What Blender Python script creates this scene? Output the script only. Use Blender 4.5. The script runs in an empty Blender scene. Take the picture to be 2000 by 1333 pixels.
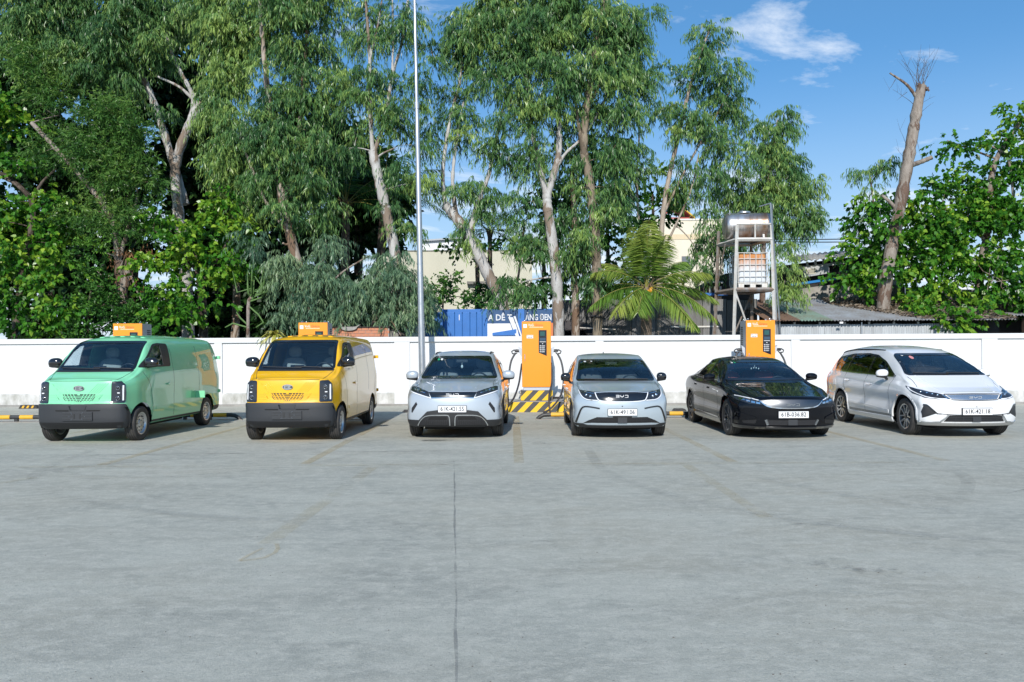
import bpy, bmesh, math, random
import numpy as np
from mathutils import Vector, Matrix
from mathutils.bvhtree import BVHTree
from mathutils.geometry import delaunay_2d_cdt

R = math.radians
C = bpy.context.scene.collection
SC = bpy.context.scene

# ------------------------------------------------------------------ camera
CAM_H, FPX, HOR, ROLL = 1.55, 1500.0, 692.0, 0.00525
cam_d = bpy.data.cameras.new('camera')
cam_d.sensor_width = 36.0
cam_d.lens = FPX / 2000.0 * 36.0
cam_d.shift_y = (HOR - 666.5) / 2000.0
cam_d.clip_end = 3000
cam = bpy.data.objects.new('camera', cam_d); C.objects.link(cam)
cam.location = (0, 0, CAM_H)
cam.rotation_euler = (Matrix.Rotation(R(90), 3, 'X') @ Matrix.Rotation(-ROLL, 3, 'Z')).to_euler()
SC.camera = cam

# ------------------------------------------------------------------ sun and sky
SUN_EL, SUN_AZ = R(31), R(6)          # light travels away from the viewer and slightly to the right
sun_dir = Vector((math.sin(SUN_AZ) * math.cos(SUN_EL), math.cos(SUN_AZ) * math.cos(SUN_EL), -math.sin(SUN_EL)))
sd = bpy.data.lights.new('sun', 'SUN'); sd.energy = 4.2; sd.angle = R(0.53); sd.color = (1.0, 0.945, 0.87)
sun = bpy.data.objects.new('sun', sd); C.objects.link(sun)
sun.location = (0, -20, 40)
sun.rotation_euler = (-sun_dir).to_track_quat('Z', 'Y').to_euler()
SKY_STRENGTH = 0.15
CLOUD_AT = (5.60, 2.60, 9.0)
world = bpy.data.worlds.new('World'); SC.world = world
world.use_nodes = True
nt = world.node_tree
for n in list(nt.nodes): nt.nodes.remove(n)
def wn(t, **kw):
    n = nt.nodes.new(t)
    for k, v in kw.items(): setattr(n, k, v)
    return n
sky = wn('ShaderNodeTexSky'); sky.sky_type = 'NISHITA'; sky.sun_disc = False
sky.sun_elevation = SUN_EL; sky.sun_rotation = math.pi + SUN_AZ
sky.air_density = 0.62; sky.dust_density = 0.1; sky.ozone_density = 1.6; sky.altitude = 20
# clouds: streaky noise on the sky direction, everywhere above the horizon
tc = wn('ShaderNodeTexCoord')
sep = wn('ShaderNodeSeparateXYZ')
nt.links.new(tc.outputs['Generated'], sep.inputs[0])
addz = wn('ShaderNodeMath', operation='ADD'); addz.inputs[1].default_value = 0.10
mx = wn('ShaderNodeMath', operation='MAXIMUM'); mx.inputs[1].default_value = 0.0
nt.links.new(sep.outputs['Z'], mx.inputs[0]); nt.links.new(mx.outputs[0], addz.inputs[0])
dx = wn('ShaderNodeMath', operation='DIVIDE'); dy = wn('ShaderNodeMath', operation='DIVIDE')
nt.links.new(sep.outputs['X'], dx.inputs[0]); nt.links.new(addz.outputs[0], dx.inputs[1])
nt.links.new(sep.outputs['Y'], dy.inputs[0]); nt.links.new(addz.outputs[0], dy.inputs[1])
comb = wn('ShaderNodeCombineXYZ')
nt.links.new(dx.outputs[0], comb.inputs[0]); nt.links.new(dy.outputs[0], comb.inputs[1])
mp = wn('ShaderNodeMapping'); mp.inputs['Scale'].default_value = (0.75, 1.0, 1); mp.inputs['Location'].default_value = CLOUD_AT
nt.links.new(comb.outputs[0], mp.inputs[0])
cn = wn('ShaderNodeTexNoise'); cn.inputs['Scale'].default_value = 2.6; cn.inputs['Detail'].default_value = 9; cn.inputs['Roughness'].default_value = 0.62
cn.inputs['Distortion'].default_value = 0.35
nt.links.new(mp.outputs[0], cn.inputs['Vector'])
cr = wn('ShaderNodeValToRGB')
cr.color_ramp.elements[0].position = 0.56; cr.color_ramp.elements[0].color = (0, 0, 0, 1)
cr.color_ramp.elements[1].position = 0.78; cr.color_ramp.elements[1].color = (1, 1, 1, 1)
low = wn('ShaderNodeMapRange'); low.inputs['From Min'].default_value = 0.27; low.inputs['From Max'].default_value = 0.06; low.inputs['To Max'].default_value = 0.17
nt.links.new(sep.outputs['Z'], low.inputs['Value'])      # cloud banks pile up towards the horizon
lsum = wn('ShaderNodeMath', operation='ADD'); nt.links.new(cn.outputs['Fac'], lsum.inputs[0]); nt.links.new(low.outputs[0], lsum.inputs[1])
nt.links.new(lsum.outputs[0], cr.inputs[0])
cm = wn('ShaderNodeMix', data_type='RGBA')
up = wn('ShaderNodeMath', operation='MULTIPLY'); up.use_clamp = True; up.inputs[1].default_value = 25.0
nt.links.new(sep.outputs['Z'], up.inputs[0])
cmul = wn('ShaderNodeMath', operation='MULTIPLY'); nt.links.new(cr.outputs[0], cmul.inputs[0]); nt.links.new(up.outputs[0], cmul.inputs[1])
nt.links.new(cmul.outputs[0], cm.inputs['Factor'])
hsv = wn('ShaderNodeHueSaturation'); hsv.inputs['Saturation'].default_value = 1.0; hsv.inputs['Value'].default_value = 1.0
tintn = wn('ShaderNodeMix', data_type='RGBA', blend_type='MULTIPLY'); tintn.inputs['Factor'].default_value = 1.0
tintn.inputs['B'].default_value = (0.70, 1.44, 2.02, 1)
gam = wn('ShaderNodeGamma'); gam.inputs['Gamma'].default_value = 0.6     # evens out the step from zenith to horizon
nt.links.new(sky.outputs[0], gam.inputs['Color'])
nt.links.new(gam.outputs[0], tintn.inputs['A'])
nt.links.new(tintn.outputs['Result'], hsv.inputs['Color'])
hz = wn('ShaderNodeMapRange'); hz.inputs['From Min'].default_value = 0.36; hz.inputs['From Max'].default_value = 0.0     # pale air low over the horizon
hz.inputs['To Max'].default_value = 1.0; hz.interpolation_type = 'SMOOTHSTEP'
nt.links.new(sep.outputs['Z'], hz.inputs['Value'])
hm = wn('ShaderNodeMix', data_type='RGBA'); hm.inputs['B'].default_value = (3.6, 4.7, 5.6, 1)
nt.links.new(hz.outputs[0], hm.inputs['Factor']); nt.links.new(hsv.outputs[0], hm.inputs['A'])
nt.links.new(hm.outputs['Result'], cm.inputs['A'])
cm.inputs['B'].default_value = (6.2, 6.6, 7.1, 1)
bg = wn('ShaderNodeBackground'); bg.inputs['Strength'].default_value = SKY_STRENGTH
nt.links.new(cm.outputs['Result'], bg.inputs['Color'])
wo = wn('ShaderNodeOutputWorld'); nt.links.new(bg.outputs[0], wo.inputs['Surface'])

SC.view_settings.view_transform = 'Standard'
SC.view_settings.look = 'None'
SC.view_settings.gamma = 1.0
SC.view_settings.use_curve_mapping = False
SC.view_settings.exposure = 0.12
SC.render.engine = 'CYCLES'
SC.cycles.max_bounces = 8
SC.cycles.transparent_max_bounces = 16
SC.cycles.caustics_reflective = False
SC.cycles.caustics_refractive = False
SC.cycles.use_denoising = True
SC.cycles.sample_clamp_indirect = 6.0

# ------------------------------------------------------------------ helpers: points
def at(px, py, d):
    """the point at depth d metres that lies in the direction of a spot in the photograph"""
    ux, uy = px - 1000.0, py - 666.5
    c, s = math.cos(ROLL), math.sin(ROLL)
    x2, y2 = ux * c - uy * s, ux * s + uy * c
    return Vector((x2 / FPX * d, d, CAM_H - (y2 + 666.5 - HOR) / FPX * d))

# ------------------------------------------------------------------ helpers: materials
MATS = {}
def _nodes(name):
    m = bpy.data.materials.new(name); m.use_nodes = True
    t = m.node_tree
    b = t.nodes['Principled BSDF']
    MATS[name] = m
    return m, t, b

def mat(name, col, rough=0.6, metal=0.0, spec=0.5, coat=0.0, var=0.0, vscale=8.0, bump=0.0, bscale=60.0, col2=None, stretch=(1, 1, 1), coatr=0.03, rvar=0.0, det=6):
    """principled colour with noise variation between col and col2 (or darker), and fine relief"""
    if name in MATS: return MATS[name]
    m, t, b = _nodes(name)
    b.inputs['Base Color'].default_value = (*col, 1)
    b.inputs['Roughness'].default_value = rough
    b.inputs['Metallic'].default_value = metal
    b.inputs['Specular IOR Level'].default_value = spec
    b.inputs['Coat Weight'].default_value = coat
    b.inputs['Coat Roughness'].default_value = coatr
    if var > 0 or bump > 0 or rvar > 0:
        co = t.nodes.new('ShaderNodeTexCoord'); mpn = t.nodes.new('ShaderNodeMapping')
        mpn.inputs['Scale'].default_value = stretch
        t.links.new(co.outputs['Object'], mpn.inputs[0])
    if var > 0 or rvar > 0:
        n = t.nodes.new('ShaderNodeTexNoise'); n.inputs['Scale'].default_value = vscale; n.inputs['Detail'].default_value = det; n.inputs['Roughness'].default_value = 0.65
        t.links.new(mpn.outputs[0], n.inputs['Vector'])
        rp = t.nodes.new('ShaderNodeMapRange'); rp.inputs['From Min'].default_value = 0.32; rp.inputs['From Max'].default_value = 0.68
        t.links.new(n.outputs['Fac'], rp.inputs['Value'])
    if var > 0:
        mxn = t.nodes.new('ShaderNodeMix'); mxn.data_type = 'RGBA'
        c2 = col2 if col2 else tuple(c * 0.45 for c in col)
        mxn.inputs['A'].default_value = (*col, 1)
        mxn.inputs['B'].default_value = (*[col[i] + (c2[i] - col[i]) * var for i in range(3)], 1)
        t.links.new(rp.outputs[0], mxn.inputs['Factor']); t.links.new(mxn.outputs['Result'], b.inputs['Base Color'])
    if rvar > 0:
        r2 = t.nodes.new('ShaderNodeMapRange'); r2.inputs['To Min'].default_value = rough - rvar; r2.inputs['To Max'].default_value = rough + rvar
        t.links.new(rp.outputs[0], r2.inputs['Value']); t.links.new(r2.outputs[0], b.inputs['Roughness'])
    if bump > 0:
        n2 = t.nodes.new('ShaderNodeTexNoise'); n2.inputs['Scale'].default_value = bscale; n2.inputs['Detail'].default_value = 4
        t.links.new(mpn.outputs[0], n2.inputs['Vector'])
        bp = t.nodes.new('ShaderNodeBump'); bp.inputs['Strength'].default_value = bump; bp.inputs['Distance'].default_value = 0.02
        t.links.new(n2.outputs['Fac'], bp.inputs['Height']); t.links.new(bp.outputs[0], b.inputs['Normal'])
    return m

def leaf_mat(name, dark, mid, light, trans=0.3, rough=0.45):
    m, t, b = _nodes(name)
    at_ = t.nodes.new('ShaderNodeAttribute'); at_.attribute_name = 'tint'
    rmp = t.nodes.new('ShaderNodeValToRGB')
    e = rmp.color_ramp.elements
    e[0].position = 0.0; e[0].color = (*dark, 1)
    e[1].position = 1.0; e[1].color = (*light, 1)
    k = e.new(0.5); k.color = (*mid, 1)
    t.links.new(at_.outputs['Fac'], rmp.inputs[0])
    t.links.new(rmp.outputs[0], b.inputs['Base Color'])
    b.inputs['Roughness'].default_value = rough
    b.inputs['Specular IOR Level'].default_value = 0.35
    tr = t.nodes.new('ShaderNodeBsdfTranslucent')
    t.links.new(rmp.outputs[0], tr.inputs['Color'])
    mxs = t.nodes.new('ShaderNodeMixShader'); mxs.inputs[0].default_value = trans
    t.links.new(b.outputs[0], mxs.inputs[1]); t.links.new(tr.outputs[0], mxs.inputs[2])
    t.links.new(mxs.outputs[0], t.nodes['Material Output'].inputs['Surface'])
    return m

def glass_mat(name, tint, refl=1.0, ior=1.5):
    m, t, b = _nodes(name)
    t.nodes.remove(b)
    tr = t.nodes.new('ShaderNodeBsdfTransparent'); tr.inputs['Color'].default_value = (*tint, 1)
    gl = t.nodes.new('ShaderNodeBsdfGlossy'); gl.inputs['Roughness'].default_value = 0.01; gl.inputs['Color'].default_value = (refl, refl, refl, 1)
    fr = t.nodes.new('ShaderNodeFresnel')
    ge = t.nodes.new('ShaderNodeNewGeometry'); io = t.nodes.new('ShaderNodeMapRange')     # same mirror strength on both faces of the thin pane
    io.inputs['To Min'].default_value = ior; io.inputs['To Max'].default_value = 1 / ior
    t.links.new(ge.outputs['Backfacing'], io.inputs['Value']); t.links.new(io.outputs[0], fr.inputs['IOR'])
    mxs = t.nodes.new('ShaderNodeMixShader')
    t.links.new(fr.outputs[0], mxs.inputs[0]); t.links.new(tr.outputs[0], mxs.inputs[1]); t.links.new(gl.outputs[0], mxs.inputs[2])
    t.links.new(mxs.outputs[0], t.nodes['Material Output'].inputs['Surface'])
    return m

# ------------------------------------------------------------------ helpers: objects
def tag(o, label=None, cat=None, group=None, kind=None):
    if label: o['label'] = label
    if cat: o['category'] = cat
    if group: o['group'] = group
    if kind: o['kind'] = kind
    return o

def thing(name, label, cat, loc=(0, 0, 0), rz=0.0, group=None):
    o = bpy.data.objects.new(name, None); C.objects.link(o)
    o.empty_display_size = 0.3
    o.location = loc; o.rotation_euler = (0, 0, rz)
    return tag(o, label, cat, group)

def mesh_from(name, V, F, m, smooth=False, mats=None, midx=None):
    me = bpy.data.meshes.new(name)
    me.from_pydata([tuple(v) for v in V], [], F)
    for k in (mats or [m]): me.materials.append(k)
    if midx is not None: me.polygons.foreach_set('material_index', midx)
    if smooth: me.polygons.foreach_set('use_smooth', [True] * len(me.polygons))
    me.update()
    return me

def link(name, me, parent=None, loc=None):
    o = bpy.data.objects.new(name, me); C.objects.link(o)
    if parent is not None: o.parent = parent
    if loc is not None: o.location = loc
    return o

def copy_tree(o, parent=None):
    c = o.copy(); C.objects.link(c)
    if parent is not None: c.parent = parent
    for ch in list(o.children): copy_tree(ch, c)
    return c

class MB:
    """collects shapes into one mesh"""
    def __init__(s): s.V, s.F, s.M, s.S = [], [], [], []
    def add(s, V, F, mi=0, smooth=False):
        o = len(s.V); s.V += [tuple(v) for v in V]
        s.F += [tuple(i + o for i in f) for f in F]
        s.M += [mi] * len(F); s.S += [smooth] * len(F)
        return s
    def box(s, x0, x1, y0, y1, z0, z1, mi=0, bev=0.0):
        if bev <= 0:
            V = [(x, y, z) for z in (z0, z1) for y in (y0, y1) for x in (x0, x1)]
            F = [(0, 2, 3, 1), (4, 5, 7, 6), (0, 1, 5, 4), (2, 6, 7, 3), (0, 4, 6, 2), (1, 3, 7, 5)]
            return s.add(V, F, mi)
        bm = bmesh.new(); bmesh.ops.create_cube(bm, size=1.0)
        for v in bm.verts:
            v.co = ((x0 + x1) / 2 + v.co.x * (x1 - x0), (y0 + y1) / 2 + v.co.y * (y1 - y0), (z0 + z1) / 2 + v.co.z * (z1 - z0))
        bmesh.ops.bevel(bm, geom=list(bm.edges), offset=bev, segments=2, profile=0.5, affect='EDGES')
        bm.verts.index_update()
        V = [tuple(v.co) for v in bm.verts]; F = [tuple(v.index for v in f.verts) for f in bm.faces]
        bm.free()
        return s.add(V, F, mi)
    def prism(s, poly, y0, y1, mi=0, axis='y'):
        """poly in (x, z) pushed along y (or the matching pair for another axis)"""
        n = len(poly)
        def P(a, b, c): return {'y': (a, c, b), 'x': (c, a, b), 'z': (a, b, c)}[axis]
        V = [P(a, b, y0) for a, b in poly] + [P(a, b, y1) for a, b in poly]
        F = [tuple(range(n)), tuple(range(2 * n - 1, n - 1, -1))]
        F += [(i, i + n, (i + 1) % n + n, (i + 1) % n) for i in range(n)]
        return s.add(V, F, mi)
    def tube(s, pts, r, n=8, mi=0, cap=True, smooth=True, squash=1.0):
        pts = [Vector(p) for p in pts]
        rr = r if hasattr(r, '__len__') else [r] * len(pts)
        V, F = [], []
        prev = None
        for i, p in enumerate(pts):
            a = pts[max(i - 1, 0)]; b = pts[min(i + 1, len(pts) - 1)]
            t = (b - a)
            if t.length < 1e-9: t = Vector((0, 0, 1))
            t.normalize()
            if prev is None:
                u = t.cross(Vector((0, 0, 1)) if abs(t.z) < 0.9 else Vector((1, 0, 0))).normalized()
            else:
                u = (prev - t * prev.dot(t))
                u = u.normalized() if u.length > 1e-6 else t.cross(Vector((1, 0, 0.3))).normalized()
            prev = u; w = t.cross(u)
            for k in range(n):
                a_ = 2 * math.pi * k / n
                V.append(p + u * (rr[i] * math.cos(a_)) + w * (rr[i] * squash * math.sin(a_)))
        for i in range(len(pts) - 1):
            for k in range(n):
                k2 = (k + 1) % n
                F.append((i * n + k, i * n + k2, (i + 1) * n + k2, (i + 1) * n + k))
        s.add(V, F, mi, smooth)
        if cap:
            s.add([V[k] for k in range(n)], [tuple(range(n - 1, -1, -1))], mi)
            s.add([V[(len(pts) - 1) * n + k] for k in range(n)], [tuple(range(n))], mi)
        return s
    def lathe(s, prof, n=32, axis='x', mi=0, closed=False, smooth=True, org=(0, 0, 0)):
        """prof: (along axis, radius)"""
        V, F = [], []
        for a, r in prof:
            for k in range(n):
                t = 2 * math.pi * k / n; c, q = r * math.cos(t), r * math.sin(t)
                v = {'x': (a, c, q), 'y': (c, a, q), 'z': (c, q, a)}[axis]
                V.append((v[0] + org[0], v[1] + org[1], v[2] + org[2]))
        m_ = len(prof)
        for i in range(m_ if closed else m_ - 1):
            j = (i + 1) % m_
            for k in range(n):
                k2 = (k + 1) % n
                F.append((i * n + k, i * n + k2, j * n + k2, j * n + k))
        return s.add(V, F, mi, smooth)
    def disc(s, a, r, n=24, axis='x', mi=0, org=(0, 0, 0)):
        V = []
        for k in range(n):
            t = 2 * math.pi * k / n; c, q = r * math.cos(t), r * math.sin(t)
            v = {'x': (a, c, q), 'y': (c, a, q), 'z': (c, q, a)}[axis]
            V.append((v[0] + org[0], v[1] + org[1], v[2] + org[2]))
        return s.add(V, [tuple(range(n))], mi)
    def ellipsoid(s, c, r, nu=20, nv=12, e=1.0, mi=0):
        V, F = [], []
        sg = lambda q: math.copysign(abs(q) ** e, q)
        for j in range(nv + 1):
            ph = -math.pi / 2 + math.pi * j / nv
            for i in range(nu):
                th = 2 * math.pi * i / nu
                V.append((c[0] + r[0] * sg(math.cos(ph)) * sg(math.cos(th)), c[1] + r[1] * sg(math.cos(ph)) * sg(math.sin(th)), c[2] + r[2] * sg(math.sin(ph))))
        for j in range(nv):
            for i in range(nu):
                i2 = (i + 1) % nu
                F.append((j * nu + i, j * nu + i2, (j + 1) * nu + i2, (j + 1) * nu + i))
        return s.add(V, F, mi, True)
    def grid(s, fn, nu, nv, mi=0, smooth=True):
        V = [fn(i / nu, j / nv) for j in range(nv + 1) for i in range(nu + 1)]
        F = [(j * (nu + 1) + i, j * (nu + 1) + i + 1, (j + 1) * (nu + 1) + i + 1, (j + 1) * (nu + 1) + i) for j in range(nv) for i in range(nu)]
        return s.add(V, F, mi, smooth)
    def move(s, M):
        s.V = [tuple(M @ Vector(v)) for v in s.V]; return s
    def mesh(s, name, m):
        mats = m if isinstance(m, (list, tuple)) else [m]
        me = mesh_from(name, s.V, s.F, None, mats=mats, midx=s.M)
        me.polygons.foreach_set('use_smooth', s.S)
        return me
    def build(s, name, m, parent=None, loc=None):
        return link(name, s.mesh(name, m), parent, loc)

def text_mesh(name, body, size, m, extrude=0.0, align='CENTER', bold=0.0, shear=0.0, wscale=1.0):
    c = bpy.data.curves.new(name, 'FONT'); c.body = body; c.size = size
    c.align_x = align; c.align_y = 'CENTER'; c.extrude = extrude; c.offset = bold; c.shear = shear
    c.resolution_u = 2
    o = bpy.data.objects.new(name, c); C.objects.link(o)
    dg = bpy.context.evaluated_depsgraph_get()
    me = bpy.data.meshes.new_from_object(o.evaluated_get(dg))
    bpy.data.objects.remove(o); bpy.data.curves.remove(c)
    me.name = name
    # lettering lies in x,y: stand it up in x,z facing the viewer
    for v in me.vertices: v.co = (v.co.x * wscale, -v.co.z, v.co.y)
    me.materials.clear(); me.materials.append(m)
    return me
# ================================================================== ground
def ground_material():
    m, t, b = _nodes('concrete_ground')
    N, L = t.nodes, t.links
    co = N.new('ShaderNodeTexCoord')
    def noise(scale, det=6, rough=0.6, st=(1, 1, 1), dist=0.0):
        mpn = N.new('ShaderNodeMapping'); mpn.inputs['Scale'].default_value = st
        L.new(co.outputs['Object'], mpn.inputs[0])
        n = N.new('ShaderNodeTexNoise'); n.inputs['Scale'].default_value = scale; n.inputs['Detail'].default_value = det
        n.inputs['Roughness'].default_value = rough; n.inputs['Distortion'].default_value = dist
        L.new(mpn.outputs[0], n.inputs['Vector']); return n.outputs['Fac']
    def rng(sock, a, b_, c=0.0, d=1.0):
        r = N.new('ShaderNodeMapRange'); r.inputs['From Min'].default_value = a; r.inputs['From Max'].default_value = b_
        r.inputs['To Min'].default_value = c; r.inputs['To Max'].default_value = d
        L.new(sock, r.inputs['Value']); return r.outputs[0]
    def mixc(fac, A, B):
        x = N.new('ShaderNodeMix'); x.data_type = 'RGBA'
        if isinstance(fac, float): x.inputs['Factor'].default_value = fac
        else: L.new(fac, x.inputs['Factor'])
        for sock, v in (('A', A), ('B', B)):
            if isinstance(v, tuple): x.inputs[sock].default_value = (*v, 1)
            else: L.new(v, x.inputs[sock])
        return x.outputs['Result']
    base = mixc(rng(noise(0.30, 5, 0.62, dist=0.4), 0.38, 0.62), (0.425, 0.422, 0.361), (0.335, 0.344, 0.305))
    warm = mixc(rng(noise(0.12, 3), 0.44, 0.66, 0, .9), base, (0.420, 0.393, 0.309))
    band = mixc(rng(noise(1.0, 10, 0.72, (0.55, 1.6, 1), 0.6), 0.44, 0.62, 0, .85), warm, (0.474, 0.479, 0.414))
    dark = mixc(rng(noise(1.9, 11, 0.76, (0.7, 1.3, 1), 0.5), 0.50, 0.66, 0, 0.52), band, (0.250, 0.260, 0.234))
    mott = mixc(rng(noise(7.5, 10, 0.82, (0.8, 1.2, 1), 0.3), 0.46, 0.60, 0, 0.72), dark, (0.555, 0.547, 0.475))
    spk = mixc(rng(noise(40, 7, 0.85), 0.50, 0.64, 0, 0.60), mott, (0.235, 0.242, 0.218))
    fine = mixc(rng(noise(110, 4, 0.75), 0.53, 0.68, 0, 0.65), spk, (0.630, 0.616, 0.540))
    pit = mixc(rng(noise(26, 3, 0.55), 0.70, 0.74, 0, 0.7), fine, (0.130, 0.126, 0.109))
    streak = mixc(rng(noise(0.6, 9, 0.74, (0.28, 2.4, 1), 0.5), 0.58, 0.78, 0, 0.32), pit, (0.235, 0.228, 0.192))
    L.new(streak, b.inputs['Base Color'])
    b.inputs['Roughness'].default_value = 0.82
    b.inputs['Specular IOR Level'].default_value = 0.3
    bp = N.new('ShaderNodeBump'); bp.inputs['Strength'].default_value = 0.55; bp.inputs['Distance'].default_value = 0.012
    ad = N.new('ShaderNodeMath'); ad.operation = 'ADD'
    L.new(noise(75, 5, 0.75), ad.inputs[0]); L.new(noise(9, 6, 0.7), ad.inputs[1])
    L.new(ad.outputs[0], bp.inputs['Height']); L.new(bp.outputs[0], b.inputs['Normal'])
    return m

def worn_paint(name, col, keep=0.5, scale=9.0, top=.85):
    """old road paint: rubbed away in patches so that the concrete shows through"""
    m, t, b = _nodes(name)
    N, L = t.nodes, t.links
    b.inputs['Base Color'].default_value = (*col, 1); b.inputs['Roughness'].default_value = 0.8
    tr = N.new('ShaderNodeBsdfTransparent')
    co = N.new('ShaderNodeTexCoord')
    n = N.new('ShaderNodeTexNoise'); n.inputs['Scale'].default_value = scale; n.inputs['Detail'].default_value = 9; n.inputs['Roughness'].default_value = 0.75
    L.new(co.outputs['Object'], n.inputs['Vector'])
    n2 = N.new('ShaderNodeTexNoise'); n2.inputs['Scale'].default_value = 0.5; n2.inputs['Detail'].default_value = 3
    L.new(co.outputs['Object'], n2.inputs['Vector'])
    ad = N.new('ShaderNodeMath'); ad.operation = 'ADD'; L.new(n.outputs['Fac'], ad.inputs[0]); L.new(n2.outputs['Fac'], ad.inputs[1])
    r = N.new('ShaderNodeMapRange'); r.inputs['From Min'].default_value = 1.3 - keep * 0.6; r.inputs['From Max'].default_value = 1.3 - keep * 0.6 + 0.28
    r.inputs['To Max'].default_value = top
    L.new(ad.outputs[0], r.inputs['Value'])
    mxs = N.new('ShaderNodeMixShader'); L.new(r.outputs[0], mxs.inputs[0])
    L.new(tr.outputs[0], mxs.inputs[1]); L.new(b.outputs[0], mxs.inputs[2])
    L.new(mxs.outputs[0], N['Material Output'].inputs['Surface'])
    return m

GM = ground_material()
mb = MB()
gx = [-400, -60, -25, -12, -6, 0, 6, 12, 25, 60, 400]
gy = [-200, -40, -10, 0, 4, 8, 12, 16, 23, 60, 600]
mb.add([(x, y, 0) for y in gy for x in gx], [(j * 11 + i, j * 11 + i + 1, (j + 1) * 11 + i + 1, (j + 1) * 11 + i) for j in range(10) for i in range(10)])
tag(mb.build('ground', GM), kind='structure')

# joints and cracks are thin dark seams laid just above the slab
JM = worn_paint('joint_dirt', (0.19, 0.19, 0.19), 0.82, 2.2, .36)
CM = worn_paint('crack_dirt', (0.05, 0.047, 0.045), 0.72, 3.0)
def ground_strip(pts, w, z, jit=0.0, seed=1):
    rg = random.Random(seed); mb = MB(); P = []
    for a, b in zip(pts[:-1], pts[1:]):
        a, b = Vector(a), Vector(b); n = max(2, int((b - a).length / 0.25))
        for i in range(n + 1):
            p = a.lerp(b, i / n); d = (b - a).normalized(); nrm = Vector((-d.y, d.x))
            P.append((p + nrm * rg.uniform(-jit, jit), nrm, w * (1 + rg.uniform(-.35, .35) * (1 if jit else 0))))
    V = []
    for p, n, ww in P:
        V += [(p.x - n.x * ww / 2, p.y - n.y * ww / 2, z), (p.x + n.x * ww / 2, p.y + n.y * ww / 2, z)]
    mb.add(V, [(2 * i, 2 * i + 1, 2 * i + 3, 2 * i + 2) for i in range(len(P) - 1)])
    return mb
def curve_xy(*P):
    P = [Vector(p) for p in P]; Q = [P[0] * 2 - P[1]] + P + [P[-1] * 2 - P[-2]]; out = []
    for i in range(1, len(Q) - 2):
        a, b, c, d = Q[i - 1:i + 3]
        for j in range(8):
            t = j / 8; out.append(.5 * ((2 * b) + (c - a) * t + (2 * a - 5 * b + 4 * c - d) * t * t + (3 * b - 3 * c + d - a) * t ** 3))
    return out + [P[-1]]
def mark(name, mb, m): return tag(mb.build(name, m), kind='structure')
mark('ground_joint', ground_strip([(-.20, 2.6), (-.27, 3.63), (-.85, 11.2)], 0.016, 0.004, 0.006, 2), JM)
mark('ground_joint', ground_strip([(-14, 11.75), (-8.0, 11.95), (-4.5, 12.15), (-1.0, 12.35)], 0.02, 0.004, 0.012, 3), CM)
mark('ground_joint', ground_strip([(2.4, 12.3), (7, 12.2), (15, 12.0)], 0.014, 0.004, 0.012, 4), JM)
mark('ground_crack', ground_strip([(-9.2, 10.6), (-8.8, 11.2), (-9.1, 11.9)], 0.015, 0.0045, 0.03, 5), CM)
mark('ground_crack', ground_strip([(4.6, 6.1), (5.1, 6.25), (5.4, 6.15), (6.0, 6.4)], 0.012, 0.0045, 0.03, 6), CM)
mark('ground_crack', ground_strip([(5.2, 8.2), (6.6, 9.3), (7.4, 10.0)], 0.008, 0.0045, 0.02, 7), CM)

# ------------------------------------------------------------------ faded yellow bay lines
YL = worn_paint('bay_line_paint', (0.56, 0.40, 0.15), 1.0, 6.0, .22)
YF = worn_paint('faint_line_paint', (0.54, 0.42, 0.19), 0.75, 5.0, .16)
for i, (x, y0, y1, kp) in enumerate(((-11.6, 10.9, 18.3, 0), (-8.85, 10.9, 18.3, 0), (-5.85, 10.9, 18.3, 1), (-2.95, 10.9, 18.3, 1), (0.09, 10.9, 19.0, 1), (3.12, 10.9, 18.3, 1), (6.15, 10.9, 18.3, 1), (9.6, 10.9, 18.3, 0))):
    mark('bay_line', ground_strip([(x, y0), (x, y1)], 0.15, 0.008), YL if kp else YF)
mark('bay_line', ground_strip([(0.7, 10.75), (13, 10.72)], 0.11, 0.012), YF)
mark('bay_line', ground_strip([(-9, 10.7), (0.6, 10.75)], 0.11, 0.012), YF)
mark('faint_line', ground_strip([(-2.02, 6.3), (-1.92, 10.6)], 0.16, 0.008), YF)
mark('faint_line', ground_strip([(2.38, 7.2), (2.40, 10.6)], 0.14, 0.008), YF)
mark('faint_line', ground_strip([(-6.6, 8.6), (-6.1, 9.8)], 0.14, 0.008), YF)
mb = MB()                                       # the rubbed tip of an old arrow
arc = [(-2.06, 5.78), (-1.98, 5.80), (-1.90, 5.86), (-1.86, 6.0), (-1.88, 6.15), (-1.94, 6.3)]
mb2 = ground_strip(arc, 0.035, 0.008); mark('faint_arrow', mb2, YL)
mark('faint_arrow', ground_strip([(-2.06, 5.78), (-2.04, 5.95), (-2.0, 6.15)], 0.03, 0.0085), YL)

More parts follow.
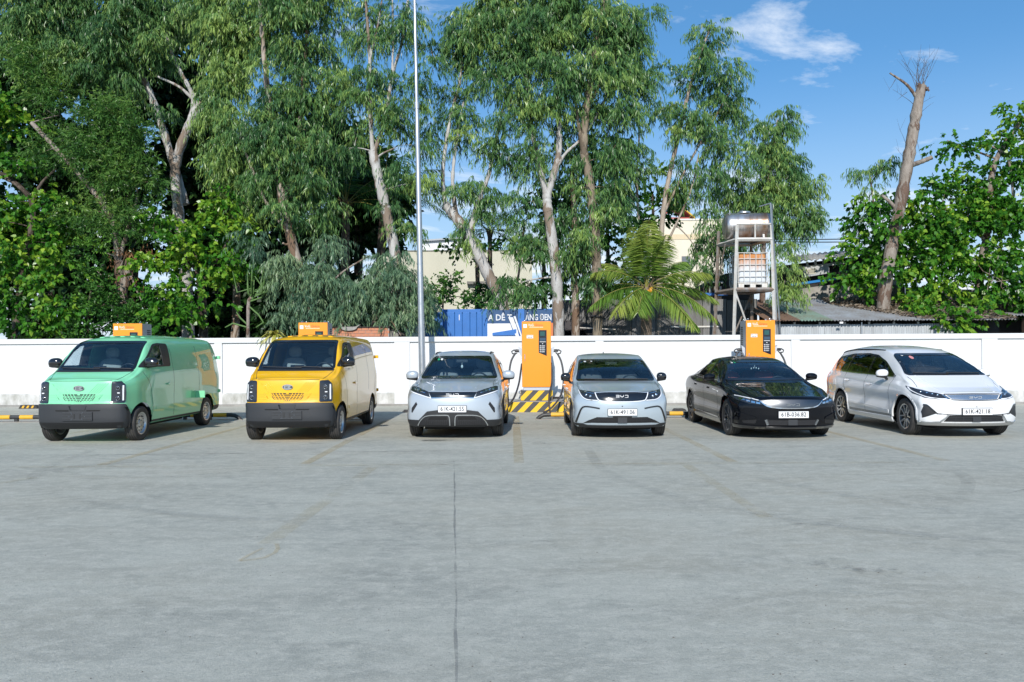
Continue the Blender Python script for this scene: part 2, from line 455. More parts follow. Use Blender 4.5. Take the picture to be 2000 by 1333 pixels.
# oil and dirt stains of their own shape
ST = worn_paint('oil_stain', (0.07, 0.065, 0.06), 0.50, 7.0)
SF = worn_paint('dirt_stain', (0.14, 0.12, 0.10), 0.38, 6.0)
for i, (x, y, rx, ry, k) in enumerate(((-6.6, 11.85, .55, .22, 0), (.42, 13.3, .22, .16, 0), (1.5, 13.1, .25, .14, 1), (-3.2, 13.2, .5, .12, 1), (-1.35, 13.8, .35, .1, 0), (-1.5, 12.4, .3, .15, 1), (3.0, 14.2, .22, .13, 1),
        (2.1, 5.6, .5, .25, 1), (1.35, 4.85, .2, .1, 0), (2.6, 5.4, .3, .12, 1), (4.2, 13.0, .3, .12, 1), (6.9, 13.2, .4, .1, 1), (-4.3, 11.6, .4, .16, 1), (-2.9, 9.2, .3, .2, 1), (4.3, 5.3, .5, .18, 1), (-1.2, 3.9, .35, .1, 1), (2.2, 6.9, .4, .12, 1), (-3.4, 13.4, .18, .08, 0))):
    rg = random.Random(i + 40); n = 18; mb = MB()
    V = [(x, y, 0.016)] + [(x + rx * math.cos(2 * math.pi * k2 / n) * rg.uniform(.6, 1.15), y + ry * math.sin(2 * math.pi * k2 / n) * rg.uniform(.6, 1.15), 0.016) for k2 in range(n)]
    mb.add(V, [(0, k2 + 1, (k2 + 1) % n + 1) for k2 in range(n)])
    mark('ground_stain', mb, SF if k else ST)

TM = worn_paint('tyre_mark', (0.13, 0.13, 0.13), 0.70, 8.0, .12)
for k, pts in enumerate((curve_xy((-6.9, 12.6), (-6.0, 9.6), (-3.6, 7.6), (-.6, 6.9)), curve_xy((-2.3, 12.2), (-3.0, 10.6), (-4.6, 9.7), (-6.2, 10.4), (-5.2, 11.3)), curve_xy((1.2, 12.6), (1.3, 9.5), (2.6, 7.0), (5.4, 5.6)), curve_xy((2.75, 12.6), (2.9, 9.9), (4.1, 7.6), (6.6, 6.2)), curve_xy((5.8, 12.8), (5.6, 9.6), (4.0, 7.1)))):
    mark('tyre_mark', ground_strip(pts, 0.15, 0.0195 + .003 * k, 0.0, 20 + k), TM)

# tiny stones and leaf crumbs on the slab
def crumbs():
    rg = random.Random(5); mb = MB()
    for i in range(230):
        y = 3.3 + 14 * rg.random() ** 1.6; x = rg.uniform(-1, 1) * y * .68
        s = rg.uniform(.003, .007); V = []
        for k in range(5):
            a = 2 * math.pi * k / 5; V.append((x + s * math.cos(a) * rg.uniform(.6, 1.3), y + s * math.sin(a) * rg.uniform(.6, 1.3), .001))
        V.append((x, y, s * .9))
        mb.add(V, [(k, (k + 1) % 5, 5) for k in range(5)])
    return mb
o = crumbs().build('gravel_crumbs', mat('crumb', (0.15, 0.14, 0.125), .9)); tag(o, 'scattered tiny stones and crumbs on the concrete', kind='stuff')
LT = mat('litter_paper', (0.6, 0.6, 0.58), .7)
for (x, y, lab) in ((-1.15, 14.55, 'scrap of pale paper on the ground under the silver crossover'), (1.72, 14.6, 'scrap of pale paper on the ground under the silver hatchback')):
    mb = MB(); mb.add([(x - .09, y, .004), (x + .02, y - .05, .02), (x + .1, y + .01, .006), (x + .03, y + .06, .03), (x - .05, y + .05, .012)], [(0, 1, 4), (1, 2, 3), (1, 3, 4)])
    tag(mb.build('paper_scrap', LT), lab, 'litter', 'paper scraps under the cars')

# ================================================================== boundary wall
WH = mat('wall_white', (0.69, 0.705, 0.72), .75, var=.16, vscale=1.6, bump=.06, bscale=25, col2=(.62, .62, .60), stretch=(1, 1, .35))
WD = mat('wall_plinth', (0.70, 0.70, 0.69), .85, var=.85, vscale=3.2, bump=.15, bscale=30, col2=(.27, .27, .23), stretch=(1, 1, .6))
KC = mat('kerb_concrete', (0.36, 0.35, 0.33), .9, var=.6, vscale=3, bump=.2, bscale=30)
WALL_A = math.atan(-0.034)
wall = thing('boundary_wall', 'long white boundary wall with recessed panels and a flat coping behind the cars', 'wall', (0, 23.25, 0), WALL_A)
WZ = 2.09
def wx(px):     # where on the wall a spot of the photograph falls
    u = (px - 1000) / FPX; return u * 23.25 / (1 + 0.034 * u)
edges = [(-24.0, -23.6), (wx(418), wx(433)), (wx(770), wx(800)), (wx(1163), wx(1179)), (wx(1546), wx(1563)), (wx(1919), wx(1949)), (21.4, 21.7), (27.0, 27.3)]
PB, PT = 0.40, WZ - 0.15
for i, (a, b) in enumerate(edges):
    mb = MB(); mb.box(a, b, 0.0, 0.24, 0.0, PT); mb.build('pilaster', WH, wall)
for (a, b), (c, d) in zip(edges[:-1], edges[1:]):
    mb = MB(); mb.box(b, c, 0.055, 0.20, PB, PT); mb.build('wall_panel', WH, wall)
    mb = MB(); mb.prism([(0.0, 0), (0.2, 0), (0.2, PB), (0.055, PB), (0.0, PB - .03)], b, c, axis='x'); mb.build('plinth', WD, wall)
mb = MB(); mb.box(-24.0, 27.3, -0.012, 0.26, PT, WZ); mb.build('coping', WH, wall)
mb = MB(); mb.box(-24.5, 28, -0.16, -0.003, 0, .055); mb.build('footing', KC, wall)

# ================================================================== galvanised light pole
GV = mat('galvanised', (0.56, 0.58, 0.60), .38, metal=.85, var=.35, vscale=22, col2=(.36, .38, .41), rvar=.1, stretch=(1, 1, .25))
pole = thing('light_pole', 'tall thin galvanised steel pole rising in front of the white wall', 'pole', (-2.545, 21.9, 0))
top = Vector((-.22, .05, 14.0))
mb = MB()
P = [top * t for t in np.linspace(0.0, .62, 12)]; mb.tube(P, list(np.linspace(.105, .062, 12)), 20)
mb.build('pole_shaft', GV, pole)
mb = MB(); P = [top * t for t in np.linspace(.60, 1.0, 8)]; mb.tube(P, list(np.linspace(.056, .036, 8)), 16); mb.build('upper_shaft', GV, pole)
mb = MB(); mb.tube([top * .612, top * .625], .075, 16); mb.build('collar', GV, pole)
mb = MB(); mb.box(-.2, .2, -.2, .2, 0, .02)
for sx in (-.14, .14):
    for sy in (-.14, .14): mb.lathe([(.02, .02), (.06, .018), (.061, 0)], 6, 'z', org=(sx, sy, 0))
mb.build('base_plate', GV, pole)

# ================================================================== wheel stops
BLK = mat('black_pipe', (0.025, 0.027, 0.03), .45, var=.5, vscale=14, col2=(.09, .085, .08), bump=.05)
YLW = mat('yellow_sleeve', (0.80, 0.44, 0.03), .45, var=.35, vscale=12, col2=(.45, .26, .06))
STL = mat('base_steel', (0.32, 0.31, 0.30), .6, var=.5, vscale=12, col2=(.22, .15, .10))
ws = thing('wheel_stop', '', 'wheel stop')
mb = MB(); L_ = 0.86
pts = [(-L_ - .17, 0, .005), (-L_ - .12, 0, .055), (-L_ - .04, 0, .10), (-L_ + .05, 0, .115), (L_ - .05, 0, .115), (L_ + .04, 0, .10), (L_ + .12, 0, .055), (L_ + .17, 0, .005)]
mb.tube(pts, .048, 12); mb.build('pipe', BLK, ws)
for cx in (-.55, 0.0, .55):
    mb = MB(); mb.tube([(cx - .16, 0, .115), (cx + .16, 0, .115)], .0515, 14); mb.build('yellow_band', YLW, ws)
for cx in (-.30, .30):
    mb = MB(); mb.box(cx - .04, cx + .04, -.03, .03, .01, .075); mb.build('foot', BLK, ws)
mb = MB(); mb.box(-L_ - .22, L_ + .22, -.05, .05, 0, .012); mb.build('base_plate', STL, ws)
WSG = 'wheel stops behind the parked vehicles'
for i, (x, y, lab) in enumerate(((-12.05, 18.2, 'black and yellow pipe wheel stop on open concrete left of the green van'), (-7.6, 18.55, 'wheel stop under the green van with one banded end showing beside its rear wheel'),
        (-4.6, 18.4, 'wheel stop under the yellow van beside its rear wheel'), (-1.35, 18.35, 'wheel stop whose bent end shows left of the silver crossover'),
        (1.62, 18.15, 'wheel stop with one yellow band before the striped charger base'), (4.45, 18.3, 'wheel stop half hidden between the silver hatchback and the black sedan'))):
    o = ws if i == 0 else copy_tree(ws)
    o.location = (x, y, 0); tag(o, lab, None, WSG)
# rubber corner pads lying near the wall
RB = mat('black_rubber', (0.03, 0.03, 0.032), .8, var=.5, vscale=20, col2=(.08, .075, .07))
def pad(x, y, w, d, h, lab, bands, rz=0.0):
    t = thing('rubber_wheel_chock', lab, 'wheel chock', (x, y, 0), rz, 'low rubber chocks near the wall')
    mb = MB(); mb.prism([(-w / 2, 0), (w / 2, 0), (w / 2 - .06, h), (-w / 2 + .06, h)], -d / 2, d / 2); mb.build('chock_body', RB, t)
    for k in range(bands):
        cx = -w / 2 + w * (k + 1) / (bands + 1)
        mb = MB(); mb.prism([(cx - .05, h * .15), (cx + .01, h * .15), (cx + .05, h * .85), (cx - .01, h * .85)], -d / 2 - .006, -d / 2 - .001); mb.build('yellow_mark', YLW, t)
pad(-14.4, 22.9, .56, .14, .11, 'low black rubber chock with yellow marks at the wall foot on the far left', 3)
pad(-2.75, 20.7, .42, .30, .06, 'flat black rubber pad on the ground behind the yellow van', 0, .2)
pad(4.50, 20.7, .36, .26, .06, 'flat black rubber pad behind the rear wheel of the black sedan', 0)
pad(1.75, 18.6, .80, .16, .075, 'black rubber pad lying behind the banded wheel stop under charging cables', 0)

# ================================================================== chargers
OR = mat('charger_orange', (0.92, 0.31, 0.012), .42, coat=.25, var=.06, vscale=2, coatr=.2)
GR = mat('charger_grey', (0.30, 0.33, 0.37), .5, var=.1, vscale=3)
GRL = mat('charger_pale_grey', (0.50, 0.54, 0.60), .5)
DK = mat('vent_dark', (0.03, 0.033, 0.04), .6)
SCR = mat('charger_panel_black', (0.012, 0.013, 0.018), .12, coat=.6)
SCG = mat('display_green', (0.03, 0.10, 0.095), .2)
SCB = mat('display_blue', (0.05, 0.085, 0.13), .2)
WPR = mat('white_print', (0.80, 0.80, 0.80), .5)
RPR = mat('red_print', (0.75, 0.10, 0.05), .5)
LPR = mat('lilac_print', (0.55, 0.52, 0.68), .5)
CPR = mat('cream_print', (0.92, 0.72, 0.48), .5)
BPR = mat('black_print', (0.03, 0.03, 0.03), .5)
CAB = mat('cable_black', (0.035, 0.036, 0.04), .45)
CHM = mat('chrome', (0.75, 0.76, 0.78), .12, metal=1.0)
YST = mat('stripe_yellow', (0.86, 0.54, 0.01), .55, var=.35, vscale=6, col2=(.55, .36, .08), bump=.05)
KST = mat('stripe_black', (0.05, 0.053, 0.058), .6, var=.4, vscale=8, col2=(.13, .13, .13))
CONC = mat('base_concrete', (0.42, 0.42, 0.41), .85, var=.5, vscale=5)
CW, CD, CZ0, CZ1 = 0.80, 0.58, 0.64, 2.445
def fit_text(me, wd, ht):
    xs_ = [v.co.x for v in me.vertices]; zs_ = [v.co.z for v in me.vertices]
    for v in me.vertices: v.co.x = (v.co.x - min(xs_)) / (max(xs_) - min(xs_)) * wd; v.co.z = (v.co.z - (max(zs_) + min(zs_)) / 2) / (max(zs_) - min(zs_)) * ht
    return me
T_LOGO1 = fit_text(text_mesh('logo_word', 'VoG.', .105, WPR, .001, 'LEFT', .001), .165, .070)
T_LOGO2 = fit_text(text_mesh('logo_word', 'Graco', .105, RPR, .001, 'LEFT', .001), .225, .070)
T_TRU = text_mesh('sticker_text', 'TRỤ SẠC', .045, BPR, .0006)
CG = 'orange charging cabinets along the wall'

def plug_and_cable(t, s, pts):
    """a connector in its holster on side s and the cable that hangs from it (local coordinates, front of the cabinet at y = 0)"""
    zc = 1.60
    mb = MB(); mb.prism([(s * .40, zc - .14), (s * .40, zc + .09), (s * .50, zc + .16), (s * .47, zc - .02)] if s > 0 else [(s * .40, zc - .14), (s * .47, zc - .02), (s * .50, zc + .16), (s * .40, zc + .09)], .10, .22)
    h = mb.build('holster', GRL, t)
    mb = MB(); mb.tube([(s * .44, .16, zc + .03), (s * .56, .15, zc + .045), (s * .60, .15, zc + .02)], [.045, .04, .034], 10)
    # loop handle
    mb.tube([(s * .50, .15, zc + .055), (s * .62, .15, zc + .06), (s * .685, .15, zc + .02), (s * .665, .15, zc - .035), (s * .58, .15, zc - .05), (s * .53, .15, zc - .01)], .018, 8)
    mb.build('charging_plug', CAB, t)
    mb = MB(); mb.tube(pts, .026, 10); mb.build('charging_cable', CAB, t)

def bez(*P, n=26):
    """smooth curve through the given points"""
    P = [Vector(p) for p in P]; Q = [P[0] * 2 - P[1]] + P + [P[-1] * 2 - P[-2]]; out = []
    for i in range(1, len(Q) - 2):
        a, b, c, d = Q[i - 1:i + 3]; k = max(3, n // (len(P) - 1))
        for j in range(k):
            t = j / k; out.append(.5 * ((2 * b) + (c - a) * t + (2 * a - 5 * b + 4 * c - d) * t * t + (3 * b - 3 * c + d - a) * t ** 3))
    out.append(P[-1]); return out

def charger(x, y, lab, side, cables):
    t = thing('ev_charger', lab, 'charger', (x, y, 0), 0, CG)
    w = CW / 2
    mb = MB(); mb.box(-w + .006, w - .006, .035, CD, CZ0, CZ1 - .006, bev=.012); cab = mb.build('cabinet', GR, t)
    mb = MB(); mb.box(-w, w, 0, .034, CZ0, CZ1, bev=.008); door = mb.build('front_door', OR, t)
    for s in (-1, 1):
        for k in range(26):
            z = CZ1 - .20 - k * .052
            mb = MB(); mb.box(min(s * w, s * (w - .005)), max(s * w, s * (w - .005)), .30, .50, z, z + .030)
            mb.build('vent_slot', DK, cab)
    for sx in (-.32, .30):                                  # lifting eyes
        for sy in (.10, .48):
            mb = MB(); mb.tube([(sx + .022 * math.cos(a), sy, CZ1 + .028 + .022 * math.sin(a)) for a in np.linspace(-1.2, 4.34, 12)], .007, 6); mb.build('lifting_eye', CHM, t)
    mb = MB(); mb.prism([(.06, CZ1 - .24), (.06, CZ1 - .86), (.28, CZ1 - .95), (.28, CZ1 - .24)], -.006, -.0005); pan = mb.build('control_panel', SCR, t)
    mb = MB(); mb.box(.10, .23, -.010, -.0065, CZ1 - .40, CZ1 - .28); mb.build('display', SCG, pan)
    mb = MB(); mb.box(.09, .25, -.010, -.0065, CZ1 - .53, CZ1 - .455); mb.build('display', SCB, pan)
    mb = MB()
    for k in range(6): MB().box(.09 + k * .0275, .108 + k * .0275, -.010, -.0065, CZ1 - .572, CZ1 - .552).build('key', WPR, pan)
    MB().box(.155, .18, -.010, -.0065, CZ1 - .625, CZ1 - .605).build('key', WPR, pan)
    for k in range(4):
        z = CZ1 - .675 - k * .053
        mb = MB(); mb.lathe([(-.0105, .009), (-.0105, .019), (-.0065, .019)], 16, 'y', org=(.108, 0, z)); mb.box(.136, .235 - .01 * (k % 2), -.010, -.0065, z + .003, z + .011); mb.box(.136, .225, -.010, -.0065, z - .013, z - .006); mb.build('instruction_icon', WPR, pan)
    # maker's mark: pale square, two words, a line of small print
    mb = MB(); mb.box(-.36, -.262, -.004, -.0005, CZ1 - .175, CZ1 - .075); lg = mb.build('logo_mark', WPR, t)
    mb = MB(); mb.box(-.342, -.282, -.0065, -.0045, CZ1 - .150, CZ1 - .135); mb.box(-.335, -.285, -.0065, -.0045, CZ1 - .122, CZ1 - .092); mb.build('logo_inlay', LPR, lg)
    link('logo_word', T_LOGO1, t, (-.228, -.002, CZ1 - .100)); link('logo_word', T_LOGO2, t, (-.045, -.002, CZ1 - .100))
    mb = MB(); rg = random.Random(3); xx = -.195
    while xx < .17:
        ww = rg.uniform(.008, .02); mb.box(xx, xx + ww, -.003, -.0005, CZ1 - .172, CZ1 - .150); xx += ww + .005
    mb.build('small_print', CPR, t)
    mb = MB(); mb.box(-.27, -.09, -.004, -.0005, 1.98, 2.07); stk = mb.build('sticker', WPR, t)
    link('sticker_text', T_TRU, stk, (-.18, -.0045, 2.045))
    mb = MB()
    for k in range(7): mb.box(-.25 + k * .021, -.25 + k * .021 + (.013 if k % 3 else .009), -.0055, -.0042, 1.992, 2.010)
    mb.build('sticker_line', BPR, stk)
    mb = MB(); mb.box(-.335, -.312, -.016, -.0005, 1.40, 1.54, bev=.003); mb.build('door_handle', CHM, door)
    mb = MB(); mb.lathe([(-.012, 0), (-.012, .011), (-.0005, .013)], 12, 'y', org=(-.323, 0, 1.365)); mb.build('door_lock', CHM, door)
    # plinths
    mb = MB(); mb.box(-w + .04, w - .04, .03, CD - .03, .55, CZ0); mb.build('steel_plinth', GRL, t)
    def stripes(x0, x1, z0, z1, yf, yb, pitch, name):
        mb = MB(); mb.box(x0, x1, yf + .004, yb, z0, z1 - .004); b_ = mb.build(name, CONC, t)
        sl = (z1 - z0) * .95; k0 = int(math.floor((x0 - sl) / pitch)) - 1; k = k0
        while x0 + (k - k0 - 2) * pitch / 2 < x1 + sl:
            a = x0 - sl + (k - k0) * pitch / 2
            poly = [(a, z0), (a + pitch / 2, z0), (a + pitch / 2 + sl, z1), (a + sl, z1)]
            # clip to the block
            def clip(P, f, lim, less):
                out = []
                for i in range(len(P)):
                    p, q = P[i], P[(i + 1) % len(P)]
                    ip = p[0] <= lim if less else p[0] >= lim; iq = q[0] <= lim if less else q[0] >= lim
                    if ip: out.append(p)
                    if ip != iq:
                        u = (lim - p[0]) / (q[0] - p[0]); out.append((lim, p[1] + (q[1] - p[1]) * u))
                return out
            poly = clip(clip(poly, 0, x0, False), 0, x1, True) if len(poly) else poly
            if len(poly) > 2:
                mb = MB(); mb.prism(poly, yf, yf + .003); mb.build('hazard_stripe', YST if (k % 2) else KST, b_)
            k += 1
        mb = MB(); mb.box(x1 + .0005, x1 + .003, yf, yb, z0, z1); mb.build('hazard_side', YST, b_)
        mb = MB(); mb.box(x0 - .003, x0 - .0005, yf, yb, z0, z1); mb.build('hazard_side', YST, b_)
    stripes(-.435, .435, .275, .545, -.03, CD + .03, .33, 'upper_block')
    stripes(-.98, .98, 0, .27, -.66, CD + .35, .345, 'lower_block')
    if cables:
        plug_and_cable(t, -1, bez((-.58, .15, 1.58), (-.70, .10, 1.35), (-.76, .0, 1.0), (-.77, -.05, .75), (-.84, -.10, .45), (-.80, -.55, .28)) if not cables > 1 else
                       bez((-.60, .15, 1.57), (-.70, .10, 1.30), (-.78, .05, .95), (-.80, .0, .7), (-.72, -.1, .45)))
        plug_and_cable(t, 1, bez((.58, .15, 1.56), (.68, .10, 1.35), (.73, .0, 1.05), (.72, -.2, .72), (.62, -.70, .45), (.42, -1.35, .25), (.22, -2.0, .14), (.1, -2.35, .12), (.38, -2.50, .06), (.6, -2.42, .06)))
        if cables == 1:
            mb = MB(); mb.tube(bez((-.405, .14, 1.28), (-.44, .0, 1.05), (-.50, -.25, .72), (-.62, -.60, .40), (-.78, -.95, .20), (-.95, -1.2, .06), (-1.1, -1.25, .03)), .026, 10); mb.build('charging_cable', CAB, t)
            mb = MB(); mb.tube(bez((.405, .14, 1.30), (.425, .0, 1.0), (.40, -.12, .70), (.33, -.35, .48), (.30, -.75, .28), (.29, -1.3, .14), (.3, -2.2, .07), (.55, -2.45, .05)), .026, 10); mb.build('charging_cable', CAB, t)
            mb = MB(); mb.tube([(.45, .2, .33), (.62, .05, .34), (.72, .0, .345)], .03, 8); mb.build('cable_gland', CAB, t)
    return t
charger(-10.57, 21.12, 'orange charger whose top shows above the roof of the green van', 1, 0)
charger(-5.47, 21.12, 'orange charger whose top shows above the roof of the yellow van', 1, 0)
charger(.675, 21.12, 'orange charger on striped plinths between the silver crossover and the hatchback', 0, 1)
charger(6.84, 21.12, 'orange charger behind the black sedan with plugs hanging on both sides', -1, 2)
# ================================================================== trees
def bark_mat(name, base, tone, peel, scale=3.0, amount=.5, st=.30, rough=.85):
    """smooth bark with sharp edged peeled patches, soft stains and fine vertical relief"""
    m, t, b = _nodes(name); N, L = t.nodes, t.links
    co = N.new('ShaderNodeTexCoord'); mpn = N.new('ShaderNodeMapping'); mpn.inputs['Scale'].default_value = (1, 1, st); L.new(co.outputs['Object'], mpn.inputs[0])
    def noi(sc, det, ro, dist=0.0):
        n = N.new('ShaderNodeTexNoise'); n.inputs['Scale'].default_value = sc; n.inputs['Detail'].default_value = det; n.inputs['Roughness'].default_value = ro; n.inputs['Distortion'].default_value = dist
        L.new(mpn.outputs[0], n.inputs['Vector']); return n.outputs['Fac']
    def step(s_, lo, hi):
        r = N.new('ShaderNodeMapRange'); r.inputs['From Min'].default_value = lo; r.inputs['From Max'].default_value = hi; L.new(s_, r.inputs['Value']); return r.outputs[0]
    def mixc(f, A, B):
        x = N.new('ShaderNodeMix'); x.data_type = 'RGBA'; L.new(f, x.inputs['Factor'])
        for k, v in (('A', A), ('B', B)):
            if isinstance(v, tuple): x.inputs[k].default_value = (*v, 1)
            else: L.new(v, x.inputs[k])
        return x.outputs['Result']
    c1 = mixc(step(noi(scale * 2.2, 8, .7), .38, .62), base, tone)
    pk = noi(scale, 6, .6, .8); lo = .68 - .30 * amount
    c2 = mixc(step(pk, lo, lo + .035), c1, peel)
    c3 = mixc(step(noi(scale * 9, 6, .75), .60, .70), c2, tuple(x * .45 for x in peel))
    L.new(c3, b.inputs['Base Color']); b.inputs['Roughness'].default_value = rough; b.inputs['Specular IOR Level'].default_value = .25
    ad = N.new('ShaderNodeMath'); ad.operation = 'ADD'; L.new(noi(scale * 14, 5, .7), ad.inputs[0]); L.new(step(pk, lo, lo + .05), ad.inputs[1])
    bp = N.new('ShaderNodeBump'); bp.inputs['Strength'].default_value = .6; bp.inputs['Distance'].default_value = .03
    L.new(ad.outputs[0], bp.inputs['Height']); L.new(bp.outputs[0], b.inputs['Normal'])
    return m
TRK = bark_mat('eucalypt_bark', (.44, .385, .33), (.29, .235, .19), (.19, .125, .085), 2.6, .62)
TRP = bark_mat('pale_bark', (.52, .515, .50), (.37, .35, .33), (.235, .185, .145), 2.4, .54)
TRD = bark_mat('dark_bark', (.155, .125, .10), (.10, .08, .065), (.06, .045, .035), 5.0, .6)
TRG = bark_mat('grey_bark', (.34, .30, .26), (.22, .185, .155), (.15, .10, .075), 3.2, .55)
LE = leaf_mat('eucalypt_leaf', (.022, .080, .032), (.098, .220, .066), (.32, .45, .11), .24, .34)
LB = leaf_mat('blue_green_leaf', (.055, .13, .085), (.13, .235, .135), (.26, .37, .19), .28, .36)
LA = leaf_mat('acacia_leaf', (.025, .095, .020), (.085, .205, .040), (.21, .34, .07), .3, .34)
LH = leaf_mat('broad_leaf', (.018, .095, .012), (.075, .25, .022), (.34, .50, .050), .35, .32)
LS = leaf_mat('shrub_leaf', (.020, .085, .016), (.065, .19, .032), (.16, .34, .05), .3, .4)
LP = leaf_mat('palm_leaf', (.050, .130, .024), (.140, .270, .042), (.36, .42, .090), .30, .34)
LY = leaf_mat('variegated_leaf', (.12, .20, .03), (.42, .42, .08), (.72, .62, .22), .3, .4)
LK = leaf_mat('deep_shade_leaf', (.008, .030, .009), (.020, .066, .014), (.060, .14, .022), .25, .5)  # near-black, so the shade between crowns is in the leaf colour
LD = leaf_mat('dry_leaf', (.13, .06, .03), (.25, .12, .05), (.40, .24, .12), .2, .7)

class Leaves:
    """many small leaves in one mesh, each a folded or flat blade of its own"""
    def __init__(s, seed): s.V, s.F, s.T, s.n = [], [], [], 0; s.rg = np.random.default_rng(seed)
    def add(s, P, D, L, W, tint, droop=0.0, shape='narrow'):
        """P base points, D directions (unit), L lengths, W widths"""
        n = len(P)
        if n == 0: return
        rv = s.rg.normal(size=(n, 3)); S = np.cross(D, rv); S /= np.linalg.norm(S, axis=1, keepdims=True) + 1e-9
        L, W = L[:, None], W[:, None]
        if shape == 'narrow':
            mid = P + D * L * .42; tip = P + D * L + np.array([0, 0, -1]) * L * droop
            V = np.stack([P, mid + S * W * .5, tip, mid - S * W * .5], 1); k = 4
            F = (np.arange(n)[:, None] * 4 + np.array([0, 1, 2, 3])) + s.n
            s.F.append(F)
        else:
            N = np.cross(S, D)
            a = P + D * L * .18; b = P + D * L * .55; tip = P + D * L + np.array([0, 0, -1]) * L * droop
            m = P + D * L * .5 - N * W * .12
            V = np.stack([P, a + S * W * .5, b + S * W * .42, tip, b - S * W * .42, a - S * W * .5], 1); k = 6
            F = (np.arange(n)[:, None] * 6 + np.array([0, 1, 2, 3])); F2 = (np.arange(n)[:, None] * 6 + np.array([0, 3, 4, 5]))
            s.F.append(np.concatenate([F, F2]) + s.n)
        s.V.append(V.reshape(-1, 3)); s.T.append(np.repeat(np.clip(tint, 0, 1), k)); s.n += n * k
    def build(s, name, m, parent=None):
        V = np.concatenate(s.V).astype(np.float32); F = np.concatenate(s.F).astype(np.int32); T = np.concatenate(s.T).astype(np.float32)
        me = bpy.data.meshes.new(name); me.vertices.add(len(V)); me.vertices.foreach_set('co', V.ravel())
        me.loops.add(F.size); me.loops.foreach_set('vertex_index', F.ravel())
        me.polygons.add(len(F)); me.polygons.foreach_set('loop_start', np.arange(0, F.size, 4, dtype=np.int32))
        a = me.attributes.new('tint', 'FLOAT', 'POINT'); a.data.foreach_set('value', T)
        me.materials.append(m); me.update(calc_edges=True)
        return link(name, me, parent)

def unit(A): return A / (np.linalg.norm(A, axis=-1, keepdims=True) + 1e-9)

KINDS_ = {  # leaf length, width, leaves per twig, twig length, hang, twigs per clump, clump radius
    'euc': dict(L=.20, W=.031, k=15, tw=.50, hang=1.0, tpc=34, cr=.36, shape='narrow'),
    'eucfar': dict(L=.22, W=.036, k=13, tw=.48, hang=1.0, tpc=28, cr=.38, shape='narrow'),
    'acacia': dict(L=.155, W=.036, k=14, tw=.42, hang=.25, tpc=20, cr=.48, shape='narrow'),
    'broad': dict(L=.155, W=.125, k=9, tw=.40, hang=.35, tpc=15, cr=.50, shape='heart'),
    'thicket': dict(L=.27, W=.20, k=9, tw=.55, hang=.35, tpc=17, cr=.62, shape='heart'),
    'shrub': dict(L=.10, W=.055, k=12, tw=.32, hang=.1, tpc=18, cr=.36, shape='heart'),
}
def crown(lv, clumps, kind, dens=1.0, tint0=.45):
    """clumps: (px, py, half width px, half height px, depth, half depth m); returns the centres of the leaf clusters"""
    K = KINDS_[kind]; rg = lv.rg; cent = []
    for (px, py, rx, ry, d, rd) in clumps:
        c = np.array(at(px, py, d)); r = np.maximum(np.array([rx / FPX * d, rd, ry / FPX * d]) - K['cr'] * .35, .12)
        area = math.pi * r[0] * r[2]; n = max(2, int(dens * (.46 if K['hang'] > .8 else .80) * area / (K['cr'] ** 2) * (1.0 + .35 * rd / .9)))
        u = unit(rg.normal(size=(n, 3))) * (rg.random((n, 1)) ** .45)
        sub = c + u * r
        sub[:, 2] = np.maximum(sub[:, 2], .4)
        cent.append(sub)
        for q, uu in zip(sub, u):
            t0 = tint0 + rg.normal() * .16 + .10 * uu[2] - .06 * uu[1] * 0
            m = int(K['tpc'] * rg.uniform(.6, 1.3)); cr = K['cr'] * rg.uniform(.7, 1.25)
            o = unit(rg.normal(size=(m, 3)))
            o[:, 2] *= .75; base = q + o * cr * rg.random((m, 1)) ** .6
            out = unit(o * np.array([1, 1, .5]) + uu * .5 + rg.normal(size=(m, 3)) * .35)
            tw = K['tw'] * rg.uniform(.6, 1.25, m)
            k = K['k']; t = np.linspace(.08, 1, k)
            pos = base[:, None, :] + out[:, None, :] * (tw[:, None] * t)[..., None]
            pos[..., 2] -= K['hang'] * .62 * (tw[:, None] * t ** 1.6)
            if K['hang'] > .8:
                dirn = np.array([0, 0, -1.0]) * .95 + out[:, None, :] * .45 * (1 - t)[None, :, None] + rg.normal(size=(m, k, 3)) * .30
            elif kind == 'acacia':
                dirn = out[:, None, :] * .55 + np.array([0, 0, -.35]) + rg.normal(size=(m, k, 3)) * .6
            elif kind in ('broad', 'thicket'):
                dirn = out[:, None, :] * .6 + np.array([0, 0, -.55]) + rg.normal(size=(m, k, 3)) * .5
            else:
                dirn = out[:, None, :] * .6 + rg.normal(size=(m, k, 3)) * .6
            P = pos.reshape(-1, 3); D = unit(dirn.reshape(-1, 3)); nn = len(P)
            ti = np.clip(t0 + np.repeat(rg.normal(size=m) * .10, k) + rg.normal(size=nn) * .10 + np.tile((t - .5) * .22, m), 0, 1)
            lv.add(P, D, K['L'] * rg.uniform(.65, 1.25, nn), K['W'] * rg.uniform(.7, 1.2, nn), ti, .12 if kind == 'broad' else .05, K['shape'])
    return np.concatenate(cent)

def limb_pts(a, b, sag, rg, n=7):
    a, b = Vector(a), Vector(b); L_ = (b - a).length
    off = Vector((rg.normal() * .08, rg.normal() * .08, 0)) * L_
    return [a.lerp(b, i / n) + off * math.sin(math.pi * i / n) + Vector((0, 0, sag * L_ * math.sin(math.pi * i / n))) for i in range(n + 1)]

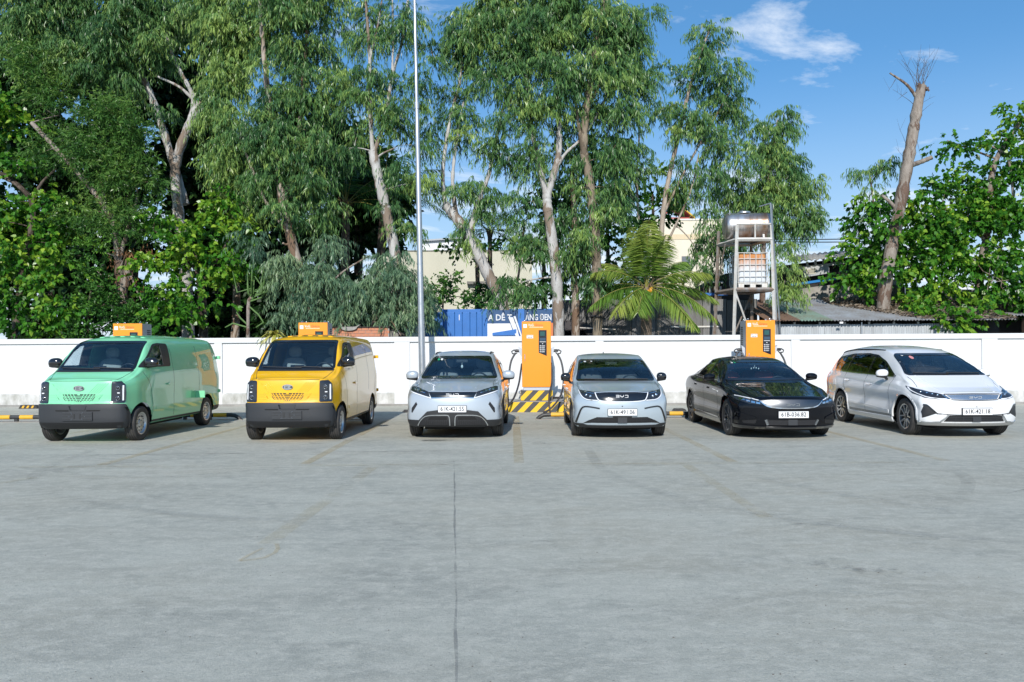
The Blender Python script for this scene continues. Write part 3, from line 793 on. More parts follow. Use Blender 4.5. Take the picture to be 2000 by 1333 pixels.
def tree(name, label, cat, trunks, clumps, kind, bark, leafm, dens=1.0, seed=1, limbs=True, tint=.45, group=None, twigs=.5, extra=None, twigbark=None):
    """trunks: list of (points, start radius, end radius), each point (px, py, depth)"""
    lines = []
    for pts, r0, r1 in trunks:
        P = [at(*p) for p in pts]
        if pts is trunks[0][0]: P[0].z = min(P[0].z, -.05) if P[0].z < 2.6 else P[0].z
        lines.append((bez(*P, n=10 * (len(P) - 1)) if len(P) > 2 else [P[0].lerp(P[1], k / 6) for k in range(7)], r0, r1))
    foot = lines[0][0][0]
    t = thing(name, label, cat, (foot.x, foot.y, 0), 0, group)
    rg = np.random.default_rng(seed)
    off = Vector((foot.x, foot.y, 0))
    nodes = []
    for k, (P, r0, r1) in enumerate(lines):
        n = len(P); rr = [max(.012, (r0 + (r1 - r0) * i / (n - 1)) * (1 + .07 * math.sin(i * 1.7 + seed) + .05 * rg.normal())) for i in range(n)]
        if k == 0: rr[0] *= 1.35
        MB().tube([p - off for p in P], rr, 12).build('trunk' if k == 0 else 'limb', bark, t)
        nodes += [(p, r) for p, r in zip(P, rr)][n // 3:]
    if clumps:
        lv = Leaves(seed); cent = crown(lv, clumps, kind, dens, tint)
        for v in lv.V: v -= np.array([foot.x, foot.y, 0])
        # branches grow from the nearest wood to the leaf clusters
        if limbs:
            mb = MB(); NP = np.array([p for p, _ in nodes]); mine = []
            pick = cent[rg.random(len(cent)) < twigs]
            order = np.argsort([np.min(np.linalg.norm(NP - c, axis=1)) for c in pick]) if len(pick) else []
            ND = [np.array(p) for p in NP]; NR = [r for _, r in nodes]
            for i in order:
                c = pick[i]; A = np.array(ND); dd = np.linalg.norm(A - c, axis=1) + np.maximum(0, A[:, 2] - c[2]) * .6
                j = int(np.argmin(dd)); L_ = np.linalg.norm(A[j] - c)
                if L_ < .15: continue
                r0 = min(NR[j] * .6, .012 + .014 * L_); P = limb_pts(A[j], c, .06, rg)
                mb.tube([p - off for p in P], list(np.linspace(r0, max(.006, r0 * .35), len(P))), 5, cap=False)
                for q in P[3:]: ND.append(np.array(q)); NR.append(r0 * .6)
            if mb.V: mb.build('branches', twigbark or bark, t)
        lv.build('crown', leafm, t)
    if extra: extra(t, off)
    return t

E1 = 'tall eucalypts beyond the white wall'
# ---- left background: dark broadleaf trees
def stump(t, off):
    for (a, b, r, hook) in (((246, 560, 25.8), (252, 508, 25.7), .12, 1),):
        MB().tube([at(*a) - off, at(*b) - off], [r * 1.0, r * .95], 12).build('cut_limb', TRG, t)
        q = at(*b) - off; MB().lathe([(0.002, .0005), (.004, r * .80)], 12, 'z', org=(q.x, q.y, q.z)).build('cut_face', mat('cut_wood', (.38, .22, .14), .8), t)
    mb = MB(); rg = random.Random(4)
    for (x0, y0, x1, y1, x2, y2) in ((225, 555, 205, 545, 188, 528), (222, 567, 200, 570, 182, 565), (236, 560, 245, 590, 262, 592), (256, 540, 270, 575, 283, 600), (228, 510, 222, 500, 203, 492), (222, 560, 212, 580, 210, 595), (240, 545, 236, 520, 246, 498)):
        mb.tube([at(x0, y0, 25.7) - off, at(x1, y1, 25.5) - off, at(x2, y2, 25.4) - off], [.035, .024, .012], 6)
    mb.build('dead_branches', TRG, t)
    lv = Leaves(77)
    for i in range(34):
        c = np.array(at(rg.uniform(212, 300), rg.uniform(480, 575), 25.7)) - np.array(off); n = 9
        D = unit(np.array([0, 0, -1]) + lv.rg.normal(size=(n, 3)) * .35); lv.add(c + lv.rg.normal(size=(n, 3)) * .07, D, lv.rg.uniform(.14, .26, n), lv.rg.uniform(.025, .05, n), lv.rg.uniform(.1, .8, n))
    lv.build('dry_foliage', LD, t)
tree('acacia_tree', 'pruned acacia with a cut limb and dead twigs behind the green van', 'tree',
     [([(252, 664, 25.8), (240, 590, 25.8), (232, 510, 25.8)], .21, .15), ([(232, 510, 25.8), (222, 440, 25.8), (198, 395, 25.8), (150, 335, 25.7), (62, 240, 25.6)], .12, .07), ([(205, 402, 25.8), (202, 370, 25.9), (190, 318, 26.0)], .08, .05), ([(232, 510, 25.8), (250, 450, 25.9), (270, 380, 26)], .08, .04)],
     [(205, 230, 70, 65, 25.9, .8), (170, 300, 75, 55, 25.8, .8), (270, 275, 45, 50, 26.0, .9), (240, 350, 105, 45, 25.8, .8), (230, 430, 100, 42, 25.7, .8), (150, 420, 40, 35, 25.7, .5), (95, 295, 45, 40, 25.8, .6), (110, 190, 60, 60, 26.2, .7), (285, 340, 28, 50, 26.0, .7), (60, 130, 50, 60, 26.3, .6)],
     'acacia', TRG, LA, 1.5, 11, extra=stump)
tree('eucalyptus_tree', 'eucalypt with a pale forked trunk and a very wide drooping crown at the upper left', 'tree',
     [([(372, 664, 27.3), (362, 520, 27.2), (348, 410, 27.2), (344, 320, 27.2), (372, 240, 27.2), (392, 200, 27.2)], .22, .13), ([(366, 255, 27.2), (378, 195, 27.2), (352, 140, 27.2), (330, 90, 27.2), (322, 30, 27.2)], .09, .05), ([(378, 195, 27.2), (350, 170, 27.1), (308, 150, 27.0)], .06, .035), ([(362, 400, 27.6), (330, 290, 27.6), (300, 200, 27.6), (275, 140, 27.6), (230, 20, 27.6), (215, -60, 27.6)], .15, .08)],
     [(90, 30, 90, 55, 26.8, 1.2), (200, 60, 95, 70, 26.8, 1.2), (300, 20, 80, 55, 27.0, 1.2), (220, 140, 80, 32, 26.8, .9), (130, 110, 60, 50, 26.8, .9), (60, 90, 60, 55, 26.9, .9), (300, 95, 50, 40, 26.9, .8), (318, 225, 15, 22, 27.0, .4), (210, -20, 180, 40, 27.2, 1.2), (60, -20, 110, 45, 27.0, 1.2)],
     'euc', TRP, LE, 1.2, 12, group=E1)
tree('eucalyptus_tree', 'bright green eucalypt whose dense drooping crown hangs between the two pale trunks on the left', 'tree',
     [([(450, 664, 27.0), (462, 560, 27.0), (440, 420, 27.0), (430, 280, 27.0), (450, 120, 27.0), (470, -20, 27.0)], .15, .06)],
     [(410, 60, 40, 70, 26.2, .9), (440, 150, 45, 70, 26.1, .9), (450, 250, 55, 70, 26.0, .9), (480, 60, 60, 70, 26.4, .9), (445, 330, 42, 50, 26.0, .8), (415, 250, 22, 40, 26.2, .6), (440, -10, 80, 50, 26.4, 1.0), (465, 390, 40, 45, 26.0, .6)],
     'euc', TRK, LE, 1.30, 13, tint=.60, group=E1)
tree('eucalyptus_tree', 'leaning eucalypt with reddish limbs, its low drooping foliage behind the yellow van', 'tree',
     [([(598, 664, 25.3), (590, 570, 25.3), (572, 480, 25.3), (556, 420, 25.3), (546, 360, 25.3), (530, 240, 25.4), (515, 100, 25.5), (505, -30, 25.6)], .20, .06), ([(570, 465, 25.3), (548, 435, 25.3), (520, 395, 25.2), (498, 345, 25.2), (470, 270, 25.2)], .07, .035), ([(552, 400, 25.3), (580, 300, 25.5), (590, 180, 25.6), (600, 60, 25.7), (605, -30, 25.8)], .09, .04), ([(574, 472, 25.3), (560, 478, 25.2), (552, 475, 25.1)], .045, .03)],
     [(550, 60, 60, 80, 25.6, 1.0), (620, 70, 62, 85, 25.8, 1.0), (530, 170, 50, 60, 25.4, .9), (600, 190, 60, 70, 25.5, .9), (560, 270, 65, 65, 25.2, .9), (520, 320, 45, 60, 25.1, .8), (620, 290, 45, 60, 25.4, .8), (600, 370, 45, 50, 25.2, .7), (560, 410, 35, 40, 25.1, .6), (500, 250, 30, 60, 25.2, .6), (650, 170, 40, 70, 25.8, .8), (570, -10, 110, 50, 25.8, 1.0), (630, 400, 30, 50, 25.3, .5)],
     'euc', TRK, LE, 1.0, 14, group=E1)
tree('eucalyptus_tree', 'low blue green eucalypt regrowth hanging above the brick wall and the yellow van', 'tree',
     [([(604, 664, 24.9), (600, 600, 24.9), (615, 540, 24.9), (640, 490, 24.9)], .09, .04), ([(602, 610, 24.9), (660, 540, 24.8), (720, 500, 24.8)], .05, .02), ([(600, 620, 24.9), (560, 560, 24.8), (540, 520, 24.8)], .05, .02)],
     [(570, 560, 45, 45, 24.7, .5), (600, 600, 50, 35, 24.6, .5), (555, 605, 22, 32, 24.7, .4), (650, 550, 45, 40, 24.7, .5), (640, 470, 25, 35, 24.8, .5), (690, 560, 45, 40, 24.7, .5), (740, 510, 40, 40, 24.8, .5), (715, 590, 45, 28, 24.7, .4), (675, 610, 32, 25, 24.7, .4), (500, 470, 25, 40, 24.9, .4), (545, 500, 25, 35, 24.8, .4), (620, 520, 25, 40, 24.8, .5)],
     'euc', TRG, LB, 1.3, 15, tint=.5)
tree('eucalyptus_tree', 'white barked eucalypt behind the light pole with many thin upright limbs', 'tree',
     [([(786, 664, 25.1), (783, 600, 25.1), (774, 510, 25.1), (758, 430, 25.1), (742, 360, 25.1), (728, 296, 25.1)], .20, .15), ([(728, 300, 25.1), (722, 200, 25.1), (722, 110, 25.2), (716, 20, 25.2), (712, -40, 25.2)], .075, .035), ([(730, 300, 25.1), (752, 235, 25.1), (766, 150, 25.2), (788, 70, 25.2), (800, -30, 25.3)], .075, .035), ([(766, 150, 25.2), (768, 60, 25.2), (765, -30, 25.3)], .04, .025), ([(722, 120, 25.2), (740, 40, 25.2), (750, -30, 25.3)], .04, .025), ([(735, 310, 25.1), (748, 300, 25.0), (770, 290, 25.0)], .04, .02)],
     [(720, 40, 45, 60, 25.3, .8), (780, 40, 45, 55, 25.4, .8), (735, 130, 35, 40, 25.2, .6), (700, 190, 45, 55, 25.3, .7), (740, 220, 40, 50, 25.2, .6), (790, 200, 35, 60, 25.3, .6), (835, 130, 35, 60, 25.4, .6), (800, 280, 35, 45, 25.3, .6), (840, 250, 30, 50, 25.4, .5), (690, 270, 35, 40, 25.3, .6), (780, 370, 28, 50, 25.2, .5), (800, 440, 25, 40, 25.2, .4), (830, 350, 25, 40, 25.4, .4)],
     'euc', TRP, LE, .95, 16, group=E1)
tree('eucalyptus_tree', 'low leafy regrowth around the white trunk above the blue container', 'tree',
     [([(792, 664, 24.7), (795, 600, 24.7), (810, 540, 24.7)], .05, .02), ([(790, 610, 24.7), (760, 560, 24.6), (740, 530, 24.6)], .03, .015)],
     [(790, 540, 45, 40, 24.6, .45), (750, 570, 40, 40, 24.6, .4), (820, 575, 32, 50, 24.6, .4), (815, 620, 22, 25, 24.6, .3), (770, 505, 30, 25, 24.6, .4), (690, 600, 30, 28, 24.6, .3), (745, 610, 35, 22, 24.6, .3)],
     'euc', TRG, LB, 1.25, 17, tint=.55)
tree('eucalyptus_tree', 'white eucalypt leaning left with a sparse crown above the pale wall', 'tree',
     [([(1006, 664, 25.6), (985, 610, 25.6), (950, 530, 25.6), (918, 465, 25.6), (890, 425, 25.6), (870, 402, 25.6)], .21, .16), ([(872, 408, 25.6), (866, 370, 25.6), (866, 320, 25.6), (880, 230, 25.6), (900, 150, 25.7), (905, 60, 25.7)], .085, .035), ([(892, 425, 25.6), (884, 360, 25.6), (890, 290, 25.6), (905, 200, 25.7)], .075, .035), ([(915, 468, 25.6), (930, 410, 25.6), (955, 340, 25.6), (965, 290, 25.7), (985, 200, 25.7)], .10, .04)],
     [(905, 110, 45, 65, 25.8, .6), (925, 200, 40, 50, 25.7, .6), (880, 200, 25, 40, 25.7, .4), (905, 290, 28, 45, 25.7, .4), (945, 300, 30, 40, 25.7, .5), (900, 380, 22, 45, 25.6, .3), (965, 380, 30, 40, 25.7, .4), (930, 350, 20, 30, 25.6, .3), (890, 40, 45, 50, 25.8, .7), (940, 420, 18, 30, 25.6, .3), (915, 455, 10, 30, 25.6, .2)],
     'euc', TRP, LE, .8, 18, group=E1)
tree('eucalyptus_tree', 'largest eucalypt with peeling bark and a broad dense crown behind the middle charger', 'tree',
     [([(1094, 664, 25.3), (1089, 580, 25.3), (1080, 480, 25.3), (1070, 410, 25.3), (1068, 380, 25.3)], .195, .155), ([(1068, 385, 25.3), (1055, 330, 25.3), (1040, 260, 25.4), (1030, 180, 25.5), (1015, 60, 25.6), (1000, -40, 25.6)], .11, .05), ([(1068, 385, 25.3), (1082, 340, 25.3), (1092, 290, 25.4), (1092, 200, 25.5), (1090, 100, 25.6), (1095, -40, 25.6)], .13, .05), ([(1086, 330, 25.3), (1105, 300, 25.3), (1145, 260, 25.4), (1190, 180, 25.6)], .06, .03), ([(1040, 260, 25.4), (1010, 220, 25.4), (985, 170, 25.5)], .05, .025)],
     [(950, 50, 70, 70, 25.6, 1.0), (1040, 60, 75, 75, 25.6, 1.1), (1130, 50, 75, 75, 25.6, 1.1), (980, 140, 60, 55, 25.4, .9), (1070, 150, 65, 60, 25.3, .9), (1150, 140, 60, 60, 25.4, .9), (1000, 220, 40, 45, 25.3, .7), (1030, 300, 40, 45, 25.3, .6), (980, 290, 32, 40, 25.4, .5), (1060, 235, 45, 40, 25.2, .6), (1022, 410, 32, 48, 25.4, .4), (1012, 490, 28, 34, 25.4, .4), (1050, -10, 150, 50, 25.8, 1.2), (1050, 490, 30, 45, 25.3, .4), (1045, 560, 22, 32, 25.2, .3), (985, 545, 14, 34, 25.3, .2)],
     'euc', TRP, LE, 1.10, 19, group=E1)
tree('eucalyptus_tree', 'straight brown eucalypt trunk with a strap round it left of the young palm', 'tree',
     [([(1167, 664, 25.1), (1166, 560, 25.1), (1161, 440, 25.1), (1150, 340, 25.2), (1140, 285, 25.2), (1150, 180, 25.3), (1170, 60, 25.5), (1190, -40, 25.6)], .185, .09), ([(1140, 300, 25.2), (1128, 230, 25.2), (1120, 160, 25.3)], .07, .04), ([(1150, 200, 25.3), (1200, 120, 25.5), (1240, 40, 25.6)], .06, .03)],
     [(1210, 30, 70, 60, 25.8, 1.0), (1250, 70, 45, 60, 25.8, .8), (1200, 120, 55, 55, 25.6, .9), (1215, 190, 50, 55, 25.5, .8), (1170, 220, 45, 45, 25.3, .7), (1180, 290, 45, 45, 25.3, .6), (1230, 260, 40, 45, 25.5, .6), (1200, 360, 45, 50, 25.3, .6), (1140, 400, 32, 50, 25.2, .5), (1130, 480, 32, 45, 25.2, .4), (1190, 430, 30, 40, 25.2, .4), (1215, 340, 30, 40, 25.4, .5), (1265, 130, 18, 40, 25.8, .4), (1150, 460, 18, 50, 24.95, .25), (1165, 545, 10, 30, 24.9, .15)],
     'euc', bark_mat('brown_bark', (.29, .24, .175), (.21, .17, .125), (.14, .11, .08), 2.4, .5), LE, 1.05, 20, tint=.42, group=E1,
     extra=lambda t, off: MB().tube([at(1166.5, 619 + 5 * math.sin(a) * 0, 25.1) - off + Vector((.205 * math.cos(a), .205 * math.sin(a), .02 * math.sin(2 * a))) for a in np.linspace(0, 6.283, 25)], .035, 6, cap=False).build('strap', RB, t))
tree('eucalyptus_tree', 'thinner peeling trunk between the two big eucalypt trunks at the centre', 'tree',
     [([(1124, 664, 26.0), (1124, 600, 26.0), (1121, 530, 26.0), (1122, 440, 26.0), (1118, 330, 26.0)], .15, .08), ([(1008, 600, 26.2), (1010, 560, 26.2), (1018, 500, 26.2), (1024, 440, 26.2)], .05, .03)],
     [(1100, 440, 45, 55, 26.1, .6), (1110, 520, 40, 45, 26.1, .5), (1145, 560, 26, 40, 26.0, .4), (1085, 330, 40, 50, 26.2, .6), (1120, 260, 45, 50, 26.3, .6)],
     'eucfar', TRK, LE, 1.1, 21, tint=.3, group=E1)
tree('eucalyptus_tree', 'slender eucalypt with a separate pointed crown in front of the cream house', 'tree',
     [([(1283, 664, 27.6), (1288, 560, 27.6), (1294, 430, 27.6), (1308, 340, 27.6), (1325, 270, 27.6), (1345, 180, 27.6), (1370, 100, 27.6), (1390, 50, 27.6)], .12, .03), ([(1300, 410, 27.6), (1340, 330, 27.6), (1385, 250, 27.6), (1425, 180, 27.6)], .05, .02), ([(1247, 430, 27.8), (1244, 340, 27.8), (1250, 250, 27.8)], .045, .03), ([(1290, 500, 27.6), (1320, 440, 27.5), (1350, 370, 27.5), (1365, 300, 27.5)], .05, .02)],
     [(1385, 75, 35, 45, 27.7, .6), (1400, 140, 50, 45, 27.7, .8), (1345, 150, 22, 40, 27.7, .4), (1360, 210, 40, 45, 27.6, .6), (1430, 210, 42, 50, 27.7, .7), (1395, 270, 45, 45, 27.6, .7), (1335, 280, 25, 45, 27.6, .4), (1380, 340, 40, 45, 27.5, .6), (1440, 300, 30, 50, 27.6, .5), (1290, 210, 28, 45, 27.9, .4), (1285, 150, 25, 28, 27.9, .4), (1380, 430, 30, 35, 27.4, .4), (1370, 500, 15, 45, 27.3, .3), (1265, 330, 25, 40, 27.8, .4), (1320, 350, 25, 35, 27.6, .4)],
     'eucfar', bark_mat('rosy_bark', (.45, .385, .32), (.31, .255, .205), (.21, .155, .115), 2.6, .5), LE, 1.15, 22, group=E1)
tree('eucalyptus_tree', 'cone shaped eucalypt standing behind the water tank tower', 'tree',
     [([(1488, 664, 28.6), (1490, 520, 28.6), (1496, 400, 28.6), (1510, 300, 28.6), (1518, 235, 28.6)], .13, .02)],
     [(1520, 232, 34, 36, 28.6, .5), (1515, 285, 48, 42, 28.6, .7), (1520, 345, 62, 45, 28.6, .8), (1550, 400, 50, 45, 28.5, .7), (1480, 390, 50, 45, 28.6, .7), (1430, 370, 28, 45, 28.5, .5), (1562, 440, 26, 32, 28.4, .5), (1440, 440, 40, 40, 28.4, .6), (1500, 440, 50, 35, 28.7, .6), (1400, 475, 30, 35, 28.2, .4), (1590, 350, 18, 25, 28.6, .3), (1535, 490, 14, 22, 28.3, .3), (1470, 250, 12, 20, 28.6, .2), (1388, 520, 18, 38, 28.1, .3)],
     'eucfar', TRG, LE, 1.75, 23, tint=.52, group=E1)

# ---- right side
def bare_twigs(t, off):
    rg = random.Random(21)
    starts = [(1797 + rg.uniform(-9, 10), 176 + rg.uniform(-4, 8), rg.uniform(-46, 34), rg.uniform(45, 88)) for _ in range(17)] + [(1790, 215, 38, 25), (1785, 205, -42, 30), (1776, 300, -22, 60), (1768, 330, -20, 45), (1786, 240, 12, -65), (1762, 325, 18, -40), (1772, 180, -20, -15), (1750, 155, -14, -22), (1795, 230, 30, 30)]
    for x0, y0, dx_, dy_ in starts:
        P = []; bx, by, bz = rg.uniform(-5, 5), rg.uniform(-4, 4), rg.uniform(-.25, .25)
        for k in range(6):
            u = k / 5; P.append(at(x0 + dx_ * u ** 1.3 + bx * math.sin(3 * u) + rg.uniform(-1.2, 1.2) * u, y0 - dy_ * u + by * u, 26.9 + bz * u) - off)
        MB().tube(P, list(np.linspace(.009, .0025, 6)), 4, cap=False).build('bare_twig', TRD, t)
        for _ in range(2):
            k = rg.randint(2, 4); q = P[k]; MB().tube([q, q + Vector((rg.uniform(-.25, .25), rg.uniform(-.1, .1), rg.uniform(.15, .45)))], [.004, .002], 3, cap=False).build('bare_twig', TRD, t)
    for a_ in ((1796, 172, 1793, 162), (1803, 170, 1804, 160), (1808, 176, 1814, 170)):       # splinters of the break
        MB().tube([at(a_[0], a_[1], 26.9) - off, at(a_[2], a_[3], 26.9) - off], [.07, .015], 5).build('splinter', TRG, t)
tree('dead_tree', 'bare broken trunk with a few twigs rising through the broadleaf tree on the right', 'tree',
     [([(1722, 664, 26.9), (1726, 590, 26.9), (1740, 490, 26.9), (1760, 390, 26.9), (1778, 290, 26.9), (1790, 220, 26.9), (1800, 168, 26.9)], .235, .165), ([(1790, 190, 26.9), (1770, 165, 26.9), (1738, 143, 26.9)], .06, .03), ([(1772, 325, 26.9), (1795, 318, 28.3), (1820, 308, 28.3)], .095, .085), ([(1798, 180, 26.9), (1808, 172, 26.9), (1815, 178, 26.9)], .06, .03), ([(1752, 410, 26.9), (1738, 395, 26.9), (1722, 382, 26.9)], .07, .05)],
     None, 'euc', TRG, LE, seed=24,
     extra=lambda t, off: bare_twigs(t, off))
tree('eucalyptus_tree', 'small drooping eucalypt sprays beside the broken dead trunk', 'tree',
     [([(1718, 664, 28.9), (1716, 560, 28.9), (1712, 450, 28.9), (1700, 350, 28.9)], .07, .03)],
     [(1690, 345, 16, 35, 28.8, .3), (1738, 330, 22, 38, 28.8, .3), (1712, 430, 26, 40, 28.8, .3), (1725, 480, 22, 30, 28.8, .3), (1690, 430, 10, 20, 28.8, .2)],
     'eucfar', TRG, LE, .95, 25)
tree('broadleaf_tree', 'big heart leaved tree covering the sheds at the right edge', 'tree',
     [([(1905, 664, 28.0), (1912, 560, 28.0), (1930, 440, 28.0), (1940, 330, 28.0), (1985, 250, 28.0), (2040, 190, 28.0)], .17, .05), ([(1925, 470, 28.0), (1890, 440, 27.9), (1840, 400, 27.8)], .06, .03), ([(1980, 385, 27.9), (1968, 310, 27.9), (1935, 285, 27.9)], .045, .03), ([(1945, 310, 28), (1890, 290, 28), (1850, 275, 28)], .04, .02)],
     [(1985, 230, 28, 32, 28.0, .5), (1940, 265, 40, 26, 28.0, .6), (1870, 285, 45, 24, 27.9, .6), (1995, 320, 40, 40, 28.0, .7), (1920, 350, 50, 35, 28.2, .8), (1840, 370, 42, 30, 28.0, .7), (1795, 390, 32, 30, 27.6, .5), (1715, 390, 26, 28, 27.6, .4), (1740, 440, 26, 22, 26.6, .3), (1745, 520, 24, 30, 26.6, .3), (1810, 480, 30, 30, 26.7, .4), (1960, 560, 40, 40, 27.2, .5), (2010, 590, 40, 50, 27.2, .5), (1850, 470, 50, 50, 28.4, .8), (1930, 400, 50, 50, 28.4, .8), (1985, 420, 45, 50, 27.8, .8), (1900, 430, 55, 42, 27.8, .9), (1820, 440, 55, 42, 27.7, .8), (1760, 470, 40, 40, 27.8, .7), (1700, 480, 40, 26, 27.8, .6), (1668, 497, 20, 20, 27.8, .3), (1690, 540, 36, 34, 27.6, .5), (1650, 540, 16, 13, 27.6, .3), (1690, 580, 14, 16, 27.5, .3), (1790, 520, 45, 40, 27.5, .7), (1860, 510, 50, 45, 27.5, .8), (1930, 500, 45, 45, 27.5, .8), (1990, 520, 30, 50, 27.5, .6), (1830, 560, 36, 30, 27.3, .5), (1780, 570, 26, 22, 27.3, .4), (1930, 580, 22, 25, 27.2, .4), (1900, 600, 18, 18, 27.1, .3), (1870, 560, 30, 25, 27.3, .4), (1680, 425, 20, 16, 27.9, .3), (2040, 300, 40, 90, 28, .8)],
     'broad', TRG, LH, 1.75, 26, tint=.40)
# loose litter branches hanging at the right
t_ = thing('creeper', 'thin bare vines hanging below the broadleaf tree at the right edge', 'vine', at(1930, 610, 26.9))
for k, pts in enumerate((((1900, 505), (1920, 530), (1950, 545), (1975, 570)), ((1950, 500), (1942, 540), (1925, 575), (1910, 600)), ((1960, 520), (1955, 560), (1990, 605)), ((1935, 510), (1930, 560), (1920, 600)), ((1990, 545), (1950, 550), (1900, 545)))):
    MB().tube([Vector(at(x, y, 26.9)) - Vector(at(1930, 610, 26.9)) for x, y in pts], .014, 5).build('vine_stem', TRG, t_)

# ---- dark broadleaf mass at the left
tree('broadleaf_tree', 'broadleaf tree with bright leaves at the far left edge above the wall', 'tree',
     [([(20, 664, 25.6), (40, 560, 25.6), (60, 460, 25.6), (62, 395, 25.6), (20, 350, 25.7), (-20, 330, 25.7)], .14, .05), ([(62, 400, 25.6), (80, 360, 25.6), (110, 330, 25.6)], .06, .03), ([(64, 390, 25.6), (30, 360, 25.6), (0, 345, 25.7)], .07, .04)],
     [(15, 410, 40, 55, 25.4, .6), (40, 500, 45, 40, 25.3, .6), (100, 380, 30, 35, 25.4, .4), (25, 590, 45, 45, 25.0, .6), (90, 560, 50, 35, 25.0, .6), (60, 625, 60, 35, 24.9, .5), (140, 600, 45, 40, 24.9, .5), (125, 510, 35, 30, 25.2, .5), (90, 470, 40, 25, 25.3, .5), (20, 230, 40, 60, 26.2, .8), (40, 320, 45, 30, 25.9, .6), (-30, 480, 60, 150, 25.6, .8), (10, 440, 60, 70, 26.3, .6), (100, 440, 60, 60, 26.2, .6), (-40, 250, 60, 120, 26.5, .8)],
     'broad', TRD, LH, 1.15, 27, tint=.45)
tree('broadleaf_tree', 'rounded broadleaf bush between the pruned acacia and the pale trunk, behind the green van', 'tree',
     [([(398, 664, 25.4), (396, 600, 25.4), (385, 520, 25.4), (370, 460, 25.4)], .17, .06), ([(385, 530, 25.4), (340, 480, 25.4), (300, 450, 25.4)], .05, .02), ([(390, 560, 25.4), (440, 480, 25.4), (455, 420, 25.4)], .05, .02)],
     [(390, 455, 50, 32, 25.4, .7), (440, 420, 42, 50, 25.5, .7), (340, 490, 55, 45, 25.2, .7), (420, 510, 55, 45, 25.1, .7), (330, 570, 50, 42, 25.0, .6), (390, 580, 50, 38, 24.9, .5), (300, 530, 35, 40, 25.1, .5), (460, 550, 30, 50, 25.2, .5), (345, 625, 35, 25, 24.8, .4), (470, 470, 30, 50, 25.4, .5), (315, 430, 22, 22, 25.6, .4), (440, 380, 28, 30, 25.6, .5)],
     'broad', TRD, LH, 1.25, 28, tint=.45)
tree('broadleaf_tree', 'fine leaved shrub under the pruned acacia, just above the green van roof', 'shrub',
     [([(170, 664, 25.0), (172, 620, 25.0), (180, 560, 25.0)], .06, .03), ([(172, 620, 25.0), (210, 590, 25.0)], .03, .02)],
     [(190, 590, 40, 45, 25.0, .5), (175, 540, 35, 35, 25.1, .5), (160, 640, 50, 28, 24.8, .4), (215, 620, 30, 35, 24.9, .4), (270, 615, 35, 35, 25.2, .4), (170, 490, 40, 25, 25.3, .4), (280, 580, 20, 40, 25.4, .4)],
     'shrub', TRD, LS, 1.3, 29, tint=.42)
# deep background trees that close the gaps on the left: large crowns with deep shade put into the leaf colour
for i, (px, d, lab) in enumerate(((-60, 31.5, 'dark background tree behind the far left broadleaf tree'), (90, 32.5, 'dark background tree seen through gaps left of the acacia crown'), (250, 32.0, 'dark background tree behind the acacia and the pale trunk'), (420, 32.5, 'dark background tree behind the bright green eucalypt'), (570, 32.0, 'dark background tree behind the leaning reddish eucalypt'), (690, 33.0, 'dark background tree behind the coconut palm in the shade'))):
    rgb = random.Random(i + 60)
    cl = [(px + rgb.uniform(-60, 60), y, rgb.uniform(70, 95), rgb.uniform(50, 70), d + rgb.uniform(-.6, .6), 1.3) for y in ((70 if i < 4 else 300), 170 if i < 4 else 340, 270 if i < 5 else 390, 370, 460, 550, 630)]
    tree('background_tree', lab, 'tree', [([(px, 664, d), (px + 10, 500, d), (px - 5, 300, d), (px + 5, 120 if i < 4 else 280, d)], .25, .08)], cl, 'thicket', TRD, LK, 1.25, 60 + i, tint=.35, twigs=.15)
for i, (px, py, d, lab) in enumerate(((930, 500, 29.5, 'leafy green tree showing above the pale wall right of the pole'), (1060, 470, 30.5, 'dark leafy tree behind the large peeling eucalypt'), (1185, 380, 30.0, 'dark glossy tree behind the strapped brown trunk'), (1275, 380, 31.5, 'bright green treetop left of the cream house'), (1240, 470, 30.0, 'dark leafy tree behind the young coconut palm'))):
    rgb = random.Random(i + 80)
    cl = {0: [(895, 485, 28, 16, 29.5, .5), (950, 480, 40, 20, 29.6, .5), (1000, 470, 35, 25, 29.6, .5)],
          1: [(1050, 480, 50, 45, 30.5, .7), (1080, 420, 50, 45, 30.5, .7), (1060, 560, 50, 50, 30.3, .7), (1110, 370, 45, 45, 30.6, .7)],
          2: [(1170, 300, 50, 55, 30.0, .8), (1200, 390, 50, 50, 30.0, .8), (1175, 470, 45, 50, 29.9, .7), (1150, 560, 40, 50, 29.8, .6), (1215, 330, 45, 40, 30, .8)],
          3: [(1275, 350, 38, 30, 31.5, .6), (1285, 400, 42, 35, 31.5, .6), (1255, 430, 35, 35, 31.4, .6), (1325, 390, 22, 20, 31.6, .4)],
          4: [(1215, 540, 40, 50, 29.8, .6), (1240, 470, 35, 40, 30, .6), (1300, 560, 35, 35, 29.6, .5), (1210, 620, 35, 35, 29.7, .5), (1320, 610, 30, 30, 29.6, .4)]}[i]
    tree('background_tree', lab, 'tree', [([(px, 664, d), (px + 3, 560, d), (px, py, d)], .14, .05)], cl, 'broad', TRD, LS if i in (0, 1, 4) else LH, 1.0, 80 + i, tint=.30 if i != 3 else .5, twigs=.3)

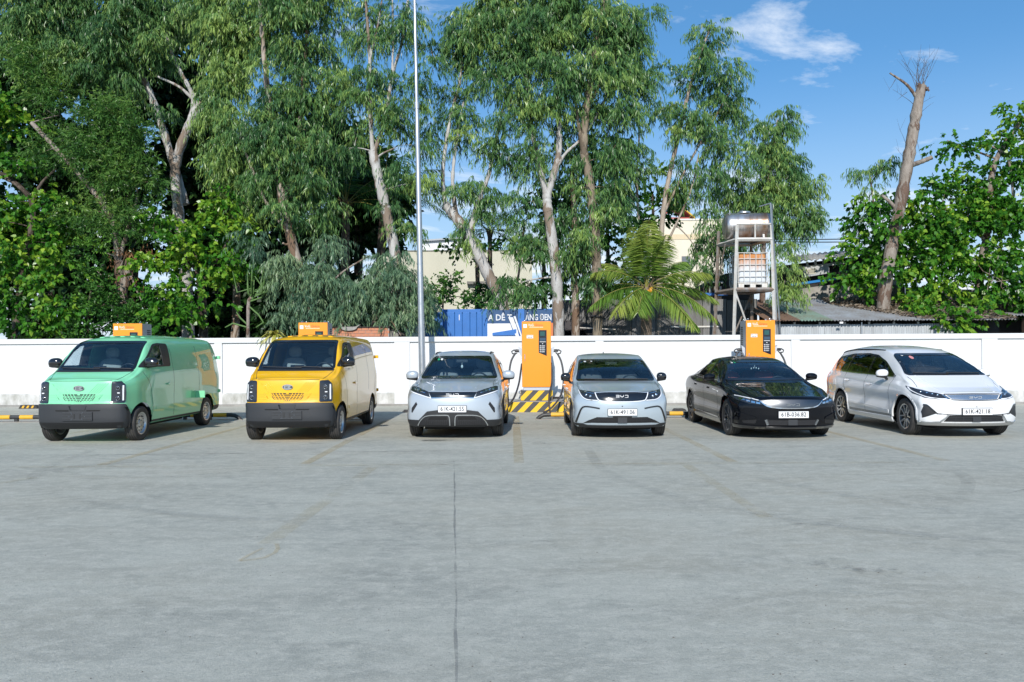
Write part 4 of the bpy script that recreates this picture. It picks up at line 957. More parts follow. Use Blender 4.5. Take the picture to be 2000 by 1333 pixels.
# ---- shrubs and small plants behind the wall
tree('shrub', 'green feathery shrub behind the blue container', 'shrub', [([(860, 664, 27.0), (865, 600, 27.0), (870, 560, 27.0)], .05, .02)],
     [(865, 575, 35, 25, 26.9, .5), (905, 590, 40, 22, 26.9, .5), (880, 545, 28, 22, 27, .4), (840, 600, 25, 20, 26.9, .4)], 'shrub', TRD, LS, 1.2, 31, tint=.5)
tree('shrub', 'dark leafy shrub in front of the pale wall behind the leaning white trunk', 'shrub', [([(935, 664, 28.2), (935, 600, 28.2), (938, 560, 28.2)], .05, .02)],
     [(935, 565, 32, 24, 28.1, .4), (975, 570, 30, 28, 28.1, .4), (1020, 575, 26, 30, 28.1, .4), (955, 595, 40, 18, 28.0, .4)], 'shrub', TRD, LS, 1.1, 32, tint=.2)
tree('shrub', 'bright green shrub above the brick wall right of the yellow van charger', 'shrub', [([(745, 664, 26.2), (745, 620, 26.2), (748, 600, 26.2)], .04, .02)],
     [(745, 615, 30, 18, 26.1, .4), (700, 625, 30, 14, 26.1, .4), (775, 625, 18, 18, 26.1, .3)], 'shrub', TRD, LS, 1.2, 33, tint=.6)
tree('shrub', 'drooping yellow green spray growing beside the tank tower leg', 'shrub', [([(1540, 664, 26.2), (1538, 610, 26.2), (1530, 560, 26.2)], .03, .012)],
     [(1531, 540, 8, 36, 26.1, .15), (1536, 575, 9, 20, 26.1, .15)], 'euc', TRG, LE, .8, 34, tint=.7)
tree('creeper', 'small bright creeper spilling over the edge of the right shed roof', 'vine', [([(1850, 645, 25.0), (1838, 622, 25.4)], .015, .01)],
     [(1815, 606, 20, 7, 25.8, .2), (1850, 612, 20, 9, 25.3, .2), (1862, 628, 7, 5, 24.9, .1), (1925, 605, 15, 4, 25.8, .2), (1800, 597, 12, 5, 26.3, .2)], 'broad', TRG, LH, 1.0, 35, tint=.62)

def strap_plant(name, label, loc, n, ln, w, m, seed, up=.6, leafname='leaf', curl=1.0):
    t = thing(name, label, 'plant', loc); rg = random.Random(seed); npr = np.random.default_rng(seed)
    for i in range(n):
        a = rg.uniform(0, 6.283); el = rg.uniform(.1, 1.2) * up; L_ = ln * rg.uniform(.7, 1.15); V, F, T = [], [], []
        d = Vector((math.cos(a) * math.cos(el), math.sin(a) * math.cos(el), math.sin(el))); s_ = Vector((-math.sin(a), math.cos(a), 0)); k = 6
        for j in range(k + 1):
            u = j / k; p = d * L_ * u + Vector((0, 0, -curl * L_ * u * u * .75)); ww = w * math.sin(math.pi * min(1, .12 + u * .88)) * .5
            V += [p - s_ * ww, p + Vector((0, 0, -ww * .3)), p + s_ * ww]
        for j in range(k): F += [(3 * j, 3 * j + 1, 3 * j + 4, 3 * j + 3), (3 * j + 1, 3 * j + 2, 3 * j + 5, 3 * j + 4)]
        me = mesh_from(leafname, V, F, m, True); tv = rg.uniform(.2, 1); at_ = me.attributes.new('tint', 'FLOAT', 'POINT'); at_.data.foreach_set('value', [min(1, max(0, tv + (.25 if q % 3 != 1 else -.25))) for q in range(len(V))])
        link(leafname, me, t)
    return t
p_ = at(536, 646, 23.75); strap_plant('variegated_dracaena', 'yellow striped strap leaved plant hanging over the wall left of the yellow van', (p_.x, p_.y, 2.15), 54, .62, .075, LY, 3, .95)
t_ = tree('euphorbia_shrub', 'spiny upright cactus like shrub on a bare stem left of the yellow van', 'shrub', [([(484, 664, 24.4), (485, 610, 24.4), (490, 580, 24.4)], .065, .05)], None, 'euc', TRG, LE, seed=41)
ES = mat('euphorbia_green', (.10, .20, .05), .6, var=.5, vscale=9)
rgx = random.Random(6); off_ = Vector(t_.location)
for k in range(15):
    a0 = at(490 + rgx.uniform(-4, 4), 585 - rgx.uniform(0, 22), 24.4); x1, y1 = 490 + rgx.uniform(-38, 45), 545 + rgx.uniform(-35, 20)
    a1 = at((490 + x1) / 2 + (x1 - 490) * .25, 575 - abs(x1 - 490) * .1, 24.4 + rgx.uniform(-.2, .2)); a2 = at(x1, y1, 24.4 + rgx.uniform(-.3, .3))
    MB().tube([a0 - off_, a1 - off_, a2 - off_], [.026, .030, .016], 5).build('stem', ES, t_)
for pts in (((488, 600), (505, 615), (515, 630), (500, 640)), ((486, 590), (510, 582), (520, 570)), ((484, 640), (455, 632), (440, 640)), ((484, 635), (470, 622), (462, 610)), ((492, 585), (512, 560), (498, 540))):
    MB().tube([Vector(at(x, y, 24.4)) - off_ for x, y in pts], [.03] * (len(pts) - 1) + [.018], 6).build('stem', ES, t_)

# ---- coconut palms
def palm(label, base, crownp, fronds, m, trunk_r, seed, fl=1.0, bark=TRG, nuts=0, leaf_dens=92):
    foot = Vector((at(*base).x, base[2], 0)); t = thing('coconut_palm', label, 'palm', foot); rg = random.Random(seed)
    c = at(*crownp) - foot
    P = bez((0, 0, 0), (c.x * .3, c.y * .3, c.z * .45), tuple(c), n=24)
    MB().tube(P, [trunk_r * (1.15 - .35 * i / (len(P) - 1)) * (1 + .05 * (i % 2)) for i in range(len(P))], 14).build('trunk', bark, t)
    for (ang, el, L_, curl) in fronds:            # direction in the picture plane measured from +x, lift, length, droop
        az = R(ang[1]); d = Vector((math.cos(R(ang[0])) * math.cos(az), math.sin(az), math.sin(R(ang[0])) * math.cos(az) if True else 0))
        d = Vector((d.x, d.y, el)).normalized()
        L_ *= fl; n = 16; pts = []
        for j in range(n + 1):
            u = j / n; pts.append(c + d * L_ * u + Vector((0, 0, -curl * L_ * u ** 2.1)))
        fr = MB().tube(pts, list(np.linspace(.026, .006, n + 1)), 5, squash=.7).build('frond', mat('frond_rib', (.26, .25, .06), .6), t)
        lv = Leaves(abs(seed * 3100 + int(ang[0]) * 7 + int(ang[1]))); npr = lv.rg; B_, D_, W_, Ln = [], [], [], []
        for j in range(leaf_dens):
            u = .14 + .86 * j / leaf_dens; f = u * n; k = min(n - 1, int(f)); p = pts[k].lerp(pts[k + 1], f - k); tg = (pts[k + 1] - pts[k]).normalized()
            side = tg.cross(Vector((0, 0, 1))); side = side.normalized() if side.length > .05 else Vector((1, 0, 0))
            up = side.cross(tg)
            ll = .62 * fl * math.sin(math.pi * (.20 + .74 * u)) + .05
            for s in (-1, 1):
                dd = (side * s * .80 + tg * .70 + up * .10 + Vector((0, 0, -.38 - .35 * u)) + Vector((npr.normal() * .07, npr.normal() * .07, npr.normal() * .07))).normalized()
                B_.append(p); D_.append(dd); Ln.append(ll * npr.uniform(.9, 1.08)); W_.append(.027 * fl)
        tv = rg.uniform(.3, .75); nn = len(B_)
        lv.add(np.array(B_), np.array(D_), np.array(Ln), np.array(W_), np.clip(tv + npr.normal(size=nn) * .08 + np.linspace(-.1, .25, nn), 0, 1), .22)
        lv.build('leaflets', m, fr)
    for k in range(nuts):
        a = k * 1.3; MB().ellipsoid((c.x + .14 * math.cos(a), c.y - .16 + .05 * math.sin(a * 2), c.z - .10 - .08 * (k % 2)), (.075, .075, .095), 10, 8).build('coconut', mat('green_nut' if bark is TRD else 'orange_nut', (.16, .22, .04) if bark is TRD else (.62, .30, .03), .5), t)
    sh = MB()
    for k in range(14):
        a = rg.uniform(0, 6.28); sh.tube([c + Vector((.08 * math.cos(a), .08 * math.sin(a), -.25)), c + Vector((.17 * math.cos(a), .17 * math.sin(a), .02 + rg.uniform(0, .15))), c + Vector((.30 * math.cos(a), .30 * math.sin(a), .02 + rg.uniform(-.15, .3)))], [.03, .02, .006], 5)
    sh.build('frond_bases', mat('frond_base_brown', (.20, .14, .09), .9), t)
    return t
palm('young coconut palm with yellowing fronds behind the wall above the silver hatchback', (1262, 664, 25.0), (1262, 562, 25.0),
     [((90, -70), 3.4, 1.9, .06), ((80, -60), 2.6, 1.85, .08), ((100, -60), 2.4, 1.85, .08), ((100, 60), 2.4, 1.9, .1), ((170, -15), .75, 1.9, .42), ((10, -12), .65, 2.0, .40), ((185, -25), .10, 1.75, .42), ((-8, -30), .06, 1.9, .55), ((205, -45), -.10, 1.5, .40), ((-20, -55), -.15, 1.75, .50), ((150, 25), .95, 1.9, .35), ((30, 25), .95, 2.0, .35), ((0, 10), .30, 2.1, .45), ((180, 15), .35, 1.8, .45), ((125, -30), 2.1, 1.9, .14), ((55, -40), 1.7, 1.85, .20), ((-35, -20), -.35, 1.5, .35), ((70, 30), 1.7, 2.0, .2), ((230, -60), -.25, 1.2, .35)],
     LP, .19, 5, 1.22, mat('palm_bark', (.26, .20, .15), .9, var=.7, vscale=7, col2=(.12, .09, .07), bump=.6, bscale=30, stretch=(1, 1, 2.5)), 2)
palm('shaded coconut palm with dark hanging fronds among the eucalypts', (672, 664, 29.0), (676, 400, 29.0),
     [((90, -40), 1.8, 3.2, .25), ((70, -20), 1.3, 3.0, .35), ((110, -20), 1.3, 3.0, .35), ((170, -10), .7, 2.8, .5), ((10, -10), .7, 3.0, .5), ((190, -30), .1, 2.6, .5), ((-10, -30), .15, 2.8, .6), ((45, 20), 1.0, 3, .4), ((135, 20), 1.0, 3, .4), ((95, 30), 2.0, 3.1, .2), ((0, 5), .4, 3.0, .55), ((200, -45), -.1, 2.2, .5)],
     LS, .17, 7, 1.0, TRD, 4, 46)
palm('second shaded palm with a ringed leaning trunk behind the white eucalypt', (730, 664, 29.6), (752, 380, 29.6),
     [((60, -20), 1.2, 2.8, .4), ((120, 10), 1.2, 2.8, .4), ((10, -10), .6, 3.2, .5), ((5, 15), .5, 3.4, .45), ((170, 0), .6, 2.8, .5), ((90, 30), 1.8, 3.0, .2), ((-15, -20), .1, 2.8, .5), ((30, 10), .9, 3.2, .4)],
     LS, .17, 9, 1.0, TRD, 0, 46)
palm('distant palm top showing between the leaning white trunk and the big eucalypt', (957, 664, 34.0), (957, 452, 34.0),
     [((a, e), l, 2.0, .4) for a, e, l in ((90, -20, 1.6), (30, 0, .8), (150, 0, .8), (0, -10, .25), (180, -10, .25), (60, 20, 1.2), (120, 20, 1.2), (-20, 0, -.1), (200, 0, -.1))],
     LS, .12, 11, .9, TRD, 0, 34)
# ================================================================== buildings and sheds beyond the wall
CRM = mat('cream_plaster', (.74, .68, .55), .85, var=.25, vscale=1.5, col2=(.52, .46, .36), bump=.08, stretch=(1, 1, .4))
OLV = mat('pale_plaster', (.60, .58, .47), .9, var=.35, vscale=.9, col2=(.42, .42, .33), bump=.1, stretch=(1, 1, .5))
BLU = mat('blue_sheet', (.022, .16, .50), .5, var=.35, vscale=3, col2=(.02, .10, .30), bump=.05)
BLD = mat('blue_sign', (.018, .075, .19), .5, var=.2, vscale=4)
ZNC = mat('zinc_sheet', (.52, .55, .57), .55, metal=.25, var=.6, vscale=2.2, col2=(.24, .25, .26), stretch=(3, 1, .4))
ZND = mat('old_zinc', (.20, .20, .195), .75, var=.7, vscale=2, col2=(.09, .085, .08), stretch=(3, 1, .4))
RSG = mat('grey_roof_sheet', (.36, .385, .41), .6, var=.8, vscale=1.6, col2=(.20, .165, .135))
RSB = mat('rusty_roof_sheet', (.15, .10, .075), .75, var=.8, vscale=2.2, col2=(.27, .16, .10))
RST = mat('green_roof_sheet', (.24, .38, .31), .7, var=.7, vscale=1.6, col2=(.20, .14, .09))
RUS = mat('rusty_steel', (.40, .40, .39), .5, metal=.4, var=.9, vscale=5, col2=(.28, .15, .07))
ANG = mat('angle_steel', (.70, .71, .70), .55, metal=.1, var=.5, vscale=6, col2=(.48, .38, .26))
INX = mat('steel_tank', (.80, .81, .82), .30, metal=.9, var=.9, vscale=1.3, col2=(.34, .17, .07), stretch=(2.2, .6, .6), det=4)
def streaked(name, base, rust, lo, hi, rough, metal):
    """clean below, rust running down from the top edge in ragged streaks"""
    m, t, b = _nodes(name); N, L = t.nodes, t.links
    co = N.new('ShaderNodeTexCoord'); mpn = N.new('ShaderNodeMapping'); mpn.inputs['Scale'].default_value = (9, 9, .7); L.new(co.outputs['Object'], mpn.inputs[0])
    n = N.new('ShaderNodeTexNoise'); n.inputs['Scale'].default_value = 1.2; n.inputs['Detail'].default_value = 6; L.new(mpn.outputs[0], n.inputs['Vector'])
    sp = N.new('ShaderNodeSeparateXYZ'); L.new(co.outputs['Object'], sp.inputs[0])
    mu = N.new('ShaderNodeMath'); mu.operation = 'MULTIPLY_ADD'; L.new(n.outputs['Fac'], mu.inputs[0]); mu.inputs[1].default_value = (hi - lo) * 1.6; L.new(sp.outputs['Z'], mu.inputs[2])
    r = N.new('ShaderNodeMapRange'); r.inputs['From Min'].default_value = lo + (hi - lo) * .95; r.inputs['From Max'].default_value = hi + (hi - lo) * .8; L.new(mu.outputs[0], r.inputs['Value'])
    mx_ = N.new('ShaderNodeMix'); mx_.data_type = 'RGBA'; mx_.inputs['A'].default_value = (*base, 1); mx_.inputs['B'].default_value = (*rust, 1); L.new(r.outputs[0], mx_.inputs['Factor']); L.new(mx_.outputs['Result'], b.inputs['Base Color'])
    b.inputs['Roughness'].default_value = rough; b.inputs['Metallic'].default_value = metal
    return m
IBC = streaked('white_tote', (.60, .64, .68), (.50, .20, .05), .45, 1.05, .5, 0.0)
BRK = mat('red_brick', (.56, .25, .15), .9, var=.5, vscale=6, col2=(.40, .16, .09), bump=.2)
MOR = mat('mortar', (.40, .38, .35), .95, var=.4, vscale=10)
WND = mat('window_dark', (.05, .06, .07), .15)
FRM = mat('window_frame', (.18, .18, .18), .6)
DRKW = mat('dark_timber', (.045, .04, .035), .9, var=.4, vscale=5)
SHD = mat('shade_cloth', (.085, .078, .08), .9, var=.3, vscale=4)

def wall_box(t, name, m, x0, x1, y0, y1, z0, z1): return MB().box(x0, x1, y0, y1, z0, z1).build(name, m, t)
def pxX(px, d): return at(px, 600, d).x
def pyZ(py, d, px=1000): return at(px, py, d).z

# pale wall building
d = 44.0
t = thing('workshop_building', 'long pale plaster building wall behind the blue container', 'building', (0, d, 0))
x0, x1, zt = pxX(742, d), pxX(1040, d), pyZ(491, d, 900)
wall_box(t, 'wall', OLV, x0, x1, 0, 8, 0, zt)
MB().box(x0 - .05, x1 + .05, -.04, 8.05, zt + .002, zt + .06).build('parapet', mat('weathered_cap', (.30, .30, .27), .9, var=.5), t)
for px, py in ((889, 518), (938, 517), (963, 517)):
    MB().lathe([(-.01, .0005), (-.01, .055), (.0, .06)], 12, 'y', org=(pxX(px, d), 0, pyZ(py, d, px))).build('drain_hole', WND, t)
MB().box(pxX(913, d), pxX(960, d), -.35, -.01, pyZ(556, d, 930), pyZ(551, d, 930)).build('canopy_slab', mat('slab_grey', (.20, .19, .17), .9), t)
d2 = 62.0
t = thing('white_building', 'distant white flat roofed building left of the leaning white trunk', 'building', (0, d2, 0))
wall_box(t, 'wall', mat('far_white', (.72, .73, .74), .8), pxX(820, d2), pxX(925, d2), 0, 10, 0, pyZ(470, d2, 880))
MB().prism([(pxX(815, d2), pyZ(470, d2, 880)), (pxX(930, d2), pyZ(463, d2, 880)), (pxX(930, d2), pyZ(466, d2, 880)), (pxX(815, d2), pyZ(473, d2, 880))], -.3, 10.2).build('roof', mat('far_roof', (.40, .42, .44), .7), t)

# cream house
d = 54.0
t = thing('cream_house', 'cream rendered house with one barred window beside the tank tower', 'house', (0, d, 0))
x0, x1, zt = pxX(1270, d), pxX(1414, d), pyZ(431, d, 1360)
wa = wall_box(t, 'wall', CRM, x0, x1, 0, 7, 0, zt)
MB().box(x0 - .06, x1 + .06, -.06, 7.06, zt + .002, zt + .12).build('parapet', mat('cream_trim', (.78, .74, .64), .8), t)
MB().box(x0 - .03, x1 + .03, -.03, -.002, pyZ(468, d, 1360), pyZ(458, d, 1360)).build('string_course', mat('tan_band', (.66, .54, .36), .8), t)
wx0, wx1, wz0, wz1 = pxX(1332, d), pxX(1348.5, d), pyZ(530, d, 1340), pyZ(501, d, 1340)
w_ = MB().box(wx0, wx1, -.03, -.004, wz0, wz1).build('window', FRM, t)
MB().box(wx0 + .04, wx1 - .04, -.034, -.031, wz0 + .04, wz1 - .04).build('pane', mat('pane_grey', (.16, .18, .20), .15, spec=.6), w_)
for k in range(1, 4): MB().box(wx0 + (wx1 - wx0) * k / 4 - .008, wx0 + (wx1 - wx0) * k / 4 + .008, -.05, -.036, wz0, wz1).build('window_bar', FRM, w_)
for k in range(1, 5): MB().box(wx0, wx1, -.052, -.0505, wz0 + (wz1 - wz0) * k / 5 - .008, wz0 + (wz1 - wz0) * k / 5 + .008).build('window_bar', FRM, w_)
rt = thing('rooftop_shelter', 'dark red gabled rooftop shelter with a yellow eave on the cream house', 'shelter', (0, d + 2.5, zt + .13))
dd = d + 2.5; ax0, ax1, apx = pxX(1300, dd), pxX(1356, dd), pxX(1322, dd); zz = zt + .13
h0, h1 = pyZ(424, dd, 1330) - zz, pyZ(397, dd, 1330) - zz
MB().box(ax0 + .15, ax1 - .25, .2, 2.2, 0, max(.1, h0)).build('shelter_wall', mat('shelter_red', (.34, .06, .05), .7), rt)
MB().prism([(ax0 - .1, h0), (apx, h1), (ax1 + .1, h0 - .1), (ax1 + .1, h0), (apx, h1 + .12), (ax0 - .1, h0 + .12)], 0, 2.5).build('roof', mat('shelter_roof', (.36, .075, .05), .7), rt)
MB().prism([(apx, h1 - .02), (ax1 + .1, h0 - .14), (ax1 + .1, h0 - .02), (apx, h1 + .1)], -.06, -.003).build('eave', mat('eave_yellow', (.66, .42, .04), .6), rt)

# dark sheds behind the palm and under the tank tower
def corr_sheet(name, m, parent, x0, x1, z0, z1, y, amp=.018, pitch=.075, axis='wall'):
    n = max(4, int((x1 - x0) / pitch * 4)); V = []
    for i in range(n + 1):
        x = x0 + (x1 - x0) * i / n; yy = y + amp * math.sin(2 * math.pi * (x - x0) / pitch)
        V += [(x, yy, z0), (x, yy, z1)]
    F = [(2 * i, 2 * i + 2, 2 * i + 3, 2 * i + 1) for i in range(n)]
    return link(name, mesh_from(name, V, F, m, True), parent)
def corr_roof(name, m, parent, x0, x1, y0, z0, y1, z1, amp=.022, pitch=.11, skew=0.0):
    n = max(4, int((x1 - x0) / pitch * 4)); V = []
    for i in range(n + 1):
        x = x0 + (x1 - x0) * i / n; a = amp * math.sin(2 * math.pi * (x - x0) / pitch)
        V += [(x, y0, z0 + a), (x + skew, y1, z1 + a)]
    F = [(2 * i, 2 * i + 2, 2 * i + 3, 2 * i + 1) for i in range(n)]
    return link(name, mesh_from(name, V, F, m, True), parent)
d = 27.5
t = thing('corrugated_shed', 'old dark corrugated shed behind the palm and the tank tower', 'shed', (0, d, 0))
xa, xb, zt = pxX(1095, d), pxX(1480, d), pyZ(585, d, 1360)
wall_box(t, 'core', DRKW, xa, xb, .06, 3, 0, zt - .02)
k = 0; x = xa
while x < xb - .1:
    x2 = min(x + .85, xb); corr_sheet('wall_sheet', ZND if k % 3 else mat('grey_zinc', (.25, .25, .25), .7, var=.6, vscale=3, stretch=(3, 1, .4)), t, x, x2 - .01, 0, zt - .04 * (k % 2), -.005 * (k % 2)); x = x2; k += 1
MB().box(pxX(1310, d), pxX(1405, d), -.05, -.03, pyZ(640, d, 1360), pyZ(637, d, 1360)).build('wall_rail', ANG, t)
MB().box(pxX(1366, d), pxX(1420, d), -.12, -.04, pyZ(578, d, 1390), pyZ(573, d, 1390)).build('blue_gutter', BLU, t)
MB().prism([(pxX(1300, d), zt), (pxX(1378, d), pyZ(560, d, 1378)), (pxX(1425, d), pyZ(532, d, 1425)), (pxX(1480, d), pyZ(540, d, 1450)), (pxX(1480, d), zt)], .4, 3.0).build('roof_block', DRKW, t)
corr_roof('roof_sheet', mat('pale_awning', (.52, .53, .53), .6, var=.3), t, pxX(1385, d), pxX(1418, d), .2, pyZ(552, d, 1400), 1.2, pyZ(530, d, 1400))
for px in (1392, 1402, 1412): MB().box(pxX(px, d) - .03, pxX(px, d) + .03, .30, .36, pyZ(575, d, px), pyZ(558, d, px)).build('vent_post', ANG, t)

# blue container and shop sign
d = 25.6
t = thing('blue_container', 'bright blue sheet metal container behind the wall and the light pole', 'container', (0, d, 0))
zt = pyZ(610, d, 900); xs = [pxX(p, d) for p in (830, 843, 866, 888, 903, 918, 931, 942, 953)]
wall_box(t, 'core', BLU, xs[0] + .02, pxX(1082, d), .05, 2.2, 0, zt - .05)
for a, b in zip(xs[:-1], xs[1:]): MB().box(a + .008, b - .008, 0, .045, 0, zt, bev=.01).build('sheet_panel', BLU, t)
MB().box(pxX(862, d), pxX(1080, d), .12, 2.2, zt, pyZ(604, d, 900)).build('top_rail', BLU, t)
MB().box(pxX(897, d) - .01, pxX(897, d) + .012, -.012, -.001, pyZ(626, d, 897), pyZ(615, d, 897)).build('white_chip', WPR, t)
sg = thing('shop_sign', 'dark blue shop sign with large white capital letters behind the charger', 'sign', (0, 25.0, 0)); d = 25.0
MB().box(pxX(952, d), pxX(1079, d), 0, .08, pyZ(632, d, 1015), pyZ(606, d, 1015)).build('sign_board', BLD, sg)
MB().box(pxX(952, d), pxX(1079, d), .002, .08, 1.2, pyZ(632, d, 1015) - .002).build('lower_panel', WPR, sg)
def letters(body, xa, xb, py, hpx):
    me = text_mesh('sign_letters', body, .5, mat('sign_white', (.62, .64, .66), .6), .004, 'LEFT', .012)
    xs_ = [v.co.x for v in me.vertices]; zs_ = [v.co.z for v in me.vertices]
    kx = (xb - xa) / (max(xs_) - min(xs_)); base = 0.0; hc = hpx / FPX * d / .345
    for v in me.vertices: v.co.x = xa + (v.co.x - min(xs_)) * kx; v.co.z = pyZ(py, d, 1015) + v.co.z * hc * .95; v.co.y -= .012
    link('sign_letters', me, sg)
letters('A DÊ T', pxX(953, d), pxX(1000, d), 621, 12); letters('ĂNG ĐEN', pxX(1026, d), pxX(1077, d), 621, 12)
MB().box(pxX(1012, d), pxX(1024, d), -.06, -.005, 1.2, pyZ(604, d, 1018)).build('blue_post', BLU, sg)
MB().box(pxX(1064, d), pxX(1075, d), -.02, -.003, 1.2, pyZ(633, d, 1070)).build('green_strip', mat('sign_green', (.10, .32, .12), .6), sg)
MB().box(pxX(1075, d), pxX(1080, d), -.03, -.003, 1.2, pyZ(631, d, 1076)).build('orange_edge', mat('sign_orange', (.62, .18, .06), .6), sg)
MB().prism([(pxX(962, d), pyZ(656, d, 985)), (pxX(962, d), pyZ(651, d, 985)), (pxX(1008, d), pyZ(644, d, 985)), (pxX(1008, d), pyZ(656, d, 985))], -.3, -.1).build('blue_awning', BLU, sg)
pn = thing('leaning_board', 'loose white boards leaning beside the white trunk in front of the shop sign', 'board', (0, 24.9, 0))
for (xa, ya, xb, yb, w2) in ((1000, 620, 1014, 668, .12), (1006, 618, 1022, 668, .05)):
    a, b = at(xa, ya, 24.9), at(xb, yb, 24.6); a.y -= 24.9; b.y -= 24.9
    MB().add([(a.x - w2, a.y, a.z), (a.x + w2 * .3, a.y, a.z), (b.x + w2 * .5, b.y, b.z), (b.x - w2 * .3, b.y, b.z), (a.x - w2, a.y + .02, a.z), (a.x + w2 * .3, a.y + .02, a.z), (b.x + w2 * .5, b.y + .02, b.z), (b.x - w2 * .3, b.y + .02, b.z)], [(0, 1, 2, 3), (7, 6, 5, 4), (0, 4, 5, 1), (1, 5, 6, 2), (2, 6, 7, 3), (3, 7, 4, 0)]).build('board', mat('white_board', (.62, .64, .66), .6, var=.3), pn)

# shade canopy
d = 26.6
t = thing('shade_canopy', 'dark brown cloth canopy among the tree trunks right of the shop sign', 'canopy', (0, d, 0))
def tent(px0, py0, px1, py1, px2, py2, px3, py3):
    a, b, c, e = (at(px0, py0, d), at(px1, py1, d + 1.2), at(px2, py2, d + 1.2), at(px3, py3, d))
    V = [Vector((p.x, p.y - d, p.z)) for p in (a, b, c, e)]; V += [v + Vector((0, .02, -.03)) for v in V]
    MB().add(V, [(0, 1, 2, 3), (7, 6, 5, 4), (0, 4, 5, 1), (1, 5, 6, 2), (2, 6, 7, 3), (3, 7, 4, 0)]).build('cloth', SHD, t)
tent(1078, 645, 1090, 618, 1125, 622, 1165, 642); tent(1150, 656, 1120, 628, 1160, 635, 1196, 654); tent(1075, 668, 1082, 640, 1150, 646, 1190, 668)
for px in (1088, 1192): MB().tube([(pxX(px, d), .2, 0), (pxX(px, d), .2, 2.3)], .03, 8).build('canopy_post', ANG, t)
MB().tube([at(1120, 640, 26.4) - Vector((0, d, 0)), at(1202, 644, 26.4) - Vector((0, d, 0))], .02, 6).build('canopy_bar', ANG, t)

# low brick wall, brick by brick
d = 24.25
t = thing('brick_wall', 'low unplastered red brick wall behind the coping right of the yellow van charger', 'wall', (0, d, 0))
xa, xb = pxX(618, d), pxX(760, d); zt = pyZ(640.5, d, 700)
wall_box(t, 'mortar_core', MOR, xa, xb, .012, .20, 0, zt - .01)
bw, bh, g = .195, .082, .011; row = 0; z = zt - bh - .004; rgx = random.Random(9); bm_ = None
while z > 1.55:
    x = xa - (bw / 2 if row % 2 else 0)
    while x < xb - .03:
        a, b = max(x, xa), min(x + bw, xb)
        if b - a > .03:
            q = rgx.uniform(-.005, .005)
            if b - a < bw - .01 or bm_ is None or rgx.random() < .0:
                me = MB().box(0, b - a, 0, .05, 0, bh).mesh('brick', BRK)
                if b - a >= bw - .01: bm_ = me
            else: me = bm_
            link('brick', me, t, (a, q, z))
        x += bw + g
    z -= bh + g; row += 1
rg = random.Random(2); x = xa
while x < xb:
    w2 = rg.uniform(.3, .6); MB().box(x, min(x + w2, xb + .05), -.05 + rg.uniform(0, .03), .24, zt + .002, zt + .03 + rg.uniform(0, .02)).build('roof_edge_sheet', DRKW, t); x += w2 + .003
sk = thing('broken_slab', 'curved broken grey sheet hanging over the brick wall', 'debris', (0, d - .06, 0))
cx = pxX(682, d)
poly = [(cx - .26, pyZ(639.5, d, 680))] + [(cx + .26 * math.cos(a), pyZ(640, d, 680) - .105 * math.sin(-a)) for a in np.linspace(math.pi, 2 * math.pi, 13)] + [(cx + .38, pyZ(634, d, 690)), (cx + .2, pyZ(638.6, d, 690))]
MB().prism(poly, -.02, .01).build('slab_piece', mat('asbestos_grey', (.36, .35, .33), .9, var=.5, vscale=9), sk)
bp = thing('timber_pole', 'thin bare stick leaning at the end of the brick wall', 'stick', at(783, 650, 24.2))
MB().tube([(at(757, 615, 24.3) - at(783, 650, 24.2)), Vector((0, 0, -.1))], [.018, .025], 6).build('pole_shaft', TRK, bp)
lw = thing('grey_lean_to', 'small dark plank lean to at the right end of the brick wall', 'shed', (0, 24.4, 0))
MB().prism([(pxX(761, 24.4), 1.3), (pxX(761, 24.4), pyZ(641, 24.4, 765)), (pxX(778, 24.4), pyZ(650, 24.4, 775)), (pxX(778, 24.4), 1.3)], 0, .3).build('side_wall', mat('render_grey', (.28, .27, .24), .9, var=.4), lw)
MB().prism([(pxX(755, 24.4), pyZ(639, 24.4, 765)), (pxX(757, 24.4), pyZ(641, 24.4, 765)), (pxX(790, 24.4), pyZ(656, 24.4, 775)), (pxX(790, 24.4), pyZ(653, 24.4, 775))], -.05, .35).build('roof', DRKW, lw)
pt = thing('timber_stump', 'short grey board post behind the wall left of the yellow van', 'post', (pxX(456, 24.0), 24.0, 0))
for k in range(4): MB().box(-.15 + .078 * k, -.08 + .078 * k, 0, .05, 0, 2.02 + .02 * (k % 2), bev=.006).build('board', mat('grey_timber', (.20, .20, .19), .9, var=.6, vscale=9, stretch=(4, 1, .4)), pt)
MB().box(pxX(440, 24.2) - pxX(456, 24.0), pxX(525, 24.2) - pxX(456, 24.0), .2, .26, 1.96, 2.10).build('rail', DRKW, pt)

# ------------------------------------------------------------------ water tank tower
d = 25.2
t = thing('tank_tower', 'rusty steel tower of angle posts carrying the two water tanks', 'tower', (0, d, 0))
Zt, Zp2, Zp1 = pyZ(432, d, 1470), pyZ(468, d, 1470), pyZ(566, d, 1470)
def P3(px, z, y): return Vector((at(px, 600, d + y).x, y, z))
def bar(name, m, a, b, w=.045):
    MB().tube([a, b], w, 4, smooth=False).build(name, m, t)
dep = 1.25
legs = {}
for nm, xt, xb_, y in (('fl', 1440, 1429, 0), ('fr', 1507.5, 1516, 0), ('bl', 1424, 1410, dep), ('br', 1490, 1493, dep)):
    top_ = Vector((at(xt, 440, d).x, y, pyZ(440, d, 1470))); bot = Vector((at(xb_, 655, d).x, y, 0))
    legs[nm] = (top_, bot); bar('post', ANG if y == 0 else RUS, bot, top_, .055)
def on(nm, z): a, b = legs[nm]; u = (z - b.z) / (a.z - b.z); return b.lerp(a, u)
